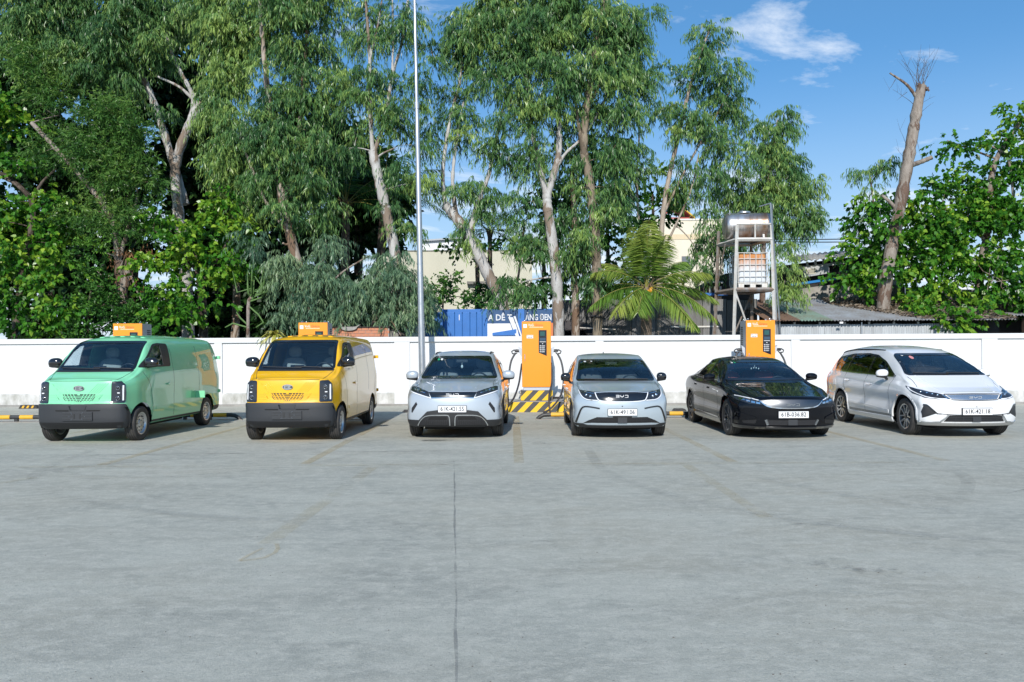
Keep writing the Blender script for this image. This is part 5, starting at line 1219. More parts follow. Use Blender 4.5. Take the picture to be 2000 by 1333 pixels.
for z, w, m in ((Zp1, .07, RUS), (Zp2, .06, ANG)):
    for a, b in (('fl', 'fr'), ('bl', 'br'), ('fl', 'bl'), ('fr', 'br')): bar('beam', m, on(a, z), on(b, z), w)
    MB().box(on('fl', z).x + .03, on('fr', z).x - .03, .06, dep - .06, z + .052, z + .075).build('deck', DRKW if z == Zp1 else RUS, t)
bar('brace', ANG, on('fl', Zp1 - .05), on('fr', .8) + Vector((-.35, 0, 0)), .028); bar('brace', RUS, on('bl', .5), on('br', Zp1 - .05), .03)
bar('brace', RUS, on('bl', Zp1 + .1), on('bl', Zp2 - .1) + Vector((.0, -dep * .7, 0)), .025)
rail = pyZ(438, d, 1470)
for a, b, c in (('fl', 'fr', 0),):
    bar('rail', ANG, on('fl', rail) + Vector((0, 0, .0)), on('fr', rail), .03)
    m1 = on('fl', rail).lerp(on('fr', rail), .52); bar('rail', ANG, m1, Vector((m1.x, m1.y, Zp2)), .025)
bar('pipe', GV, Vector((at(1512, 655, d).x + .35, -.05, 0)), Vector((at(1504, 397, d).x, -.05, pyZ(397, d, 1504))), .028)
bar('pipe', GV, Vector((at(1516, 655, d).x + .12, -.02, 0)), Vector((at(1507, 399, d).x, -.02, pyZ(399, d, 1507))), .022)
bar('pipe', GV, Vector((at(1483, 404, d).x, 0, pyZ(404, d, 1483))), Vector((at(1503, 398, d).x, 0, pyZ(398, d, 1503))), .018)
# round stainless tank lying on the upper deck
r_ = (pyZ(410, d, 1470) - Zp2 - .08) / 2; cz = Zp2 + .08 + r_
tk = thing('steel_water_tank', 'ribbed stainless water tank with rust streaks on top of the tower', 'water tank', (at(1470, 440, d).x, d + .60, cz), R(-6))
Lh = .70; pr = [(-Lh - .10, .0005), (-Lh - .09, r_ * .35), (-Lh - .06, r_ * .55), (-Lh - .075, r_ * .6), (-Lh - .03, r_ * .85), (-Lh, r_ * .97)]
for k in range(22):
    u = -Lh + .12 + (2 * Lh - .24) * k / 21; pr.append((u, r_ * (1.0 if k % 2 else .982)))
pr += [(-a, b) for a, b in pr[:6][::-1]]
MB().lathe(pr, 44, 'x').build('tank_shell', INX, tk)
MB().lathe([(r_ * .96, .22), (r_ + .03, .22), (r_ + .045, .18), (r_ + .05, .0005)], 20, 'z', org=(-.1, 0, 0)).build('hatch', GV, tk)
MB().tube([(-.55, 0, r_ * .9), (-.57, 0, r_ + .10)], .02, 6).build('vent_stub', GV, tk)
for s in (-.45, .45): MB().prism([(-.5, -r_ - .06), (.5, -r_ - .06), (.42, -r_ * .75), (0, -r_ * 1.0), (-.42, -r_ * .75)], s - .03, s + .03, axis='x').build('saddle', ANG, tk)
# caged tote tank on the lower deck
bx0, bx1 = at(1441, 520, d).x + .05, at(1503, 520, d).x - .02; bz0, bz1 = Zp1 + .08, pyZ(492, d, 1470)
ib = thing('caged_tote_tank', 'dirty white tote tank in a wire cage on the lower deck of the tower', 'water tank', ((bx0 + bx1) / 2, d + .62, bz0))
hw, hd, hh = (bx1 - bx0) / 2, .50, bz1 - bz0
MB().box(-hw + .04, hw - .04, -hd + .04, hd - .04, .15, hh - .04, bev=.07).build('tote', IBC, ib)
for k in range(6):
    z = .16 + (hh - .18) * k / 5
    MB().tube([(-hw, -hd, z), (hw, -hd, z), (hw, hd, z), (-hw, hd, z), (-hw, -hd, z)], .013, 6).build('cage_hoop', ANG, ib)
for k in range(6):
    x = -hw + 2 * hw * k / 5
    for y in (-hd - .012, hd + .012): MB().tube([(x, y, .14), (x, y, hh)], .011, 6).build('cage_bar', ANG, ib)
for k in range(1, 5):
    y = -hd + 2 * hd * k / 5
    for x in (-hw - .012, hw + .012): MB().tube([(x, y, .14), (x, y, hh)], .011, 6).build('cage_bar', ANG, ib)
for x in (-hw + .1, 0, hw - .1): MB().box(x - .09, x + .09, -hd, hd, 0, .10).build('pallet_foot', ANG, ib)
MB().box(-hw, hw, -hd, hd, .10, .135).build('pallet_top', ANG, ib)

# ------------------------------------------------------------------ right shed with sheet roof
d = 25.0
t = thing('sheet_roof_shed', 'long low shed with a patchwork corrugated roof along the wall on the right', 'shed', (0, d, 0))
zf_, zb_ = pyZ(626, d, 1750), pyZ(585, d + 4.2, 1750); yb_ = 4.2
edges_ = [1500, 1530, 1562, 1594, 1626, 1660, 1695, 1730, 1765, 1800, 1835, 1870, 1905, 1940, 1985]
for k, (a, b) in enumerate(zip(edges_[:-1], edges_[1:])):
    m = RSB if k < 2 else RST if k < 4 else RSG
    corr_roof('roof_sheet', m, t, pxX(a, d), pxX(b, d) + .05, 0, zf_ + .006 * (k % 2), yb_, zb_ + .006 * (k % 2), .020, .105, 0.0)
x = pxX(1522, d); xb = pxX(1888, d); k = 0; zw = pyZ(632, d, 1750)
while x < xb - .05:
    x2 = min(x + .80, xb); corr_sheet('wall_sheet', ZNC, t, x, x2 - .006, 0, zw - .012 * (k % 2), .30 + .006 * (k % 2), .016, .075); x = x2; k += 1
for px in (1560, 1610, 1660, 1708, 1757, 1805, 1850, 1890): MB().box(pxX(px, d) - .03, pxX(px, d) + .03, .36, .42, 0, zf_ - .03).build('shed_post', ANG, t)
MB().box(pxX(1500, d), pxX(1985, d), .9, .95, 0, zf_ + .05).build('inside_shade_sheet', DRKW, t)  # dark sheet put in for the shade under the roof
MB().box(pxX(1642, d) - .055, pxX(1642, d) + .055, -.06, -.02, zf_ - .10, zf_ - .04).build('lamp_box', WPR, t)
MB().box(pxX(1690, d) - .015, pxX(1690, d) + .015, .25, .28, 0, zf_ - .04).build('down_pipe', GV, t)
tw_ = thing('timber_sheet', 'pale warped board standing at the left end of the right shed', 'board', (pxX(1529, d), d + .1, 0))
MB().box(-.08, -.02, 0, .04, 0, 2.12).build('board', mat('raw_board', (.55, .42, .27), .8, var=.4), tw_); MB().box(-.01, .07, 0, .03, 0, 2.13).build('board', mat('pale_board', (.60, .55, .46), .8, var=.4), tw_)
# fallen leaves on the roof
lv = Leaves(5); n = 5200; rg_ = lv.rg
px_ = 1700 + 290 * rg_.random(n) ** .8; u_ = np.clip(rg_.random(n) * (.25 + .75 * np.clip((px_ - 1690) / 120, 0, 1)), 0, 1); u_ = 1 - u_
X_ = (px_ - 1000) / FPX * d; Y_ = d + u_ * yb_; Z_ = zf_ + (zb_ - zf_) * u_ + .03 + .05 * rg_.random(n)
lv.add(np.stack([X_, Y_, Z_], 1), unit(np.stack([rg_.normal(size=n), rg_.normal(size=n), .25 * rg_.normal(size=n)], 1)), rg_.uniform(.08, .17, n), rg_.uniform(.04, .08, n), rg_.uniform(.0, 1, n), .1, 'heart')
o = lv.build('fallen_leaves', leaf_mat('litter_leaf', (.09, .065, .045), (.20, .155, .11), (.36, .31, .25), .15, .8)); tag(o, 'thick layer of dry fallen leaves on the shed roof under the broadleaf tree', kind='stuff')
# upper shed with open clerestory
d = 31.0
t = thing('clerestory_shed', 'older shed behind with an open clerestory and a wavy asbestos roof', 'shed', (0, d, 0))
def q(px, py, y=0.0):
    p = at(px, py, d); return (p.x, p.z)
MB().prism([q(1538, 590), q(1538, 566), q(1700, 549), q(1760, 545), q(1760, 590)], 0, .2).build('concrete_wall', mat('old_concrete', (.42, .40, .36), .9, var=.8, vscale=1.8, col2=(.16, .15, .14), stretch=(.5, 1, 2)), t)
MB().prism([q(1536, 561), q(1536, 556.5), q(1690, 534), q(1690, 538.5)], -.25, -.1).build('blue_pipe', mat('pipe_blue', (.02, .20, .52), .4), t)
MB().prism([q(1515, 566), q(1515, 519), q(1720, 494), q(1720, 547)], .5, .7).build('inside_shade_sheet', mat('inside_shade_black', (.03, .028, .026), .95), t)  # near-black sheet stands for the shade behind the clerestory openings
MB().prism([q(1540, 529), q(1540, 524), q(1660, 509), q(1660, 514)], .1, .2).build('beam', ANG, t)
MB().prism([q(1571, 542), q(1570, 524), q(1600, 520), q(1620, 518), q(1620, 534)], .02, .09).build('fascia_board', mat('fascia_grey', (.46, .48, .49), .7, var=.3), t)
sp = MB().prism([q(1574, 537), q(1574, 526), q(1594, 523.5), q(1594, 534.5)], .0, .015).build('paper_notice', mat('notice_paper', (.66, .63, .52), .8), t)
for k in range(4):
    a = MB().prism([q(1577, 528.6 + 2.1 * k), q(1577, 527.7 + 2.1 * k), q(1592, 525.9 + 2.1 * k), q(1592, 526.8 + 2.1 * k)], -.004, -.0005).build('print_line', BPR, sp)
for px, y0, y1 in ((1578, 519, 511), (1594, 517, 508), (1610, 514, 503), (1626, 512, 497)): MB().prism([q(px, y0), q(px, y1), q(px + 3.5, y1 - .4), q(px + 3.5, y0 - .4)], .12, .2).build('clerestory_post', ANG, t)
def wavy_roof():
    n = 120; V = []
    for i in range(n + 1):
        u = i / n; px = 1540 + 170 * u; pf = at(px, 513.5 - 17 * u, d); pb = at(px, 507 - 17 * u, d + 2.2); w2 = .03 * math.sin(u * 16 * 2 * math.pi)
        V += [(pf.x, -.3, pf.z + w2), (pb.x, 1.9, pb.z + w2 + .12), (pf.x, -.3, pf.z + w2 - .02), (pb.x, 1.9, pb.z + w2 + .10)]
    F = []
    for i in range(n): a = 4 * i; F += [(a, a + 4, a + 5, a + 1), (a + 2, a + 3, a + 7, a + 6), (a, a + 2, a + 6, a + 4)]
    link('wavy_roof', mesh_from('wavy_roof', V, F, mat('asbestos_roof', (.29, .29, .28), .9, var=.5, vscale=3), True), t)
wavy_roof()
for a in (1548, 1560): MB().prism([q(a, 534), q(a - 5, 530), q(a + 6, 528.5), q(a + 4, 533)], -.1, -.06).build('scalloped_edge', mat('scallop_white', (.55, .55, .53), .7), t)
MB().tube([at(1520, 555, d) - Vector((0, d, 0)), at(1545, 548, d) - Vector((0, d, 0)), at(1565, 536, d - .1) - Vector((0, d, 0))], .03, 5).build('rubble_stick', TRG, t)
# right corner hut
d = 26.8
t = thing('corner_hut', 'low hut with a grey sheet wall at the right edge under the tree', 'hut', (0, d, 0))
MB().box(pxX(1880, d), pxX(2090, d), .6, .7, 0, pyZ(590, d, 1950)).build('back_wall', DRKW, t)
corr_roof('roof_sheet', RSG, t, pxX(1930, d), pxX(2060, d), -.6, pyZ(618, d, 1980), 1.5, pyZ(602, d, 1980))
MB().box(pxX(1988, d), pxX(2060, d), -.5, -.2, 0, pyZ(622, d, 1990)).build('brick_pier', mat('dull_brick', (.22, .15, .11), .9, var=.5, vscale=7), t)
for k in range(4): corr_sheet('wall_sheet', ZND, t, pxX(1700, 30) + .02 + 1.35 * k, pxX(1700, 30) + 1.35 * (k + 1), 2.2, pyZ(556, 30, 1850) - .1 * k, 3.2, .02, .09)
# overhead cables
for k, (y0, y1) in enumerate(((472, 466), (476, 472))):
    t = thing('overhead_cable', ('upper' if k == 0 else 'lower') + ' of two thin black cables strung behind the tank tower', 'cable', (0, 33, 0), 0, 'overhead cables on the right')
    P = [at(1400 + 300 * u, y0 + (y1 - y0) * u - 8 * (1 - u) + 9 * 4 * u * (1 - u) * .35, 33) - Vector((0, 33, 0)) for u in np.linspace(0, 1, 16)]
    MB().tube(P, .022, 5).build('cable_strand', CAB, t)
# ================================================================== vehicle kit
def pchip(xs, ys):
    xs = np.array(xs, float); ys = np.array(ys, float); h = np.diff(xs); dl = np.diff(ys) / h; n = len(xs)
    m_ = np.zeros(n)
    if n == 2: m_[:] = dl[0]
    else:
        for i in range(1, n - 1):
            if dl[i - 1] * dl[i] > 0:
                w1, w2 = 2 * h[i] + h[i - 1], h[i] + 2 * h[i - 1]
                m_[i] = (w1 + w2) / (w1 / dl[i - 1] + w2 / dl[i])
        def end(h0, h1, d0, d1):
            v = ((2 * h0 + h1) * d0 - h0 * d1) / (h0 + h1)
            if v * d0 <= 0: return 0.0
            if d0 * d1 <= 0 and abs(v) > 3 * abs(d0): return 3 * d0
            return v
        m_[0] = end(h[0], h[1], dl[0], dl[1]); m_[-1] = end(h[-1], h[-2], dl[-1], dl[-2])
    def f(x):
        x = np.clip(np.asarray(x, float), xs[0], xs[-1]); i = np.clip(np.searchsorted(xs, x) - 1, 0, n - 2)
        t = (x - xs[i]) / h[i]; t2, t3 = t * t, t * t * t
        return (2 * t3 - 3 * t2 + 1) * ys[i] + (t3 - 2 * t2 + t) * h[i] * m_[i] + (-2 * t3 + 3 * t2) * ys[i + 1] + (t3 - t2) * h[i] * m_[i + 1]
    return f
def tab(d): return pchip([k for k, _ in d], [v for _, v in d])

def in_poly(p, poly):
    x, y = p; c = False; n = len(poly)
    for i in range(n):
        x0, y0 = poly[i]; x1, y1 = poly[(i + 1) % n]
        if (y0 > y) != (y1 > y) and x < (x1 - x0) * (y - y0) / (y1 - y0) + x0: c = not c
    return c
def near_on_poly(p, poly):
    best = None; px, py = p
    for i in range(len(poly)):
        ax, ay = poly[i]; bx, by = poly[(i + 1) % len(poly)]
        dx_, dy_ = bx - ax, by - ay; L2 = dx_ * dx_ + dy_ * dy_
        t = 0 if L2 == 0 else max(0, min(1, ((px - ax) * dx_ + (py - ay) * dy_) / L2))
        q = (ax + dx_ * t, ay + dy_ * t); d2 = (q[0] - px) ** 2 + (q[1] - py) ** 2
        if best is None or d2 < best[0]: best = (d2, q)
    return best[1]
def rounded(poly, r, n=4):
    """round the corners of a 2D outline"""
    out = []; k = len(poly)
    for i in range(k):
        p0, p, p1 = Vector(poly[i - 1]), Vector(poly[i]), Vector(poly[(i + 1) % k])
        a, b = p0 - p, p1 - p; la, lb = a.length, b.length
        d = min(r, la * .45, lb * .45)
        A, B = p + a / la * d, p + b / lb * d
        for j in range(n + 1):
            t = j / n; q = A * (1 - t) ** 2 + p * 2 * t * (1 - t) + B * t * t; out.append((q.x, q.y))
    return out
def inset(poly, d):
    """shrink an outline by d (counter-clockwise or clockwise)"""
    a = sum(poly[i][0] * poly[(i + 1) % len(poly)][1] - poly[(i + 1) % len(poly)][0] * poly[i][1] for i in range(len(poly)))
    s = 1 if a > 0 else -1; out = []; n = len(poly)
    for i in range(n):
        p0, p, p1 = Vector(poly[i - 1]), Vector(poly[i]), Vector(poly[(i + 1) % n])
        e0, e1 = (p - p0), (p1 - p)
        if e0.length < 1e-7 or e1.length < 1e-7: out.append((p.x, p.y)); continue
        e0.normalize(); e1.normalize()
        n0, n1 = Vector((-e0.y, e0.x)) * s, Vector((-e1.y, e1.x)) * s
        b = n0 + n1
        if b.length < 1e-6: b = n0
        b.normalize(); q = p + b * (d / max(.5, b.dot(n0))); out.append((q.x, q.y))
    return out
def ribbon(pts, w0, w1=None):
    """outline of a band of width w0 (tapering to w1) along pts"""
    w1 = w0 if w1 is None else w1; P = [Vector(p) for p in pts]; l, r = [], []
    for i, p in enumerate(P):
        t = (P[min(i + 1, len(P) - 1)] - P[max(i - 1, 0)]).normalized(); nn = Vector((-t.y, t.x)); w = w0 + (w1 - w0) * i / (len(P) - 1)
        l.append(p + nn * w / 2); r.append(p - nn * w / 2)
    return [(p.x, p.y) for p in l + r[::-1]]
def curve2(pts, n=6):
    P = [Vector((p[0], p[1], 0)) for p in pts]
    return [(q.x, q.y) for q in bez(*P, n=n * (len(P) - 1))]
def flip(poly): return [(-x, z) for x, z in poly][::-1]

class Body:
    """car body skin: sections along the length, closed by rounded faces; keeps a search tree for laying panels on it"""
    def __init__(s, sp):
        s.sp = sp; f = {k: tab(sp[k]) for k in ('w', 'zb', 'wb', 'wr', 'zr', 'zt', 'zf')}
        y0, y1 = sp['y0'], sp['y1']; rf = sp.get('rf', .07)
        Ff, Fr = tab(sp['face']), tab(sp.get('tail', [(0, .05), (.5, 0), (1.2, .1), (2, .25)]))
        pk, pp = sp.get('plan', (.12, 3.0)); rk = sp.get('rplan', .10)
        def half(y):
            w, zb, wb, wr, zr, zt, zf = (float(f[k](y)) for k in ('w', 'zb', 'wb', 'wr', 'zr', 'zt', 'zf'))
            hb = zb - zf
            wst = sp.get('waist', .012)
            P = [(0, zf), (w * .72, zf), (w - .06, zf + .012), (w - .022, zf + .07), (w - .004, zf + hb * .30), (w - wst, zf + hb * .50), (w, zf + hb * .74), (wb + (w - wb) * .7, zf + hb * .90), (wb, zb),
                 (wb + (wr - wb) * .10 + .004, zb + (zr - zb) * .10), (wb + (wr - wb) * .52 + sp.get('tumble', .018), zb + (zr - zb) * .55), (wr + .012, zr - .018), (wr - .02, zr + (zt - zr) * .22), (wr * .66, zr + (zt - zr) * .72), (wr * .33, zr + (zt - zr) * .94), (0, zt)]
            cl = [0]
            for a, b in zip(P[:-1], P[1:]): cl.append(cl[-1] + max(1e-3, math.hypot(b[0] - a[0], b[1] - a[1])) ** .75)
            u = np.linspace(0, cl[-1], 62) if False else np.concatenate([np.linspace(a, b, k, endpoint=False) for a, b, k in zip(cl[:-1], cl[1:], [4, 2, 2, 3, 4, 4, 4, 4, 4, 6, 8, 3, 3, 6, 6])] + [[cl[-1]]])
            return np.stack([pchip(cl, [p[0] for p in P])(u), pchip(cl, [p[1] for p in P])(u)], 1)
        ys = np.unique(np.concatenate([np.arange(y0 + rf, y1 - rf, sp.get('dy', .03)), [y1 - rf]]))
        rings = []
        def disp(y, x, z, w):
            Bf = np.clip(1 - (y - y0) / sp.get('blend', .9), 0, 1); Bf = Bf * Bf * (3 - 2 * Bf)
            Br = np.clip(1 - (y1 - y) / .7, 0, 1); Br = Br * Br * (3 - 2 * Br)
            return y + Bf * (pk * (np.abs(x) / w) ** pp + Ff(z)) - Br * (rk * (np.abs(x) / w) ** 3 + Fr(z))
        def ring(y, ins=0.0, scale=None):
            h = half(y); x, z = h[:, 0].copy(), h[:, 1].copy(); w = x.max(); zc = (z.min() + z.max()) / 2; hz = (z.max() - z.min()) / 2
            if ins: x *= 1 - ins / w; z = zc + (z - zc) * (1 - ins / hz)
            if scale is not None: x *= scale; z = zc + (z - zc) * scale
            return x, z, w
        def push(y, ins=0.0, scale=None, q=None):
            yy = y if q is None else q
            x, z, w = ring(yy, ins, scale); rings.append(np.stack([x, disp(y, x, z, w), z], 1))
        th = np.linspace(math.pi / 2, 0, 6)
        sc = [.0, .12, .25, .4, .55, .68, .8, .9, .96]
        for k in sc:
            x, z, w = ring(y1 - rf, rf, k); rings.append(np.stack([x, disp(y1, x, z, w), z], 1))
        for t in th[:-1]: push(y1 - rf + rf * math.sin(t), rf * (1 - math.cos(t)), q=y1 - rf)
        for y in ys[::-1]: push(float(y))
        for t in th[::-1][1:]: push(y0 + rf - rf * math.sin(t), rf * (1 - math.cos(t)), q=y0 + rf)
        for k in sc[::-1]:
            x, z, w = ring(y0 + rf, rf, k); rings.append(np.stack([x, disp(y0, x, z, w), z], 1))
        G = np.array(rings); nr, nc = G.shape[:2]
        V = G.reshape(-1, 3); F = []
        for i in range(nr - 1):
            for j in range(nc - 1):
                F.append((i * nc + j, i * nc + j + 1, (i + 1) * nc + j + 1, (i + 1) * nc + j))
        bm = bmesh.new(); vs = [bm.verts.new(v) for v in V]
        for q in F:
            try: bm.faces.new([vs[k] for k in q])
            except ValueError: pass
        vs2 = [bm.verts.new((-v[0], v[1], v[2])) for v in V]
        for q in F:
            try: bm.faces.new([vs2[k] for k in q[::-1]])
            except ValueError: pass
        bmesh.ops.remove_doubles(bm, verts=bm.verts, dist=5e-4)
        bmesh.ops.dissolve_degenerate(bm, edges=bm.edges, dist=1e-5)
        bmesh.ops.recalc_face_normals(bm, faces=bm.faces)
        s.bm = bm; bm.normal_update(); s.bvh = BVHTree.FromBMesh(bm)
        s.half = half; s.cuts = []
    # -- laying things on the skin
    def hit(s, axis, a, b):
        o, d = {'F': ((a, -8, b), (0, 1, 0)), 'L': ((-4, a, b), (1, 0, 0)), 'R': ((4, a, b), (-1, 0, 0)), 'T': ((a, b, 5), (0, 0, -1)), 'B': ((a, 9, b), (0, -1, 0))}[axis]
        h = s.bvh.ray_cast(Vector(o), Vector(d))
        if axis in 'LR' and (h[0] is None or abs(h[0].x) < .45):      # beside the flank: fall back to the nearest skin
            h = s.bvh.find_nearest(Vector((math.copysign(.95, o[0]), a, b)))
            if h[0] is None or abs(h[0].x) < .45 or math.hypot(h[0].y - a, h[0].z - b) > .12: return None
            return h[0], (h[1] if h[1].x * o[0] > 0 else -h[1])
        if h[0] is None: return None
        n = h[1]
        if n.dot(Vector(d)) > 0: n = -n
        return h[0], n
    def shell(s, name, m, parent, poly, axis='F', off=.003, thick=.02, res=.04, holes=(), bulge=0.0):
        """a panel that follows the skin inside a 2D outline, with real thickness"""
        def resample(P, r):
            out = []
            for i in range(len(P)):
                a, b = Vector(P[i]), Vector(P[(i + 1) % len(P)]); k = max(1, int(math.ceil((b - a).length / r)))
                out += [a.lerp(b, j / k) for j in range(k)]
            return out
        loops = [resample(poly, res)] + [resample(h, res) for h in holes]
        pts, ed = [], []
        for lp in loops:
            o = len(pts); pts += lp; ed += [(o + i, o + (i + 1) % len(lp)) for i in range(len(lp))]
        x0, x1 = min(p.x for p in loops[0]), max(p.x for p in loops[0]); z0, z1 = min(p.y for p in loops[0]), max(p.y for p in loops[0])
        nx, nz = int((x1 - x0) / res), int((z1 - z0) / res)
        for i in range(1, nx + 1):
            for j in range(1, nz + 1):
                q = (x0 + i * (x1 - x0) / (nx + 1), z0 + j * (z1 - z0) / (nz + 1))
                if in_poly(q, poly):
                    e = near_on_poly(q, poly)
                    if math.hypot(e[0] - q[0], e[1] - q[1]) > res * .35: pts.append(Vector(q))
        v2, e2, f2, *_ = delaunay_2d_cdt(pts, ed, [], 0, 1e-6)
        P3 = []
        for v in v2:
            h = s.hit(axis, v.x, v.y); P3.append(h)
        tri = []
        for f in f2:
            c = ((v2[f[0]].x + v2[f[1]].x + v2[f[2]].x) / 3, (v2[f[0]].y + v2[f[1]].y + v2[f[2]].y) / 3)
            if not in_poly(c, poly) or any(in_poly(c, h) for h in holes) or any(P3[i] is None for i in f): continue
            tri.append(tuple(f))
        used = sorted({i for f in tri for i in f}); ix = {k: i for i, k in enumerate(used)}; n = len(used)
        V = []
        for k in used:
            p, nn = P3[k]; V.append(p + nn * off)
        for k in used:
            p, nn = P3[k]; V.append(p + nn * (off - thick))
        F = []; cnt = {}
        for f in tri:
            a, b, c = (ix[i] for i in f)
            nn = (V[b] - V[a]).cross(V[c] - V[a])
            if nn.dot(P3[f[0]][1]) < 0: a, b, c = a, c, b
            F.append((a, b, c)); F.append((a + n, c + n, b + n))
            for e in ((a, b), (b, c), (c, a)): cnt[e] = cnt.get(e, 0) + 1
        top = len(F)
        for (a, b) in list(cnt):
            if (b, a) not in cnt: F.append((a, a + n, b + n, b))
        me = mesh_from(name, V, F, m)
        sm = [True] * top + [False] * (len(F) - top)
        me.polygons.foreach_set('use_smooth', sm)
        # keep rims crisp
        try:
            me.set_sharp_from_angle(angle=R(40))
        except Exception: pass
        return link(name, me, parent)
    def cut(s, axis, poly=None, circle=None, xmin=.0, ylim=None):
        """open a hole in the skin (window or wheel arch) with a clean edge"""
        bm = s.bm; kill = []
        ia, ib = {'F': (0, 2), 'L': (1, 2), 'R': (1, 2), 'B': (0, 2)}[axis]
        def ok(c):
            if axis == 'L' and c.x > -xmin: return False
            if axis == 'R' and c.x < xmin: return False
            if ylim and not (ylim[0] <= c.y <= ylim[1]): return False
            q = (c[ia], c[ib])
            if circle: return math.hypot(q[0] - circle[0], q[1] - circle[1]) < circle[2]
            return in_poly(q, poly)
        for f in bm.faces:
            if ok(f.calc_center_median()): kill.append(f)
        rim = {v for f in kill for v in f.verts if any(g not in set() and g.is_valid for g in v.link_faces)}
        ks = set(kill); rim = [v for v in rim if any(g not in ks for g in v.link_faces)]
        for v in rim:
            q = (v.co[ia], v.co[ib])
            if circle:
                d = math.hypot(q[0] - circle[0], q[1] - circle[1])
                if d < 1e-5: continue
                k = circle[2] / d; t = (circle[0] + (q[0] - circle[0]) * k, circle[1] + (q[1] - circle[1]) * k)
            else: t = near_on_poly(q, poly)
            h = s.hit(axis, *t)
            if h is not None and (h[0] - v.co).length < .12: v.co = h[0]
        bmesh.ops.delete(bm, geom=kill, context='FACES')
    def finish(s, m, parent, lining=None):
        bm = s.bm; bm.normal_update()
        me = bpy.data.meshes.new('body'); bm.to_mesh(me); me.materials.append(m)
        me.polygons.foreach_set('use_smooth', [True] * len(me.polygons))
        try: me.set_sharp_from_angle(angle=R(38))
        except Exception: pass
        o = link('body', me, parent)
        if lining:
            b2 = bm.copy(); nrm = [v.normal.copy() for v in b2.verts]
            for v, n in zip(b2.verts, nrm): v.co -= n * .028
            dl = [f for f in b2.faces if f.calc_center_median().z < .45]
            bmesh.ops.delete(b2, geom=dl, context='FACES')
            m2 = bpy.data.meshes.new('interior_lining'); b2.to_mesh(m2); b2.free(); m2.materials.append(lining)
            m2.polygons.foreach_set('use_smooth', [True] * len(m2.polygons))
            link('interior_lining', m2, parent)
        bm.free()
        return o

# ------------------------------------------------------------------ shared vehicle materials
def paint(name, col, metal=0.0, rough=.35, coat=1.0, spec=.3):
    m = mat(name, col, rough, metal, spec, coat, var=.03, vscale=3, coatr=.015)
    return m
TYRE = mat('tyre_rubber', (0.028, 0.028, 0.029), .75, var=.6, vscale=9, col2=(.075, .07, .065), bump=.08, bscale=120)
RIMS = mat('rim_silver', (0.62, 0.63, 0.64), .3, metal=.8, var=.15, vscale=10)
RIMD = mat('rim_dark', (0.02, 0.02, 0.022), .3, coat=.3)
PLA = mat('black_plastic', (0.022, 0.023, 0.025), .5, bump=.05, bscale=200)
PLG = mat('grey_plastic', (0.030, 0.033, 0.038), .52, bump=.06, bscale=220)
GLB = mat('gloss_black', (0.008, 0.008, 0.01), .12, coat=1.0)
FRT = mat('window_frit', (0.008, 0.008, 0.009), .15, coat=.8)
WELL = mat('wheel_well_liner', (0.012, 0.012, 0.012), .95)
LINB = mat('cabin_dark', (0.022, 0.024, 0.028), .85)
GLW = glass_mat('windscreen_glass', (.84, .92, .95), 1.0, 1.6)
GLC = glass_mat('clear_glass', (.90, .93, .94), 1.0, 1.5)
GLS = glass_mat('side_glass', (.36, .40, .42), 1.0, 1.6)
GLD = glass_mat('tinted_glass', (.10, .12, .13), 1.0, 1.6)
LAMPG = glass_mat('lamp_lens', (.86, .88, .90), 1.0, 1.5)
LAMPD = mat('lamp_inner_dark', (0.02, 0.023, 0.03), .2, coat=.6)
LAMPR = mat('lamp_reflector', (0.80, 0.82, 0.85), .08, metal=1.0)
DRL = mat('light_bar', (0.82, 0.83, 0.85), .2, coat=.6)
SEATG = mat('seat_cover_grey', (0.42, 0.42, 0.41), .85, var=.2, vscale=14)
SEATD = mat('seat_dark', (0.10, 0.105, 0.11), .7)
SEATR = mat('seat_red_leather', (0.33, 0.055, 0.045), .5)
SEATM = mat('seat_mid_grey', (0.25, 0.26, 0.27), .7)
PLW = mat('plate_white', (0.80, 0.81, 0.83), .4)
GRI = mat('grille_dark', (0.015, 0.015, 0.017), .5)

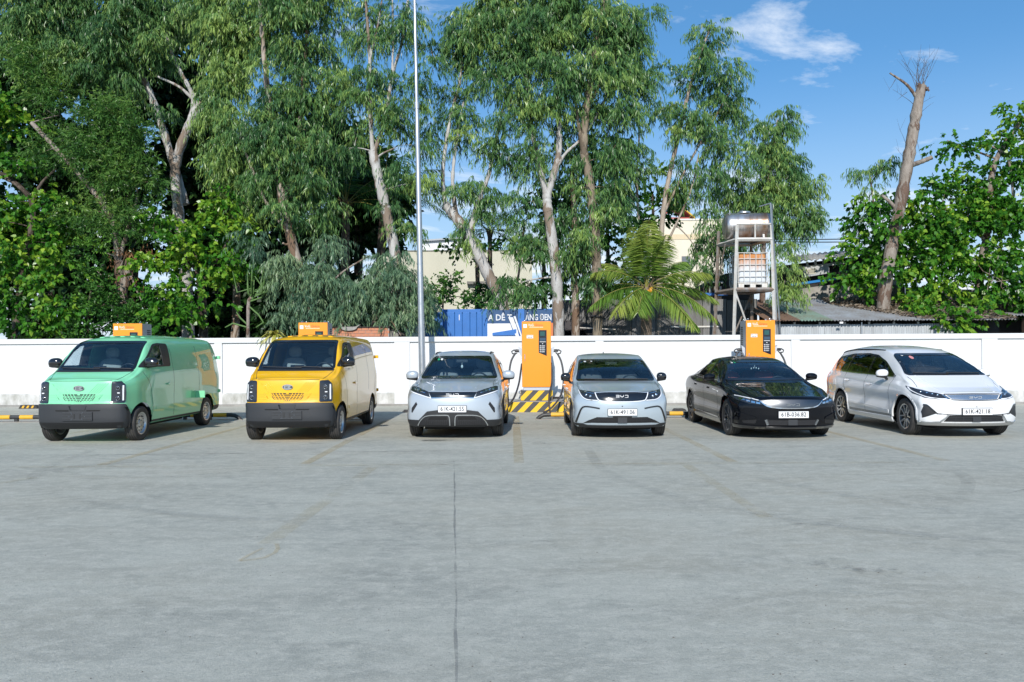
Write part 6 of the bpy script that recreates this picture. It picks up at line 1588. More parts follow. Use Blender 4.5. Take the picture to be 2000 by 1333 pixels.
def wheel(name, parent, x, y, r, wdt, rim_r, style, side, steer=0.0):
    """side -1/+1: which way the outer face looks"""
    w = bpy.data.objects.new('wheel', None); C.objects.link(w); w.parent = parent; w.empty_display_size = .1
    w.location = (x, y, r); w.rotation_euler = (0, 0, steer if side > 0 else math.pi + steer)
    h = wdt / 2; key = (round(r, 3), round(wdt, 3), round(rim_r, 3), style)
    cache = wheel.cache
    if key not in cache:
        mb = MB(); pr = [(-h * .86, rim_r - .004), (-h * .98, rim_r + .02), (-h * 1.03, (r + rim_r) / 2), (-h * .97, r - .03), (-h * .86, r - .008)]
        g = 4
        for k in range(g):
            c = -h * .62 + h * 1.24 * k / (g - 1); pr += [(c - .009, r), (c - .006, r - .009), (c + .006, r - .009), (c + .009, r)]
        pr += [(h * .86, r - .008), (h * .97, r - .03), (h * 1.03, (r + rim_r) / 2), (h * .98, rim_r + .02), (h * .86, rim_r - .004)]
        mb.lathe(pr, 48, 'x'); tyre = mb.mesh('tyre', TYRE)
        mb = MB(); mb.lathe([(-h * .84, rim_r), (-h * .84, rim_r - .02), (-h * .3, rim_r - .05), (h * .5, rim_r - .03), (h * .80, rim_r - .018)], 48, 'x', mi=0 if style == 'steel' else 1); mb.lathe([(h * .80, rim_r - .018), (h * .86, rim_r - .010), (h * .88, rim_r)], 48, 'x', mi=0 if style != 'star' else 1)
        parts = []
        if style == 'steel':
            mb.lathe([(h * .80, rim_r - .02), (h * .55, rim_r - .03), (h * .40, rim_r - .045), (h * .52, rim_r - .075), (h * .58, rim_r * .52), (h * .50, rim_r * .40), (h * .42, rim_r * .34), (h * .48, rim_r * .30)], 48, 'x')
            mb.lathe([(h * .42, rim_r * .34), (h * .44, rim_r * .30), (h * .66, rim_r * .26), (h * .68, 0.001)], 24, 'x', mi=0)
            for k in range(10):
                a = 2 * math.pi * k / 10; mb.disc(h * .605, .016, 10, 'x', 1, (0, rim_r * .66 * math.cos(a), rim_r * .66 * math.sin(a)))
            for k in range(5):
                a = 2 * math.pi * (k + .5) / 5; mb.lathe([(h * .46, .011), (h * .58, .010), (h * .585, 0.0005)], 6, 'x', 1, org=(0, rim_r * .36 * math.cos(a), rim_r * .36 * math.sin(a)))
            rim = mb.mesh('rim', [RIMS, RIMD])
        else:
            mb.lathe([(h * .2, .0), (h * .2, rim_r - .03)], 40, 'x', mi=1)
            def spoke(a0, a1, r0, r1, w0, w1, x0, x1, mi):
                p0 = Vector((0, math.cos(a0) * r0, math.sin(a0) * r0)); p1 = Vector((0, math.cos(a1) * r1, math.sin(a1) * r1))
                d = (p1 - p0).normalized(); nn = Vector((0, -d.z, d.y))
                V = []
                for p, ww, xx in ((p0, w0, x0), (p1, w1, x1)):
                    for sx, sn in ((0, -1), (0, 1), (-.025, 1.25), (-.025, -1.25)):
                        q = p + nn * (ww / 2 * sn); V.append((xx + sx, q.y, q.z))
                mb.add(V, [(0, 1, 5, 4), (1, 2, 6, 5), (2, 3, 7, 6), (3, 0, 4, 7)], mi)
            n = 5
            for k in range(n):
                a = 2 * math.pi * k / n + .3
                if style == 'ysp':
                    for s_ in (-1, 1): spoke(a + s_ * .13, a + s_ * .36, rim_r * .22, rim_r * .94, .026, .020, h * .66, h * .80, 0)
                    spoke(a, a, rim_r * .2, rim_r * .5, .05, .03, h * .60, h * .62, 1)
                elif style == 'star':
                    for s_ in (-1, 1): spoke(a + s_ * .06, a + s_ * .30, rim_r * .25, rim_r * .93, .030, .022, h * .62, h * .80, 2)
                    for s_ in (-1, 1): spoke(a + s_ * .10, a + s_ * .52, rim_r * .45, rim_r * .93, .022, .018, h * .55, h * .76, 1)
                else:
                    for s_ in (-1, 1): spoke(a + s_ * .14, a + s_ * .20, rim_r * .22, rim_r * .93, .05, .06, h * .66, h * .80, 0)
            mb.lathe([(h * .72, .0005), (h * .72, .03), (h * .68, .055), (h * .4, .062)], 20, 'x', mi=1)
            rim = mb.mesh('rim', [RIMS, RIMD, mat('rim_smoke', (.18, .18, .19), .3, metal=.7)])
        cache[key] = (tyre, rim)
    tyre, rim = cache[key]
    link('tyre', tyre, w); link('rim', rim, w)
    return w
wheel.cache = {}

def well(parent, x_out, x_in, y, zc, Rr, zf, sgn):
    a0 = math.asin(max(-.9, min(.9, (zf - zc) / Rr))); n = 26; V, F = [], []
    for k in range(n + 1):
        a = a0 + (math.pi - 2 * a0) * k / n
        for xx in (x_out, x_in): V.append((sgn * xx, y + Rr * math.cos(a), zc + Rr * math.sin(a)))
    F = [(2 * k, 2 * k + 1, 2 * k + 3, 2 * k + 2) for k in range(n)]
    V.append((sgn * x_in, y, zc)); F += [(2 * k + 1, 2 * k + 3, len(V) - 1) for k in range(n)]
    link('wheel_well', mesh_from('wheel_well', V, F, WELL, True), parent)

def arch_lip(B, parent, m, y, zc, Rr, zf, w_, off=.004, thick=.03, name='wheel_arch'):
    for ax in ('L', 'R'):
        a0 = math.asin(max(-.95, min(.95, (zf + .03 - zc) / Rr))); A = np.linspace(a0, math.pi - a0, 30)
        o = [(y + (Rr + w_) * math.cos(a), zc + (Rr + w_) * math.sin(a)) for a in A]; i_ = [(y + (Rr - .004) * math.cos(a), zc + (Rr - .004) * math.sin(a)) for a in A]
        B.shell(name, m, parent, o + i_[::-1], ax, off, thick, .05)

def mirror(parent, sgn, x, y, z, rx, rz, cap, base, arm=.12, ry=.075, drop=.02):
    mb = MB(); mb.ellipsoid((0, 0, 0), (rx, ry, rz), 20, 12, .84)
    mb.V = [(vx, vy * (1.0 if vy < 0 else .45), vz - .12 * sgn * (vx) * .35 + .0) for vx, vy, vz in mb.V]
    mb.move(Matrix.Translation((sgn * x, y, z))); o = mb.build('mirror', cap, parent)
    mb = MB(); mb.tube([(sgn * (x + rx * .3), y + .01, z - rz * .80), (sgn * (x - rx * .7), y + .02, z - rz * .95), (sgn * (x - rx - arm), y + .06, z - rz * 1.15 - drop)], [.026, .032, .036], 8, squash=.7)
    mb.ellipsoid((sgn * x, y + .004, z - rz * .60), (rx * .93, ry * .92, rz * .42), 16, 8, .8)
    mb.build('mirror_base', base, o)
    mb = MB(); mb.ellipsoid((sgn * x, y + ry * .42, z), (rx * .86, .006, rz * .80), 16, 8, .7); mb.build('mirror_glass', LAMPR, o)
    return o

def seat(parent, x, y, z, m, hr=True, sc=1.0):
    s_ = bpy.data.objects.new('seat', None); C.objects.link(s_); s_.parent = parent; s_.location = (x, y, z); s_.empty_display_size = .1
    mb = MB(); mb.box(-.25 * sc, .25 * sc, -.25, .25, -.08, .08, bev=.06); mb.build('seat_cushion', m, s_)
    mb = MB(); mb.ellipsoid((0, 0, 0), (.255 * sc, .085, .33), 18, 12, .55); mb.move(Matrix.Translation((0, .30, .36)) @ Matrix.Rotation(R(-14), 4, 'X')); mb.build('seat_back', m, s_)
    if hr:
        mb = MB(); mb.ellipsoid((0, .41, .80), (.135, .06, .105), 16, 12, .7); mb.build('headrest', m, s_)
        mb = MB()
        for q in (-.05, .05): mb.tube([(q, .40, .64), (q, .41, .76)], .007, 6)
        mb.build('headrest_post', CHM, s_)

def steering(parent, x, y, z, m):
    mb = MB(); Mx = Matrix.Translation((x, y, z)) @ Matrix.Rotation(R(25), 4, 'X')
    mb.tube([Mx @ Vector((.18 * math.cos(a), 0, .18 * math.sin(a))) for a in np.linspace(0, 2 * math.pi, 29)], .016, 8, cap=False)
    mb.tube([Mx @ Vector((-.17, 0, 0)), Mx @ Vector((.17, 0, 0))], .02, 6); mb.tube([Mx @ Vector((0, 0, 0)), Mx @ Vector((0, -.25, -.06))], .03, 8)
    mb.build('steering_wheel', m, parent)

def plate(parent, B, zc, text, wd=.52, ht=.115, x=0.0):
    h = B.hit('F', x, zc); y = h[0].y - .022
    p = MB().box(x - wd / 2 - .008, x + wd / 2 + .008, y, y + .03, zc - ht / 2 - .008, zc + ht / 2 + .008, bev=.004).build('number_plate', PLA, parent)
    MB().box(x - wd / 2, x + wd / 2, y - .004, y - .0005, zc - ht / 2, zc + ht / 2).build('plate_face', PLW, p)
    me = text_mesh('plate_number', text, .108, BPR, .0006, 'CENTER', .0016, 0, .93)
    xs = [v.co.x for v in me.vertices]; k = (wd * .84) / (max(xs) - min(xs)); c = (max(xs) + min(xs)) / 2
    for v in me.vertices: v.co.x = (v.co.x - c) * k
    link('plate_number', me, p, (x, y - .0055, zc))
    return p

def byd(parent, B, zc, wd=.22, ht=.05, m=None, yo=.012):
    """the three wide letters of the grille emblem, built from bars"""
    y = B.hit('F', 0, zc)[0].y - yo; t = ht * .17; mb = MB(); lw = wd * .27; g = wd * .095
    x0 = -wd / 2
    def bar(xa, xb, za, zb): mb.box(xa, xb, y, y + .008, zc - ht / 2 + za * ht, zc - ht / 2 + zb * ht)
    # B: three bars and the right posts
    bar(x0, x0 + lw, 0, .17); bar(x0, x0 + lw, .415, .585); bar(x0, x0 + lw, .83, 1); bar(x0 + lw - t, x0 + lw + .001, .17, .415); bar(x0 + lw - t, x0 + lw + .001, .585, .83)
    # Y
    x1 = x0 + lw + g; bar(x1, x1 + t, .5, 1); bar(x1 + lw - t, x1 + lw, .5, 1); bar(x1, x1 + lw, .33, .5); bar(x1 + lw / 2 - t * .6, x1 + lw / 2 + t * .6, 0, .42)
    # D
    x2 = x1 + lw + g; bar(x2, x2 + lw - t, 0, .17); bar(x2, x2 + lw - t, .83, 1); bar(x2 + lw - t, x2 + lw, .06, .94)
    return mb.build('grille_emblem', m or DRL, parent)

def wiper(parent, B, x0, x1, z0, z1):
    pts = []
    for t in np.linspace(0, 1, 9):
        h = B.hit('F', x0 + (x1 - x0) * t, z0 + (z1 - z0) * t)
        if h: pts.append(h[0] + h[1] * .022)
    MB().tube(pts, .009, 6).build('wiper', PLA, parent)

def windscreen(B, t, poly, frit=.05, gl=None, stickers=(), ylim=None):
    p_in = inset(poly, frit)
    cutp = inset(poly, frit * .6)
    B.cut('F', poly=cutp, ylim=ylim)
    B.shell('windscreen_border', FRT, t, poly, 'F', .007, .014, .03, holes=[p_in])
    g = B.shell('windscreen', gl or GLW, t, inset(poly, frit * .8), 'F', .002, .004, .05)
    for (x, z, r, m) in stickers:
        B.shell('windscreen_sticker', m, t, [(x + r * 1.25 * math.cos(a), z + r * math.sin(a)) for a in np.linspace(0, 2 * math.pi, 14, endpoint=False)], 'F', .0065, .002, .03)
    return g

def side_glass(B, t, poly, posts=(), gl=None, frit=.03, both=True, fritm=None, xmin=.3):
    for ax in (('L', 'R') if both else (both,)):
        B.cut(ax, poly=inset(poly, frit * .6), xmin=xmin)
        B.shell('window_border', fritm or FRT, t, poly, ax, .006, .014, .03, holes=[inset(poly, frit)])
        B.shell('side_window', gl or GLS, t, inset(poly, frit * .8), ax, .0012, .004, .08)
        for (ya, yb, w_) in posts:
            za, zb_ = min(p[1] for p in poly), max(p[1] for p in poly)
            band = [(ya - w_ / 2, za), (ya + w_ / 2, za), (yb + w_ / 2, zb_), (yb - w_ / 2, zb_)]
            # keep it inside the window outline
            q = [near_on_poly(p, poly) if not in_poly(p, poly) else p for p in band]
            B.shell('window_post', fritm or FRT, t, q, ax, .009, .012, .05)

def seam(B, t, pts, axis, w_=.007, m=None, name='panel_gap'):
    B.shell(name, m or LINB, t, ribbon(pts, w_), axis, .0012, .003, .05)
def handle(B, t, y, z, m, ln=.2):
    for ax in ('L', 'R'):
        B.shell('door_handle', m, t, rounded([(y - ln / 2, z - .016), (y + ln / 2, z - .016), (y + ln / 2, z + .016), (y - ln / 2, z + .016)], .014), ax, .028, .03, .04)
# ================================================================== the two vans
def headlamp_van(B, t, s):
    P = [(.555, 1.095), (.69, 1.095), (.745, 1.05), (.76, .90), (.755, .72), (.555, .715)]
    P = rounded([(s * x, z) for x, z in P], .025)
    o = B.shell('headlight', LAMPD, t, P, 'F', .014, .04, .02)
    for (x, z, r) in ((.655, .985, .042), (.655, .800, .045)):
        h = B.hit('F', s * x, z)[0]; y = h.y - .016
        mb = MB(); mb.box(s * x - r, s * x + r, y - .004, y + .02, z - r, z + r, bev=.012); mb.build('lamp_housing', mat('lamp_bezel', (.10, .11, .125), .12, metal=.8), o)
        mb = MB(); mb.ellipsoid((s * x, y - .002, z), (r * .66, .022, r * .66), 16, 10); mb.build('lamp_projector', LAMPD, o)
        mb = MB(); mb.lathe([(-.007, r * .80), (-.010, r * .72), (-.004, r * .66)], 20, 'y', org=(s * x, y, z)); mb.build('lamp_ring', CHM, o)
    h = B.hit('F', s * .64, .895)[0]; MB().box(s * .64 - .05, s * .64 + .05, h.y - .012, h.y + .01, .887, .905).build('lamp_bar', DRL, o)
    B.shell('running_light', DRL, o, [(s * .715, 1.03), (s * .733, 1.03), (s * .738, .76), (s * .720, .76)], 'F', .018, .01, .04)
    return o

def van(label, X, D, body_m, seat_m, flap=False):
    t = thing('delivery_van', label, 'van', (X, D, 0), 0, 'compact cargo vans')
    B = Body(dict(y0=-.60, y1=3.85, rf=.05, dy=.03, plan=(.13, 4.0), rplan=.06, blend=.55, waist=.006, tumble=.024,
        face=[(.2, .07), (.34, .02), (.45, 0), (.68, 0), (.74, .025), (1.08, .05), (1.16, .09)], tail=[(.2, .04), (.6, 0), (1.3, .03), (1.95, .16)],
        w=[(-.6, .77), (-.35, .81), (0, .85), (.5, .86), (3.2, .86), (3.6, .85), (3.85, .83)],
        zf=[(-.6, .28), (0, .27), (3.85, .30)],
        zb=[(-.6, 1.05), (-.3, 1.12), (0, 1.17), (.5, 1.24), (1.2, 1.26), (3.85, 1.24)],
        wb=[(-.6, .74), (-.3, .785), (0, .815), (.5, .845), (3.4, .845), (3.85, .80)],
        wr=[(-.6, .66), (-.1, .735), (.25, .72), (.62, .665), (1.1, .685), (3.4, .70), (3.85, .68)],
        zr=[(-.6, 1.10), (-.3, 1.175), (-.08, 1.245), (.62, 1.79), (.9, 1.845), (1.5, 1.865), (3.4, 1.87), (3.7, 1.83), (3.85, 1.72)],
        zt=[(-.6, 1.135), (-.3, 1.235), (-.08, 1.305), (.2, 1.52), (.62, 1.855), (.80, 1.915), (1.1, 1.945), (2.0, 1.965), (3.3, 1.955), (3.7, 1.91), (3.85, 1.82)]))
    r, WB, Ra = .315, 3.0, .375
    for y in (0, WB):
        for ax, s in (('L', -1), ('R', 1)):
            B.cut(ax, circle=(y, r + .01, Ra), xmin=.45); well(t, .80, .45, y, r + .01, Ra, .27, s)
    ws_ = rounded([(-.715, 1.285), (.715, 1.285), (.635, 1.838), (-.635, 1.838)], .06)
    windscreen(B, t, ws_, .045, GLW, ylim=(-.5, 1.2))
    side = rounded([(.06, 1.335), (1.20, 1.345), (1.23, 1.79), (.86, 1.80), (.70, 1.775), (.16, 1.41)], .05)
    inner = rounded([(.20, 1.375), (.90, 1.375), (.92, 1.765), (.74, 1.745), (.25, 1.43)], .03)
    for ax in ('L', 'R'):
        B.cut(ax, poly=inset(inner, -.008), xmin=.3)
        B.shell('window_border', PLA, t, side, ax, .009, .016, .025, holes=[inner])
        B.shell('side_window', GLC, t, inset(inner, -.008), ax, .0015, .004, .08)
    body = B.finish(body_m, t)
    # dark lower body: bumper, sills
    bump = rounded([(-.765, .70), (.765, .70), (.79, .52), (.785, .36), (.73, .285), (-.73, .285), (-.785, .36), (-.79, .52)], .03)
    bu = B.shell('bumper', PLG, t, bump, 'F', .022, .05, .05)
    for ax in ('L', 'R'):
        B.shell('bumper_end', PLG, t, [(-.56, .70), (-.50, .70), (-.40, .52), (-.385, .30), (-.56, .29)], ax, .018, .03, .03)
        B.shell('sill_trim', PLA, t, [(.36, .275), (WB - .37, .28), (WB - .375, .345), (.385, .345)], ax, .006, .02, .06)
        B.shell('sill_trim', PLA, t, [(WB + .40, .32), (3.75, .33), (3.75, .42), (WB + .37, .42)], ax, .006, .02, .06)
        for pts in ([(.36, .40), (.40, .62), (.30, 1.0), (.10, 1.26)], [(1.30, .37), (1.31, 1.0), (1.30, 1.70)], [(2.55, .80), (2.53, 1.4), (2.52, 1.76)]): seam(B, t, curve2(pts), ax)
        B.shell('door_recess', body_m, t, rounded([(1.03, 1.00), (1.12, .95), (1.21, 1.00), (1.12, 1.05)], .05), ax, .006, .008, .02)
        B.shell('door_handle', body_m, t, rounded([(.98, .985), (1.24, .985), (1.24, 1.015), (.98, 1.015)], .014), ax, .030, .02, .04)
        B.shell('crease', body_m, t, ribbon([(.52, .56), (2.5, .60)], .05, .03), ax, .006, .02, .06)
        for zz in (1.47, .70): MB().box(*( (.77, .865) if ax == 'R' else (-.865, -.77)), 3.70, 3.76, zz, zz + .07, bev=.01).build('rear_hinge', body_m, t)
    # fuel flap standing open on the right flank
    if flap: MB().box(.855, 1.06, 2.34, 2.352, .65, .80, bev=.005).build('charging_flap', body_m, t)
    # lower half of the bumper darker lip, plate holder, slots
    yb = B.hit('F', 0, .5)[0].y - .022
    B.shell('bumper_lip', mat('lip_black', (.010, .0105, .012), .5), bu, rounded([(-.74, .385), (.74, .385), (.70, .285), (-.70, .285)], .02), 'F', .026, .02, .05)
    for a, b in ((-.40, -.155), (.155, .40)): B.shell('bumper_slot', WELL, bu, [(a, .60), (b, .60), (b - .02 if b > 0 else b, .58), (a + .02 if a < 0 else a, .58)], 'F', .0235, .004, .04)
    ph = MB().box(-.265, .265, yb - .02, yb - .001, .415, .568, bev=.004).build('plate_holder', PLG, bu)
    for sx in (-1, 1):
        for k in range(3): MB().box(sx * .16 - .09, sx * .16 + .09, yb - .024, yb - .0205, .44 + k * .045, .447 + k * .045).build('holder_rib', PLA, ph)
        MB().box(sx * .05 - .012, sx * .05 + .012, yb - .026, yb - .0205, .455, .535).build('holder_clip', PLA, ph)
    for sx in (-1, 1):
        for q in ((.10, .555), (.085, .535), (.135, .49), (.10, .43), (.085, .445)): MB().lathe([(yb - .028, 0.0005), (yb - .028, .004), (yb - .02, .004)], 6, 'y', org=(sx * q[0], 0, q[1])).build('holder_screw', CHM, ph)
    B.shell('tow_cover', PLG, bu, [(-.155, .675), (.155, .675), (.13, .60), (-.13, .60)][::-1], 'F', .030, .02, .05)
    # front panel with slanted ribs and the grille
    pn = B.shell('front_panel', body_m, t, [(-.55, 1.105), (.55, 1.105), (.55, .712), (-.55, .712)], 'F', .006, .03, .06)
    for s in (-1, 1):
        headlamp_van(B, t, s)
        for k in range(5):
            x0 = s * (.50 - .042 * k); B.shell('panel_rib', body_m, pn, ribbon([(x0, 1.07), (x0 - s * .165, .895)], .014, .010), 'F', .012, .01, .05)
            x0 = s * (.415 - .030 * k); B.shell('panel_rib', body_m, pn, ribbon([(x0, .872), (x0 - s * .095, .735)], .011, .010), 'F', .012, .01, .05)
        for k in range(5): B.shell('panel_rib', body_m, pn, [(s * .53, .868 - .030 * k), (s * (.43 - .018 * k), .868 - .030 * k), (s * (.43 - .018 * k), .858 - .030 * k), (s * .53, .858 - .030 * k)], 'F', .012, .01, .05)
    seam(B, pn, [(-.53, .888), (.53, .888)], 'F', .006)
    B.shell('panel_edge', LINB, pn, ribbon([(-.55, 1.108), (.55, 1.108)], .008), 'F', .007, .004, .06)
    gr = B.shell('grille', GRI, pn, [(-.29, .878), (.29, .878), (.275, .80), (.20, .728), (-.20, .728), (-.275, .80)][::-1], 'F', .0075, .01, .05)
    for k in range(5):
        z = .862 - .028 * k; xw = .275 - .022 * k; B.shell('grille_bar', body_m, gr, [(-xw, z - .011), (xw, z - .011), (xw, z - .022), (-xw, z - .022)], 'F', .016, .012, .06)
    for s in (-1, 1):
        for k in range(4): B.shell('grille_bar', body_m, gr, ribbon([(s * (.26 - .055 * k), .878), (s * (.175 - .055 * k), .73)], .012), 'F', .018, .012, .06)
    B.shell('grille_tab', body_m, pn, [(-.03, .885), (.03, .885), (.018, .86), (-.018, .86)][::-1], 'F', .018, .01, .04)
    # oval badge with a slanted letter shape
    yb2 = B.hit('F', 0, .985)[0].y - .012; E_ = [(.095 * math.cos(a), .985 + .048 * math.sin(a)) for a in np.linspace(0, 2 * math.pi, 32, endpoint=False)]
    bd = MB().prism(E_, yb2 - .012, yb2 + .012).build('badge', CHM, t)
    mb = MB()
    for poly in ([(-.078, .965), (-.078, 1.005), (.088, 1.005), (.088, .965)],): mb.prism(poly, yb2 - .0135, yb2 - .0125)
    mb.build('badge_field', mat('badge_grey', (.16, .17, .18), .2, metal=.8), bd)
    mb = MB()
    for poly in ([(-.06, .962), (-.06, 1.010), (-.036, 1.010), (-.036, .962)], [(-.036, .984), (-.036, .996), (.010, .996), (.050, 1.020), (.082, 1.008), (.032, .985), (.075, .962), (.045, .950), (.005, .980)]): mb.prism(poly, yb2 - .018, yb2 - .0136)
    mb.build('badge_letter', CHM, bd)
    # bonnet seams
    for s in (-1, 1): seam(B, t, [(s * .59, 1.12), (s * .64, 1.17), (s * .70, 1.26)], 'F', .008)
    # roof ribs, wipers, mirrors
    for k in range(5): B.shell('roof_rib', body_m, t, rounded([(-.44 + .2 * k, .92), (-.34 + .2 * k, .92), (-.34 + .2 * k, 3.4), (-.44 + .2 * k, 3.4)], .04), 'T', .012, .015, .12)
    wiper(t, B, -.62, .12, 1.325, 1.30); wiper(t, B, -.02, .66, 1.33, 1.30)
    B.shell('cowl', PLA, t, [(-.70, 1.262), (.70, 1.262), (.71, 1.292), (-.71, 1.292)], 'F', .004, .01, .05)
    for s in (-1, 1): mirror(t, s, .90, .26, 1.43, .13, .092, GLB, PLA, .0, .09)
    # cabin
    LN = mat('van_partition', (.20, .22, .24), .6)
    MB().box(-.78, .78, .10, .42, .95, 1.26, bev=.05).build('dashboard', LINB, t)
    MB().box(-.16, .10, .16, .18, 1.26, 1.37, bev=.01).build('dash_screen', GLB, t)
    for s in (-1, 1): seat(t, s * .40, .95, .82, seat_m, True, .95)
    steering(t, .42, .42, 1.24, PLA)
    bk = MB().prism([(-.76, .4), (.76, .4), (.76, 1.25), (.60, 1.80), (-.60, 1.80), (-.76, 1.25)], 1.62, 1.65).build('bulkhead', LN, t)
    for k in range(4):
        q = .58 - .11 * k; MB().tube([(-q, 1.60, .9), (-q, 1.60, 1.74 - .07 * k), (q, 1.60, 1.74 - .07 * k), (q, 1.60, .9)], .022, 6).build('bulkhead_rib', LN, bk)
    MB().box(-.8, .8, -.1, 3.5, .42, .44).build('cabin_floor', LINB, t)
    MB().box(-.55, .55, .5, 2.4, .20, .29).build('underbody_battery', WELL, t)
    for y in (0, WB):
        for s in (-1, 1): wheel('wheel', t, s * .745, y, r, .20, .205, 'steel', s)
    return t
GREEN = paint('mint_green_paint', (.245, .70, .41)); YEL = paint('yellow_paint', (.86, .47, .006))
van('mint green delivery van with black bumper at the left end of the row', -7.66, 14.15, GREEN, SEATG, True)
yv = van('golden yellow delivery van with black bumper beside the green one', -3.985, 14.20, YEL, SEATG)

# ================================================================== passenger cars
def cabin(t, w, y, z, m, wheel_x=.36, rows=1, dash_z=.95):
    MB().box(-w, w, y - .75, y - .38, dash_z - .35, dash_z, bev=.06).build('dashboard', LINB, t)
    for k in range(rows):
        for s in (-1, 1): seat(t, s * .37, y + .9 * k, z, m, True, .95)
    steering(t, wheel_x, y - .42, dash_z - .02, PLA)

def arches(B, t, WB, r, Ra, zf, w_in=.42, w_out=.84):
    for y in (0, WB):
        for ax, s in (('L', -1), ('R', 1)):
            B.cut(ax, circle=(y, r + .01, Ra), xmin=.45); well(t, w_out, w_in, y, r + .01, Ra, zf, s)

def wheels(t, tx, WB, r, wd, rim, style, steer=0):
    for y in (0, WB):
        for s in (-1, 1): wheel('wheel', t, s * tx, y, r, wd, rim, style, s, steer if y == 0 else 0)

STG = mat('sticker_green', (.02, .35, .16), .5); STW = mat('sticker_white', (.72, .74, .72), .5)
ORW = mat('wrap_orange', (.82, .20, .035), .3, coat=.7); YLWR = mat('wrap_yellow', (.80, .52, .10), .3, coat=.6, var=.9, vscale=9, col2=(.05, .05, .05), det=2)
WRW = mat('wrap_white', (.8, .8, .8), .3, coat=.6)

def wrap(B, t, ax, y0, y1, z0=.34, z1=.98):
    """printed side film: orange above, a yellow and black pattern of slanted blocks below"""
    B.shell('side_film', ORW, t, [(y0, .70), (y1, .74), (y1, z1), (y0 + .12, z1 - .02)], ax, .002, .003, .08)
    o = B.shell('side_film', YLWR, t, [(y0, .42), (y1 - .75, z0 + .02), (y1 - .5, .70), (y0, .695)], ax, .002, .003, .08)
    rg = random.Random(8)
    for k in range(9):
        y = y0 + .1 + k * (y1 - y0 - .9) / 9; z = rg.uniform(.44, .58); h = rg.uniform(.08, .14)
        B.shell('film_figure', (WRW, ORW, GLB)[k % 3], o, [(y, z), (y + .14, z + .02), (y + .20, z + h), (y + .03, z + h)], ax, .004, .002, .08)

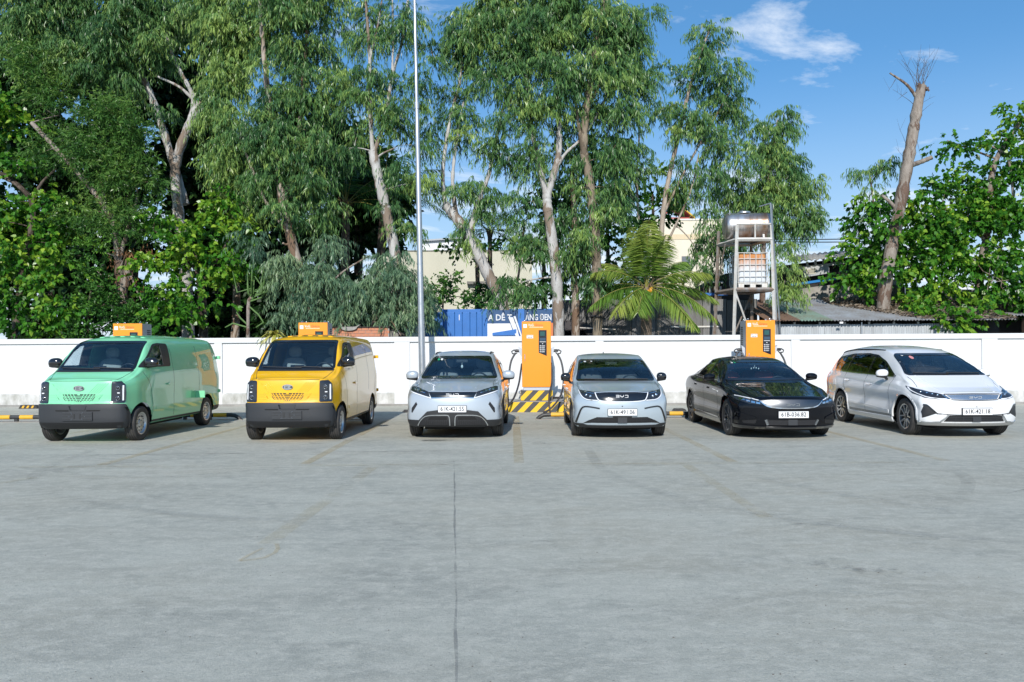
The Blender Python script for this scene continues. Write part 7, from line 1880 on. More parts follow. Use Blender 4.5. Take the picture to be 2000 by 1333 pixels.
# ---- silver crossover
def crossover():
    t = thing('crossover_car', 'silver crossover with plate 61K-421.55 between the yellow van and the charger', 'car', (-1.055, 14.70, 0), R(-1.7))
    SIL = paint('ice_silver_paint', (.45, .505, .56), metal=.25, rough=.32)
    B = Body(dict(y0=-.86, y1=3.45, rf=.06, plan=(.20, 3.0), rplan=.14, blend=.8, waist=.020, tumble=.02,
        face=[(.2, .05), (.36, .01), (.52, 0), (.66, .01), (.78, .03), (.88, .07), (.97, .16)], tail=[(.2, .08), (.6, 0), (1.0, .03), (1.6, .35)],
        w=[(-.86, .84), (-.5, .885), (0, .895), (1.2, .885), (2.4, .905), (3.0, .89), (3.45, .84)],
        zf=[(-.86, .235), (0, .21), (2.6, .22), (3.45, .30)],
        zb=[(-.86, .84), (-.5, .955), (0, .99), (.5, 1.015), (1.4, 1.03), (2.6, 1.06), (3.45, 1.02)],
        wb=[(-.86, .74), (-.5, .80), (0, .835), (.6, .845), (2.4, .845), (3.0, .80), (3.45, .72)],
        wr=[(-.86, .60), (-.3, .68), (.30, .775), (.75, .70), (1.2, .63), (1.8, .615), (2.6, .60), (3.45, .54)],
        zr=[(-.86, .865), (-.3, .99), (.30, 1.045), (.75, 1.275), (1.2, 1.485), (1.55, 1.570), (2.4, 1.565), (2.9, 1.49), (3.45, 1.12)],
        zt=[(-.86, .875), (-.5, .975), (0, 1.055), (.36, 1.10), (.8, 1.335), (1.2, 1.525), (1.5, 1.605), (1.9, 1.63), (2.5, 1.61), (3.0, 1.54), (3.45, 1.2)]))
    r, WB, Ra, zf = .335, 2.62, .395, .21
    arches(B, t, WB, r, Ra, zf)
    windscreen(B, t, rounded([(-.765, 1.075), (.765, 1.075), (.585, 1.515), (-.585, 1.515)], .07), .05, GLW, stickers=((-.475, 1.445, .020, STG), (-.41, 1.447, .020, STW)), ylim=(.1, 1.7))
    side = rounded([(.62, 1.075), (2.55, 1.10), (2.95, 1.18), (2.35, 1.42), (1.75, 1.465), (1.30, 1.43), (.95, 1.27)], .05)
    side_glass(B, t, side, ((1.55, 1.50, .06),), GLD)
    B.finish(SIL, t, LINB)
    # black mask with the lettered band between slim lamps
    bandp = [(-.44, .868), (.44, .868), (.38, .755), (-.38, .755)][::-1]
    ba = B.shell('grille_band', GLB, t, bandp, 'F', .004, .02, .04)
    byd(t, B, .817, .23, .050, None, .026)
    B.shell('chrome_strip', CHM, t, ribbon([(-.39, .764), (.39, .764)], .012), 'F', .012, .012, .05)
    for s in (-1, 1):
        hp = [(s * a, b) for a, b in ((.44, .868), (.60, .915), (.76, .955), (.80, .945), (.80, .875), (.74, .850), (.40, .752))]
        h = B.shell('headlight', LAMPD, t, hp, 'F', .009, .03, .02)
        B.shell('running_light', DRL, h, ribbon([(s * .385, .757), (s * .56, .806), (s * .74, .852), (s * .795, .872)], .015, .012), 'F', .015, .01, .04)
        for (x, z) in ((.60, .875), (.66, .888), (.72, .900)): B.shell('lamp_reflector', LAMPR, h, rounded([(s * (x - .02), z - .012), (s * (x + .022), z - .006), (s * (x + .022), z + .02), (s * (x - .02), z + .014)], .006), 'F', .015, .006, .02)
        B.shell('lamp_reflector', LAMPR, h, [(s * .50, .842), (s * .57, .858), (s * .57, .868), (s * .50, .852)], 'F', .015, .006, .02)
        B.shell('side_intake', GRI, t, [(s * .672, .690), (s * .645, .645), (s * .745, .49), (s * .762, .50), (s * .758, .575)], 'F', .003, .01, .03)
        for k in range(4): B.shell('intake_fin', GLB, t, [(s * (.66 + .022 * k), .66 - .04 * k), (s * (.72 + .012 * k), .62 - .03 * k), (s * (.72 + .012 * k), .612 - .03 * k), (s * (.66 + .022 * k), .648 - .04 * k)], 'F', .008, .006, .03)
        arc = curve2([(s * .625, .275), (s * .575, .355), (s * .50, .425), (s * .40, .450), (s * .25, .455), (s * .10, .455), (s * .062, .435), (s * .05, .38), (s * .045, .275)], 5)
        gp = arc
        g = B.shell('lower_grille', GRI, t, gp, 'F', .022, .02, .04)
        for k in range(12): B.shell('grille_fin', PLA, g, [(s * (.10 + .035 * k), .36), (s * (.112 + .035 * k), .36), (s * (.112 + .035 * k), .29), (s * (.10 + .035 * k), .29)], 'F', .030, .01, .05)
        B.shell('grille_slot', WELL, g, [(s * .10, .425), (s * .40, .425), (s * .44, .375), (s * .10, .375)], 'F', .0235, .004, .04)
        B.shell('chrome_arc', CHM, t, ribbon(arc, .016), 'F', .034, .02, .04)
    cl = [(-.86, .365), (-.62, .362), (-.46, .520), (-.28, .545), (.28, .545), (.46, .520), (.62, .362), (.86, .365), (.86, .262), (.7, .246), (-.7, .246), (-.86, .262)]
    B.shell('lower_cladding', PLA, t, cl, 'F', .012, .03, .05)
    arch_lip(B, t, PLA, 0, r + .01, Ra, .30, .055, .010)
    arch_lip(B, t, PLA, WB, r + .01, Ra, .30, .055, .010)
    for ax in ('L', 'R'):
        B.shell('sill_trim', PLA, t, [(.43, .235), (WB - .43, .24), (WB - .43, .36), (.43, .36)], ax, .008, .02, .06)
        for pts in ([(.55, .38), (.60, .7), (.62, 1.05)], [(1.52, .38), (1.55, .8), (1.54, 1.08)]): seam(B, t, curve2(pts), ax)
    wrap(B, t, 'R', .62, 3.1); wrap(B, t, 'L', .62, 3.1)
    seam(B, t, curve2([(-.74, .93), (-.70, 1.0), (-.72, 1.06)]), 'F'); seam(B, t, curve2([(.74, .93), (.70, 1.0), (.72, 1.06)]), 'F')
    for s in (-1, 1): B.shell('bonnet_crease', SIL, t, ribbon(curve2([(s * .40, -.55), (s * .50, -.1), (s * .56, .22)]), .03, .015), 'T', .005, .012, .06)
    for s in (-1, 1): B.shell('roof_rail', PLA, t, ribbon([(s * .565, 1.35), (s * .56, 2.6)], .03), 'T', .018, .03, .08)
    plate(t, B, .565, '61K-421.55', .505, .112)
    MB().box(-.22, .22, B.hit('F', 0, .49)[0].y - .02, B.hit('F', 0, .49)[0].y + .02, .478, .502).build('plate_bracket', PLA, t)
    for s in (-1, 1): mirror(t, s, .965, .66, 1.135, .125, .09, SIL, PLA, .0)
    handle(B, t, 1.35, .86, SIL); handle(B, t, 2.35, .88, SIL)
    cabin(t, .72, 1.28, .56, SEATM, .37, 2, 1.03)
    MB().box(-.12, .12, 1.02, 1.06, 1.38, 1.44, bev=.01).build('rear_view_mirror', PLA, t)
    mb = MB(); mb.tube([(0, 1.03, 1.38), (0, 1.03, 1.33)], .004, 5); mb.ellipsoid((0, 1.03, 1.30), (.025, .012, .035), 10, 8); mb.build('mirror_pendant', STW, t)
    MB().tube([(0, 2.55, 1.57), (0, 2.66, 1.63)], [.022, .008], 8).build('roof_fin', SIL, t)
    wheels(t, .775, WB, r, .205, .225, 'std')
    MB().box(-.55, .55, -.5, 3.0, .17, .23).build('underbody', WELL, t)
    return t
crossover()

# ---- silver hatchback
def hatchback():
    t = thing('hatchback_car', 'silver blue hatchback with plate 61K-491.06 right of the orange charger', 'car', (1.99, 14.58, 0), R(-1.0))
    SIL = paint('silver_blue_paint', (.47, .545, .60), metal=.35, rough=.3)
    B = Body(dict(y0=-.80, y1=3.40, rf=.07, plan=(.25, 2.6), rplan=.16, blend=.85, waist=.016, tumble=.02,
        face=[(.2, .06), (.34, .015), (.48, 0), (.62, .005), (.74, .03), (.86, .09), (.95, .18)], tail=[(.2, .08), (.6, 0), (1.0, .03), (1.6, .4)],
        w=[(-.80, .845), (-.5, .872), (0, .885), (2.4, .89), (3.0, .87), (3.40, .82)],
        zf=[(-.80, .205), (0, .20), (2.6, .21), (3.40, .30)],
        zb=[(-.80, .80), (-.5, .885), (-.2, .94), (.3, .985), (1.2, 1.0), (2.6, 1.06), (3.40, 1.0)],
        wb=[(-.80, .77), (-.5, .80), (0, .815), (.6, .83), (2.4, .825), (3.0, .78), (3.40, .70)],
        wr=[(-.80, .64), (-.3, .71), (.16, .765), (.6, .725), (1.15, .675), (1.8, .63), (2.6, .57), (3.40, .54)],
        zr=[(-.80, .825), (-.3, .935), (.16, .995), (.6, 1.215), (1.15, 1.415), (1.6, 1.51), (2.4, 1.50), (2.9, 1.41), (3.40, 1.08)],
        zt=[(-.80, .86), (-.5, .925), (-.1, .995), (.25, 1.035), (.65, 1.26), (1.15, 1.445), (1.5, 1.525), (1.95, 1.56), (2.5, 1.535), (3.0, 1.45), (3.40, 1.15)]))
    r, WB, Ra, zf = .315, 2.70, .365, .20
    arches(B, t, WB, r, Ra, zf)
    windscreen(B, t, rounded([(-.765, 1.022), (.765, 1.022), (.645, 1.432), (-.645, 1.432)], .06), .035, GLW, stickers=((-.53, 1.395, .02, STW), (-.40, 1.397, .014, STW)), ylim=(.05, 1.7))
    side = rounded([(.55, 1.035), (2.45, 1.06), (2.85, 1.16), (2.25, 1.36), (1.70, 1.405), (1.25, 1.37), (.85, 1.20)], .05)
    side_glass(B, t, side, ((1.50, 1.46, .06),), GLD)
    B.finish(SIL, t, LINB)
    band = curve2([(-.47, .835), (-.43, .745), (-.38, .705), (-.2, .690), (0, .687), (.2, .690), (.38, .705), (.43, .745), (.47, .835)], 4) + [(.3, .842), (0, .845), (-.3, .842)]
    B.shell('grille_band', GLB, t, band, 'F', .004, .02, .04)
    B.shell('chrome_curve', DRL, t, ribbon(curve2([(-.478, .838), (-.44, .745), (-.385, .700), (-.2, .683), (0, .680), (.2, .683), (.385, .700), (.44, .745), (.478, .838)], 5), .014), 'F', .010, .012, .04)
    byd(t, B, .778, .22, .050)
    for s in (-1, 1):
        hp = [(s * a, b) for a, b in ((.76, .880), (.485, .842), (.45, .75), (.42, .700), (.60, .712), (.69, .755), (.74, .82))]
        h = B.shell('headlight', LAMPD, t, hp, 'F', .009, .03, .02)
        B.shell('running_light', DRL, h, ribbon(curve2([(s * .755, .872), (s * .735, .815), (s * .685, .752), (s * .60, .714), (s * .43, .703)], 4), .013), 'F', .015, .01, .03)
        for (x, z) in ((.56, .775), (.63, .795)):
            q = B.hit('F', s * x, z)[0]
            mb = MB(); mb.ellipsoid((s * x, q.y - .002, z), (.026, .014, .030), 12, 8); mb.build('lamp_projector', LAMPR, h)
        B.shell('lamp_reflector', LAMPR, h, [(s * .50, .815), (s * .65, .840), (s * .65, .848), (s * .50, .824)], 'F', .015, .006, .03)
        B.shell('black_slash', GLB, t, ribbon(curve2([(s * .40, .560), (s * .55, .585), (s * .665, .590), (s * .725, .545), (s * .775, .42), (s * .815, .30)], 4), .026, .034), 'F', .006, .02, .04)
        B.shell('mouth_corner', GLB, t, [(s * .70, .288), (s * .60, .345), (s * .45, .405), (s * .53, .36), (s * .545, .300)], 'F', .004, .02, .03)
    B.shell('lower_grille', GRI, t, [(-.455, .405), (.455, .405), (.54, .36), (.55, .300), (-.55, .300), (-.54, .36)][::-1], 'F', .003, .015, .05)
    for z in (.375, .345, .318): B.shell('grille_bar', PLA, t, [(-.50, z), (.50, z), (.50, z - .009), (-.50, z - .009)][::-1], 'F', .012, .012, .06)
    for k in range(-5, 6):
        if abs(k) > 0: B.shell('grille_bar', PLA, t, [(k * .085, .40), (k * .085 + .008, .40), (k * .085 + .008, .305), (k * .085, .305)][::-1], 'F', .010, .012, .05)
    MB().box(-.085, .085, B.hit('F', 0, .36)[0].y - .02, B.hit('F', 0, .36)[0].y + .02, .300, .405, bev=.006).build('radar_cover', PLG, t)
    B.shell('lip', PLA, t, [(-.86, .29), (-.70, .285), (-.62, .258), (.62, .258), (.70, .285), (.86, .29), (.84, .215), (-.84, .215)], 'F', .010, .03, .05)
    B.shell('round_cap', SIL, t, [(-.335 + .025 * math.cos(a), .495 + .025 * math.sin(a)) for a in np.linspace(0, 6.28, 14, endpoint=False)], 'F', .004, .006, .02)
    MB().ellipsoid((0, B.hit('F', 0, .602)[0].y, .602), (.012, .012, .010), 8, 6).build('front_camera', PLA, t)
    plate(t, B, .495, '61K-491.06', .515, .115)
    MB().box(-.17, .17, B.hit('F', 0, .425)[0].y - .022, B.hit('F', 0, .425)[0].y + .02, .408, .434).build('plate_bracket', PLA, t)
    arch_lip(B, t, PLA, 0, r + .01, Ra, .28, .018, .004); arch_lip(B, t, PLA, WB, r + .01, Ra, .28, .018, .004)
    for ax in ('L', 'R'):
        B.shell('sill_trim', PLA, t, [(.40, .225), (WB - .40, .23), (WB - .40, .31), (.40, .31)], ax, .006, .02, .06)
        for pts in ([(.45, .36), (.50, .7), (.52, 1.0)], [(1.42, .36), (1.46, .8), (1.46, 1.04)]): seam(B, t, curve2(pts), ax)
    wrap(B, t, 'L', .50, 3.0); wrap(B, t, 'R', .50, 3.0)
    for s in (-1, 1):
        seam(B, t, curve2([(s * .755, .885), (s * .745, .94), (s * .74, 1.0)]), 'F')
        B.shell('bonnet_crease', SIL, t, ribbon(curve2([(s * .62, -.5), (s * .66, -.15), (s * .69, .12)]), .03, .02), 'T', .006, .012, .06)
    seam(B, t, curve2([(-.70, .872), (-.35, .852), (0, .848), (.35, .852), (.70, .872)]), 'F', .006)
    for s in (-1, 1): mirror(t, s, .945, .58, 1.095, .098, .08, GLB, PLA, .0)
    handle(B, t, 1.28, .84, SIL); handle(B, t, 2.30, .87, SIL)
    wiper(t, B, -.60, .05, 1.045, 1.03); wiper(t, B, .0, .62, 1.045, 1.035)
    cabin(t, .70, 1.20, .52, SEATD, .36, 2, .98)
    MB().box(-.12, .12, .98, 1.02, 1.32, 1.38, bev=.01).build('rear_view_mirror', PLA, t)
    MB().tube([(0, 2.45, 1.52), (0, 2.56, 1.585)], [.022, .008], 8).build('roof_fin', PLA, t)
    wheels(t, .765, WB, r, .20, .205, 'std')
    MB().box(-.55, .55, -.5, 3.0, .16, .21).build('underbody', WELL, t)
    return t
hatchback()

# ---- black saloon
def saloon():
    t = thing('saloon_car', 'glossy black saloon with plate 61B-036.82 in front of the charger on the right', 'car', (4.96, 14.50, 0), 0)
    BK = paint('black_paint', (.004, .0045, .007), 0, .3, .72, .02)
    B = Body(dict(y0=-.94, y1=4.02, rf=.07, plan=(.30, 2.5), rplan=.2, blend=1.0, waist=.020, tumble=.02,
        face=[(.18, .09), (.30, .03), (.45, .0), (.56, .0), (.66, .015), (.76, .06), (.85, .16)], tail=[(.2, .1), (.6, 0), (1.0, .03), (1.5, .4)],
        w=[(-.94, .88), (-.6, .92), (-.1, .945), (1.2, .94), (2.4, .955), (3.2, .93), (4.02, .82)],
        zf=[(-.94, .19), (0, .175), (2.8, .19), (4.02, .30)],
        zb=[(-.94, .705), (-.5, .79), (-.1, .86), (.5, .935), (1.2, .965), (2.4, 1.0), (3.2, 1.03), (4.02, 1.0)],
        wb=[(-.94, .77), (-.5, .835), (0, .87), (.6, .875), (2.4, .87), (3.2, .84), (4.02, .70)],
        wr=[(-.94, .62), (-.3, .70), (.44, .775), (.8, .70), (1.3, .60), (2.0, .575), (2.7, .57), (3.3, .62), (4.02, .60)],
        zr=[(-.94, .735), (-.5, .815), (0, .895), (.44, .965), (.8, 1.16), (1.3, 1.36), (1.75, 1.425), (2.3, 1.40), (2.8, 1.27), (3.3, 1.09), (4.02, 1.03)],
        zt=[(-.94, .765), (-.6, .825), (-.1, .90), (.3, .975), (.52, 1.02), (.9, 1.24), (1.3, 1.40), (1.65, 1.465), (2.0, 1.485), (2.4, 1.46), (2.9, 1.33), (3.4, 1.13), (3.8, 1.09), (4.02, 1.06)]))
    r, WB, Ra, zf = .345, 2.88, .40, .175
    arches(B, t, WB, r, Ra, zf, .45, .88)
    windscreen(B, t, rounded([(-.775, 1.015), (.775, 1.015), (.58, 1.392), (-.58, 1.392)], .06), .04, GLW, stickers=((-.475, 1.355, .018, STW), (-.42, 1.357, .018, STG)), ylim=(.2, 1.9))
    side = rounded([(.80, 1.015), (2.55, 1.055), (3.05, 1.10), (2.60, 1.26), (2.05, 1.355), (1.60, 1.345), (1.15, 1.20)], .05)
    side_glass(B, t, side, ((1.68, 1.62, .06), (2.55, 2.40, .05)), GLD)
    B.finish(BK, t, LINB)
    MET = mat('grey_metal_band', (.15, .155, .165), .3, metal=1.0)
    bt = curve2([(-.57, .700), (-.3, .712), (0, .715), (.3, .712), (.57, .700)], 4)
    bb = curve2([(.57, .700), (.50, .655), (.42, .600), (.30, .580), (0, .572), (-.30, .580), (-.42, .600), (-.50, .655), (-.57, .700)], 4)
    B.shell('metal_band', MET, t, (bt + bb[1:-1])[::-1], 'F', .006, .03, .04)
    B.shell('chrome_curve', CHM, t, ribbon(curve2([(-.68, .715), (-.57, .700), (-.48, .625), (-.40, .588), (-.25, .570), (0, .563), (.25, .570), (.40, .588), (.48, .625), (.57, .700), (.68, .715)], 5), .015), 'F', .013, .015, .04)
    byd(t, B, .628, .23, .040, CHM, .016)
    for s in (-1, 1):
        hp = [(s * a, b) for a, b in ((.56, .700), (.70, .728), (.88, .775), (.905, .745), (.86, .690), (.72, .640), (.51, .625))]
        h = B.shell('headlight', LAMPD, t, hp, 'F', .009, .03, .02)
        B.shell('running_light', DRL, h, ribbon([(s * .57, .700), (s * .72, .730), (s * .86, .765)], .012), 'F', .016, .01, .03)
        for (x, z) in ((.58, .655), (.655, .670), (.73, .688), (.80, .708)): B.shell('lamp_reflector', LAMPR, h, rounded([(s * (x - .03), z - .020), (s * (x + .03), z - .010), (s * (x + .03), z + .020), (s * (x - .03), z + .010)], .006), 'F', .015, .006, .02)
        B.shell('side_intake', GRI, t, rounded([(s * .60, .385), (s * .86, .48), (s * .88, .42), (s * .80, .29), (s * .62, .285)], .02), 'F', .003, .01, .03)
        B.shell('intake_blade', BK, t, [(s * .88, .50), (s * .62, .405), (s * .60, .37), (s * .72, .36), (s * .90, .34)], 'F', .018, .03, .04)
        B.shell('chrome_teeth', mat('dark_chrome', (.30, .31, .33), .2, metal=1), t, ribbon([(s * .46, .365), (s * .415, .265)], .045), 'F', .010, .02, .03)
        for k in range(4): B.shell('tooth', CHM, t, [(s * (.475 - .011 * k), .350 - .022 * k), (s * (.445 - .011 * k), .350 - .022 * k), (s * (.443 - .011 * k), .341 - .022 * k), (s * (.473 - .011 * k), .341 - .022 * k)], 'F', .013, .01, .03)
    B.shell('lower_grille', GRI, t, [(-.43, .358), (.43, .358), (.40, .262), (-.40, .262)][::-1], 'F', .003, .015, .05)
    for z in (.345, .325, .305, .285): B.shell('grille_bar', mat('grille_grey', (.10, .10, .11), .3, metal=.6), t, [(-.41, z), (.41, z), (.41, z - .008), (-.41, z - .008)][::-1], 'F', .011, .012, .06)
    MB().box(-.085, .085, B.hit('F', 0, .31)[0].y - .02, B.hit('F', 0, .31)[0].y + .02, .262, .362, bev=.006).build('radar_cover', PLG, t)
    B.shell('lip', GLB, t, [(-.90, .265), (-.6, .245), (.6, .245), (.90, .265), (.88, .205), (-.88, .205)][::-1], 'F', .020, .03, .05)
    B.shell('silver_lip', MET, t, [(-.44, .238), (.44, .238), (.40, .212), (-.40, .212)][::-1], 'F', .026, .02, .05)
    plate(t, B, .455, '61B-036.82', .525, .115)
    for ax in ('L', 'R'):
        B.shell('sill_trim', GLB, t, [(.43, .20), (WB - .45, .205), (WB - .45, .27), (.43, .27)], ax, .010, .02, .06)
        B.shell('chrome_sill', CHM, t, ribbon([(.55, .30), (WB - .55, .335)], .022, .014), ax, .008, .012, .06)
        B.shell('window_chrome', CHM, t, ribbon(curve2([(.86, 1.008), (1.7, 1.028), (2.55, 1.048), (2.85, 1.072)]), .014), ax, .007, .012, .06)
        B.shell('fender_trim', CHM, t, ribbon([(.48, .80), (.95, .835)], .018, .008), ax, .006, .008, .05)
        for pts in ([(.55, .30), (.60, .6), (.62, .95)], [(1.62, .30), (1.66, .7), (1.66, 1.02)]): seam(B, t, curve2(pts), ax)
    handle(B, t, 1.42, .845, BK, .22); handle(B, t, 2.45, .88, BK, .22)
    arch_lip(B, t, BK, 0, r + .01, Ra, .26, .022, .006); arch_lip(B, t, BK, WB, r + .01, Ra, .26, .022, .006)
    for s in (-1, 1):
        mirror(t, s, 1.02, .85, 1.075, .115, .068, BK, PLA, .0)
        seam(B, t, curve2([(s * .64, .735), (s * .72, .84), (s * .76, .95), (s * .78, 1.0)]), 'F')
        B.shell('bonnet_crease', BK, t, ribbon(curve2([(s * .42, -.6), (s * .50, -.1), (s * .56, .35)]), .03, .015), 'T', .005, .012, .06)
    cabin(t, .74, 1.42, .48, SEATR, .38, 2, .93)
    MB().box(-.12, .12, 1.20, 1.24, 1.30, 1.36, bev=.01).build('rear_view_mirror', PLA, t)
    mb = MB(); mb.tube([(0, 1.2, 1.30), (0, 1.2, 1.26)], .004, 5)
    for q in (-.07, -.02, .03, .08): mb.ellipsoid((q, 1.2, 1.25 - abs(q) * .3), (.012, .008, .018), 8, 6)
    mb.build('mirror_pendant', STW, t)
    wheels(t, .81, WB, r, .225, .25, 'star')
    MB().box(-.55, .55, -.6, 3.4, .14, .19).build('underbody', WELL, t)
    return t
saloon()

# ---- white people carrier
def carrier():
    t = thing('people_carrier', 'pearl white people carrier with plate 61K-421.18 at the right end of the row', 'car', (8.26, 14.44, 0), 0)
    WT = paint('pearl_white_paint', (.80, .81, .82), .05, .3)
    B = Body(dict(y0=-.79, y1=3.88, rf=.06, plan=(.26, 2.6), rplan=.12, blend=.95, waist=.020, tumble=.022,
        face=[(.2, .07), (.32, .02), (.45, 0), (.58, .005), (.68, .03), (.78, .09), (.9, .2)], tail=[(.2, .1), (.6, 0), (1.0, .03), (1.7, .25)],
        w=[(-.85, .86), (-.5, .90), (0, .925), (2.8, .915), (3.4, .88), (3.88, .82)],
        zf=[(-.85, .225), (0, .195), (2.8, .21), (3.88, .30)],
        zb=[(-.85, .74), (-.5, .87), (-.1, .945), (.4, 1.0), (1.2, 1.03), (2.6, 1.08), (3.88, 1.10)],
        wb=[(-.85, .76), (-.5, .82), (0, .84), (.6, .85), (2.8, .85), (3.4, .81), (3.88, .72)],
        wr=[(-.85, .62), (-.3, .71), (.04, .77), (.48, .69), (.93, .61), (1.8, .60), (2.8, .60), (3.88, .57)],
        zr=[(-.85, .755), (-.4, .93), (.04, 1.045), (.48, 1.28), (.93, 1.475), (1.4, 1.57), (2.4, 1.595), (3.2, 1.55), (3.6, 1.44), (3.88, 1.2)],
        zt=[(-.85, .78), (-.55, .895), (-.2, 1.0), (.10, 1.105), (.48, 1.31), (.93, 1.535), (1.25, 1.625), (1.9, 1.69), (2.5, 1.70), (3.2, 1.65), (3.65, 1.55), (3.88, 1.25)]))
    r, WB, Ra, zf = .345, 2.80, .405, .195
    arches(B, t, WB, r, Ra, zf)
    windscreen(B, t, rounded([(-.765, 1.105), (.765, 1.105), (.59, 1.522), (-.59, 1.522)], .06), .04, GLW, stickers=((-.50, 1.485, .016, STW), (-.37, 1.44, .03, mat('sticker_red', (.6, .25, .25), .5))), ylim=(0, 1.8))
    side = rounded([(.42, 1.075), (2.5, 1.125), (3.25, 1.16), (3.38, 1.44), (2.6, 1.52), (1.9, 1.53), (1.45, 1.49), (1.05, 1.37)], .05)
    side_glass(B, t, side, ((.88, .98, .045), (1.60, 1.55, .06), (2.62, 2.52, .06)), GLD)
    B.finish(WT, t, LINB)
    MET = mat('silver_band', (.62, .64, .67), .22, metal=.9)
    bt = [(-.47, .770), (-.2, .778), (0, .780), (.2, .778), (.47, .770)]; bb = [(.47, .770), (.40, .700), (.2, .690), (0, .688), (-.2, .690), (-.40, .700), (-.47, .770)]
    B.shell('metal_band', MET, t, (bt + bb[1:-1])[::-1], 'F', .006, .03, .04)
    B.shell('band_edge', GLB, t, ribbon([(-.50, .785), (-.2, .790), (0, .792), (.2, .790), (.50, .785)], .014), 'F', .006, .02, .05)
    B.shell('band_edge', GLB, t, ribbon([(-.42, .688), (-.2, .680), (0, .678), (.2, .680), (.42, .688)], .012), 'F', .006, .02, .05)
    byd(t, B, .735, .22, .036, mat('emblem_pale', (.75, .77, .8), .3, metal=.6), .020)
    for s in (-1, 1):
        hp = [(s * a, b) for a, b in ((.42, .700), (.50, .775), (.66, .820), (.79, .866), (.868, .915), (.878, .885), (.872, .79), (.80, .722), (.60, .692))]
        h = B.shell('headlight', LAMPD, t, hp, 'F', .009, .03, .02)
        B.shell('running_light', DRL, h, ribbon(curve2([(s * .862, .895), (s * .860, .825), (s * .79, .742), (s * .62, .706), (s * .48, .700)], 4), .014), 'F', .015, .01, .03)
        for k in range(4):
            x, z = .60 + .06 * k, .768 + .016 * k
            q = B.hit('F', s * x, z)[0]; mb = MB(); mb.ellipsoid((s * x, q.y - .002, z), (.022, .012, .022), 12, 8); mb.build('lamp_projector', LAMPR, h)
        B.shell('lamp_reflector', CHM, h, [(s * .44, .705), (s * .52, .775), (s * .545, .775), (s * .475, .703)], 'F', .015, .008, .03)
        B.shell('fog_recess', PLA, t, [(s * .82, .60), (s * .76, .585), (s * .64, .455), (s * .84, .36), (s * .85, .47)], 'F', .008, .025, .02)
        B.shell('fog_blade', GLB, t, ribbon(curve2([(s * .83, .595), (s * .77, .58), (s * .66, .452), (s * .58, .435)], 4), .03, .02), 'F', .012, .02, .03)
        B.shell('lower_blade', WT, t, [(s * .86, .350), (s * .66, .440), (s * .50, .425), (s * .60, .305), (s * .85, .280)], 'F', .012, .03, .04)
        B.shell('chrome_hook', CHM, t, ribbon(curve2([(s * .475, .415), (s * .56, .325), (s * .62, .290), (s * .76, .285), (s * .84, .295)], 4), .022, .016), 'F', .020, .02, .04)
    B.shell('grille_line', GLB, t, ribbon(curve2([(-.60, .437), (-.4, .425), (0, .420), (.4, .425), (.60, .437)]), .014), 'F', .007, .012, .05)
    B.shell('lower_grille', GRI, t, [(-.46, .412), (.46, .412), (.54, .30), (-.54, .30)][::-1], 'F', .003, .015, .05)
    for z in (.385, .355, .325): B.shell('grille_bar', PLG, t, [(-.48, z), (.48, z), (.48, z - .012), (-.48, z - .012)][::-1], 'F', .012, .012, .06)
    for x in (-.36, -.24, .24, .36): B.shell('grille_bar', PLG, t, [(x, .40), (x + .01, .40), (x + .01, .31), (x, .31)][::-1], 'F', .012, .012, .06)
    MB().box(-.075, .075, B.hit('F', 0, .35)[0].y - .022, B.hit('F', 0, .35)[0].y + .02, .305, .395, bev=.006).build('radar_cover', PLG, t)
    B.shell('silver_lip', mat('lip_silver', (.45, .45, .44), .35, metal=.5), t, [(-.86, .285), (-.6, .28), (.6, .28), (.86, .285), (.84, .235), (-.84, .235)][::-1], 'F', .016, .03, .05)
    MB().ellipsoid((0, B.hit('F', 0, .572)[0].y, .572), (.010, .010, .009), 8, 6).build('front_camera', PLA, t)
    plate(t, B, .485, '61K-421.18', .525, .115)
    for ax in ('L', 'R'):
        B.shell('sill_trim', WT, t, [(.42, .215), (WB - .43, .225), (WB - .43, .30), (.42, .30)], ax, .016, .02, .06)
        for k in range(3): B.shell('sill_line', PLA, t, ribbon([(.46, .315 + .014 * k), (WB - .50, .325 + .018 * k)], .006), ax, .004, .006, .08)
        B.shell('window_chrome', CHM, t, ribbon(curve2([(.46, 1.068), (1.5, 1.095), (2.5, 1.118), (3.26, 1.153)]), .014), ax, .007, .012, .06)
        B.shell('door_crease', WT, t, ribbon([(.55, .40), (1.6, .47), (WB - .5, .50)], .06, .03), ax, .008, .02, .06)
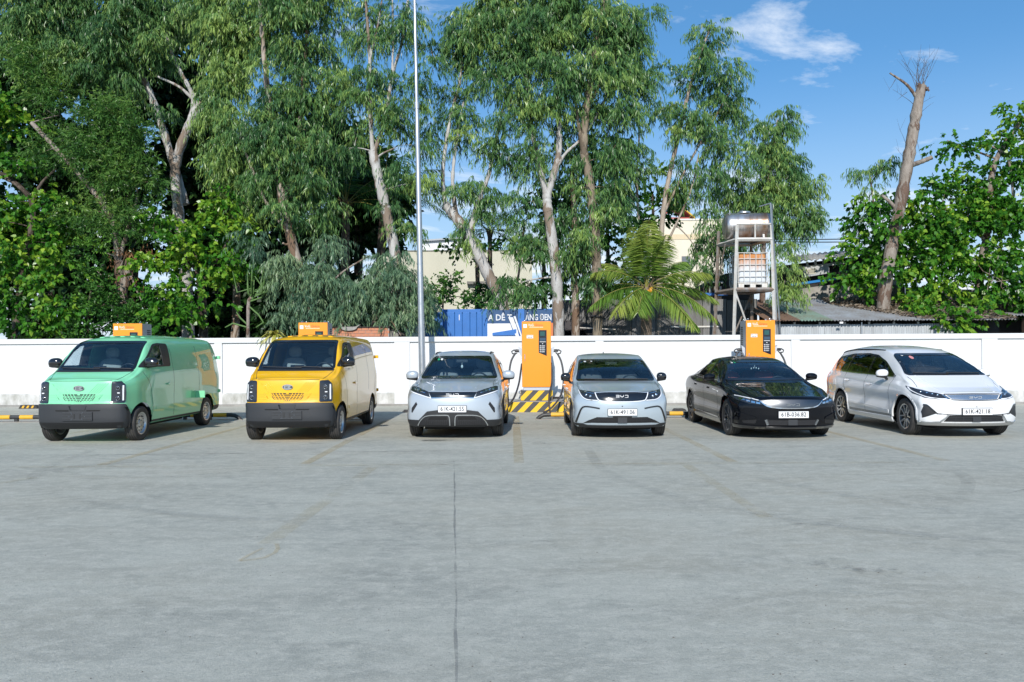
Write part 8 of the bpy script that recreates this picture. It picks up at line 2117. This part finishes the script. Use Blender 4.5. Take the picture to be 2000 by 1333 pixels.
        for pts in ([(.50, .36), (.56, .7), (.50, 1.04)], [(1.55, .36), (1.60, .8), (1.60, 1.09)], [(2.50, .62), (2.58, .85), (2.60, 1.11)]): seam(B, t, curve2(pts), ax)
        B.shell('fuel_flap', WT, t, rounded([(3.02, .80), (3.20, .80), (3.20, .96), (3.02, .96)], .03), ax, .003, .005, .05)
        B.shell('rear_film', ORW, t, [(3.58, .55), (3.74, .60), (3.76, .97), (3.62, .97)], ax, .006, .006, .04)
        B.shell('rear_film', ORW, t, [(3.40, 1.13), (3.64, 1.13), (3.56, 1.38), (3.47, 1.40)], ax, .008, .008, .04)
        B.shell('tail_lamp', mat('tail_red', (.45, .02, .015), .15, coat=.8), t, [(3.66, .98), (3.84, .98), (3.84, 1.10), (3.70, 1.10)], ax, .006, .02, .05)
    handle(B, t, 1.36, .90, CHM, .2); handle(B, t, 2.40, .95, CHM, .2)
    arch_lip(B, t, WT, 0, r + .01, Ra, .28, .030, .008); arch_lip(B, t, WT, WB, r + .01, Ra, .28, .030, .008)
    for s in (-1, 1):
        mirror(t, s, 1.0, .64, 1.135, .12, .08, WT, PLA, .0)
        seam(B, t, curve2([(s * .75, .90), (s * .74, .97), (s * .76, 1.08)]), 'F', .008)
        B.shell('bonnet_crease', WT, t, ribbon(curve2([(s * .45, -.55), (s * .55, -.1), (s * .62, .15)]), .03, .015), 'T', .005, .012, .06)
        B.shell('roof_rail', PLA, t, ribbon([(s * .575, 1.35), (s * .59, 2.2), (s * .58, 3.3)], .02), 'T', .012, .02, .08)
    MB().tube([(0, 3.05, 1.64), (0, 3.18, 1.71)], [.022, .008], 8).build('roof_fin', WT, t)
    wiper(t, B, -.62, .02, 1.14, 1.125); wiper(t, B, .0, .62, 1.14, 1.13)
    cabin(t, .72, 1.18, .58, SEATD, .37, 3, 1.04)
    MB().box(-.12, .12, .92, .96, 1.40, 1.46, bev=.01).build('rear_view_mirror', PLA, t)
    wheels(t, .79, WB, r, .215, .235, 'ysp', R(-3))
    MB().box(-.55, .55, -.5, 3.3, .15, .21).build('underbody', WELL, t)
    return t
carrier()
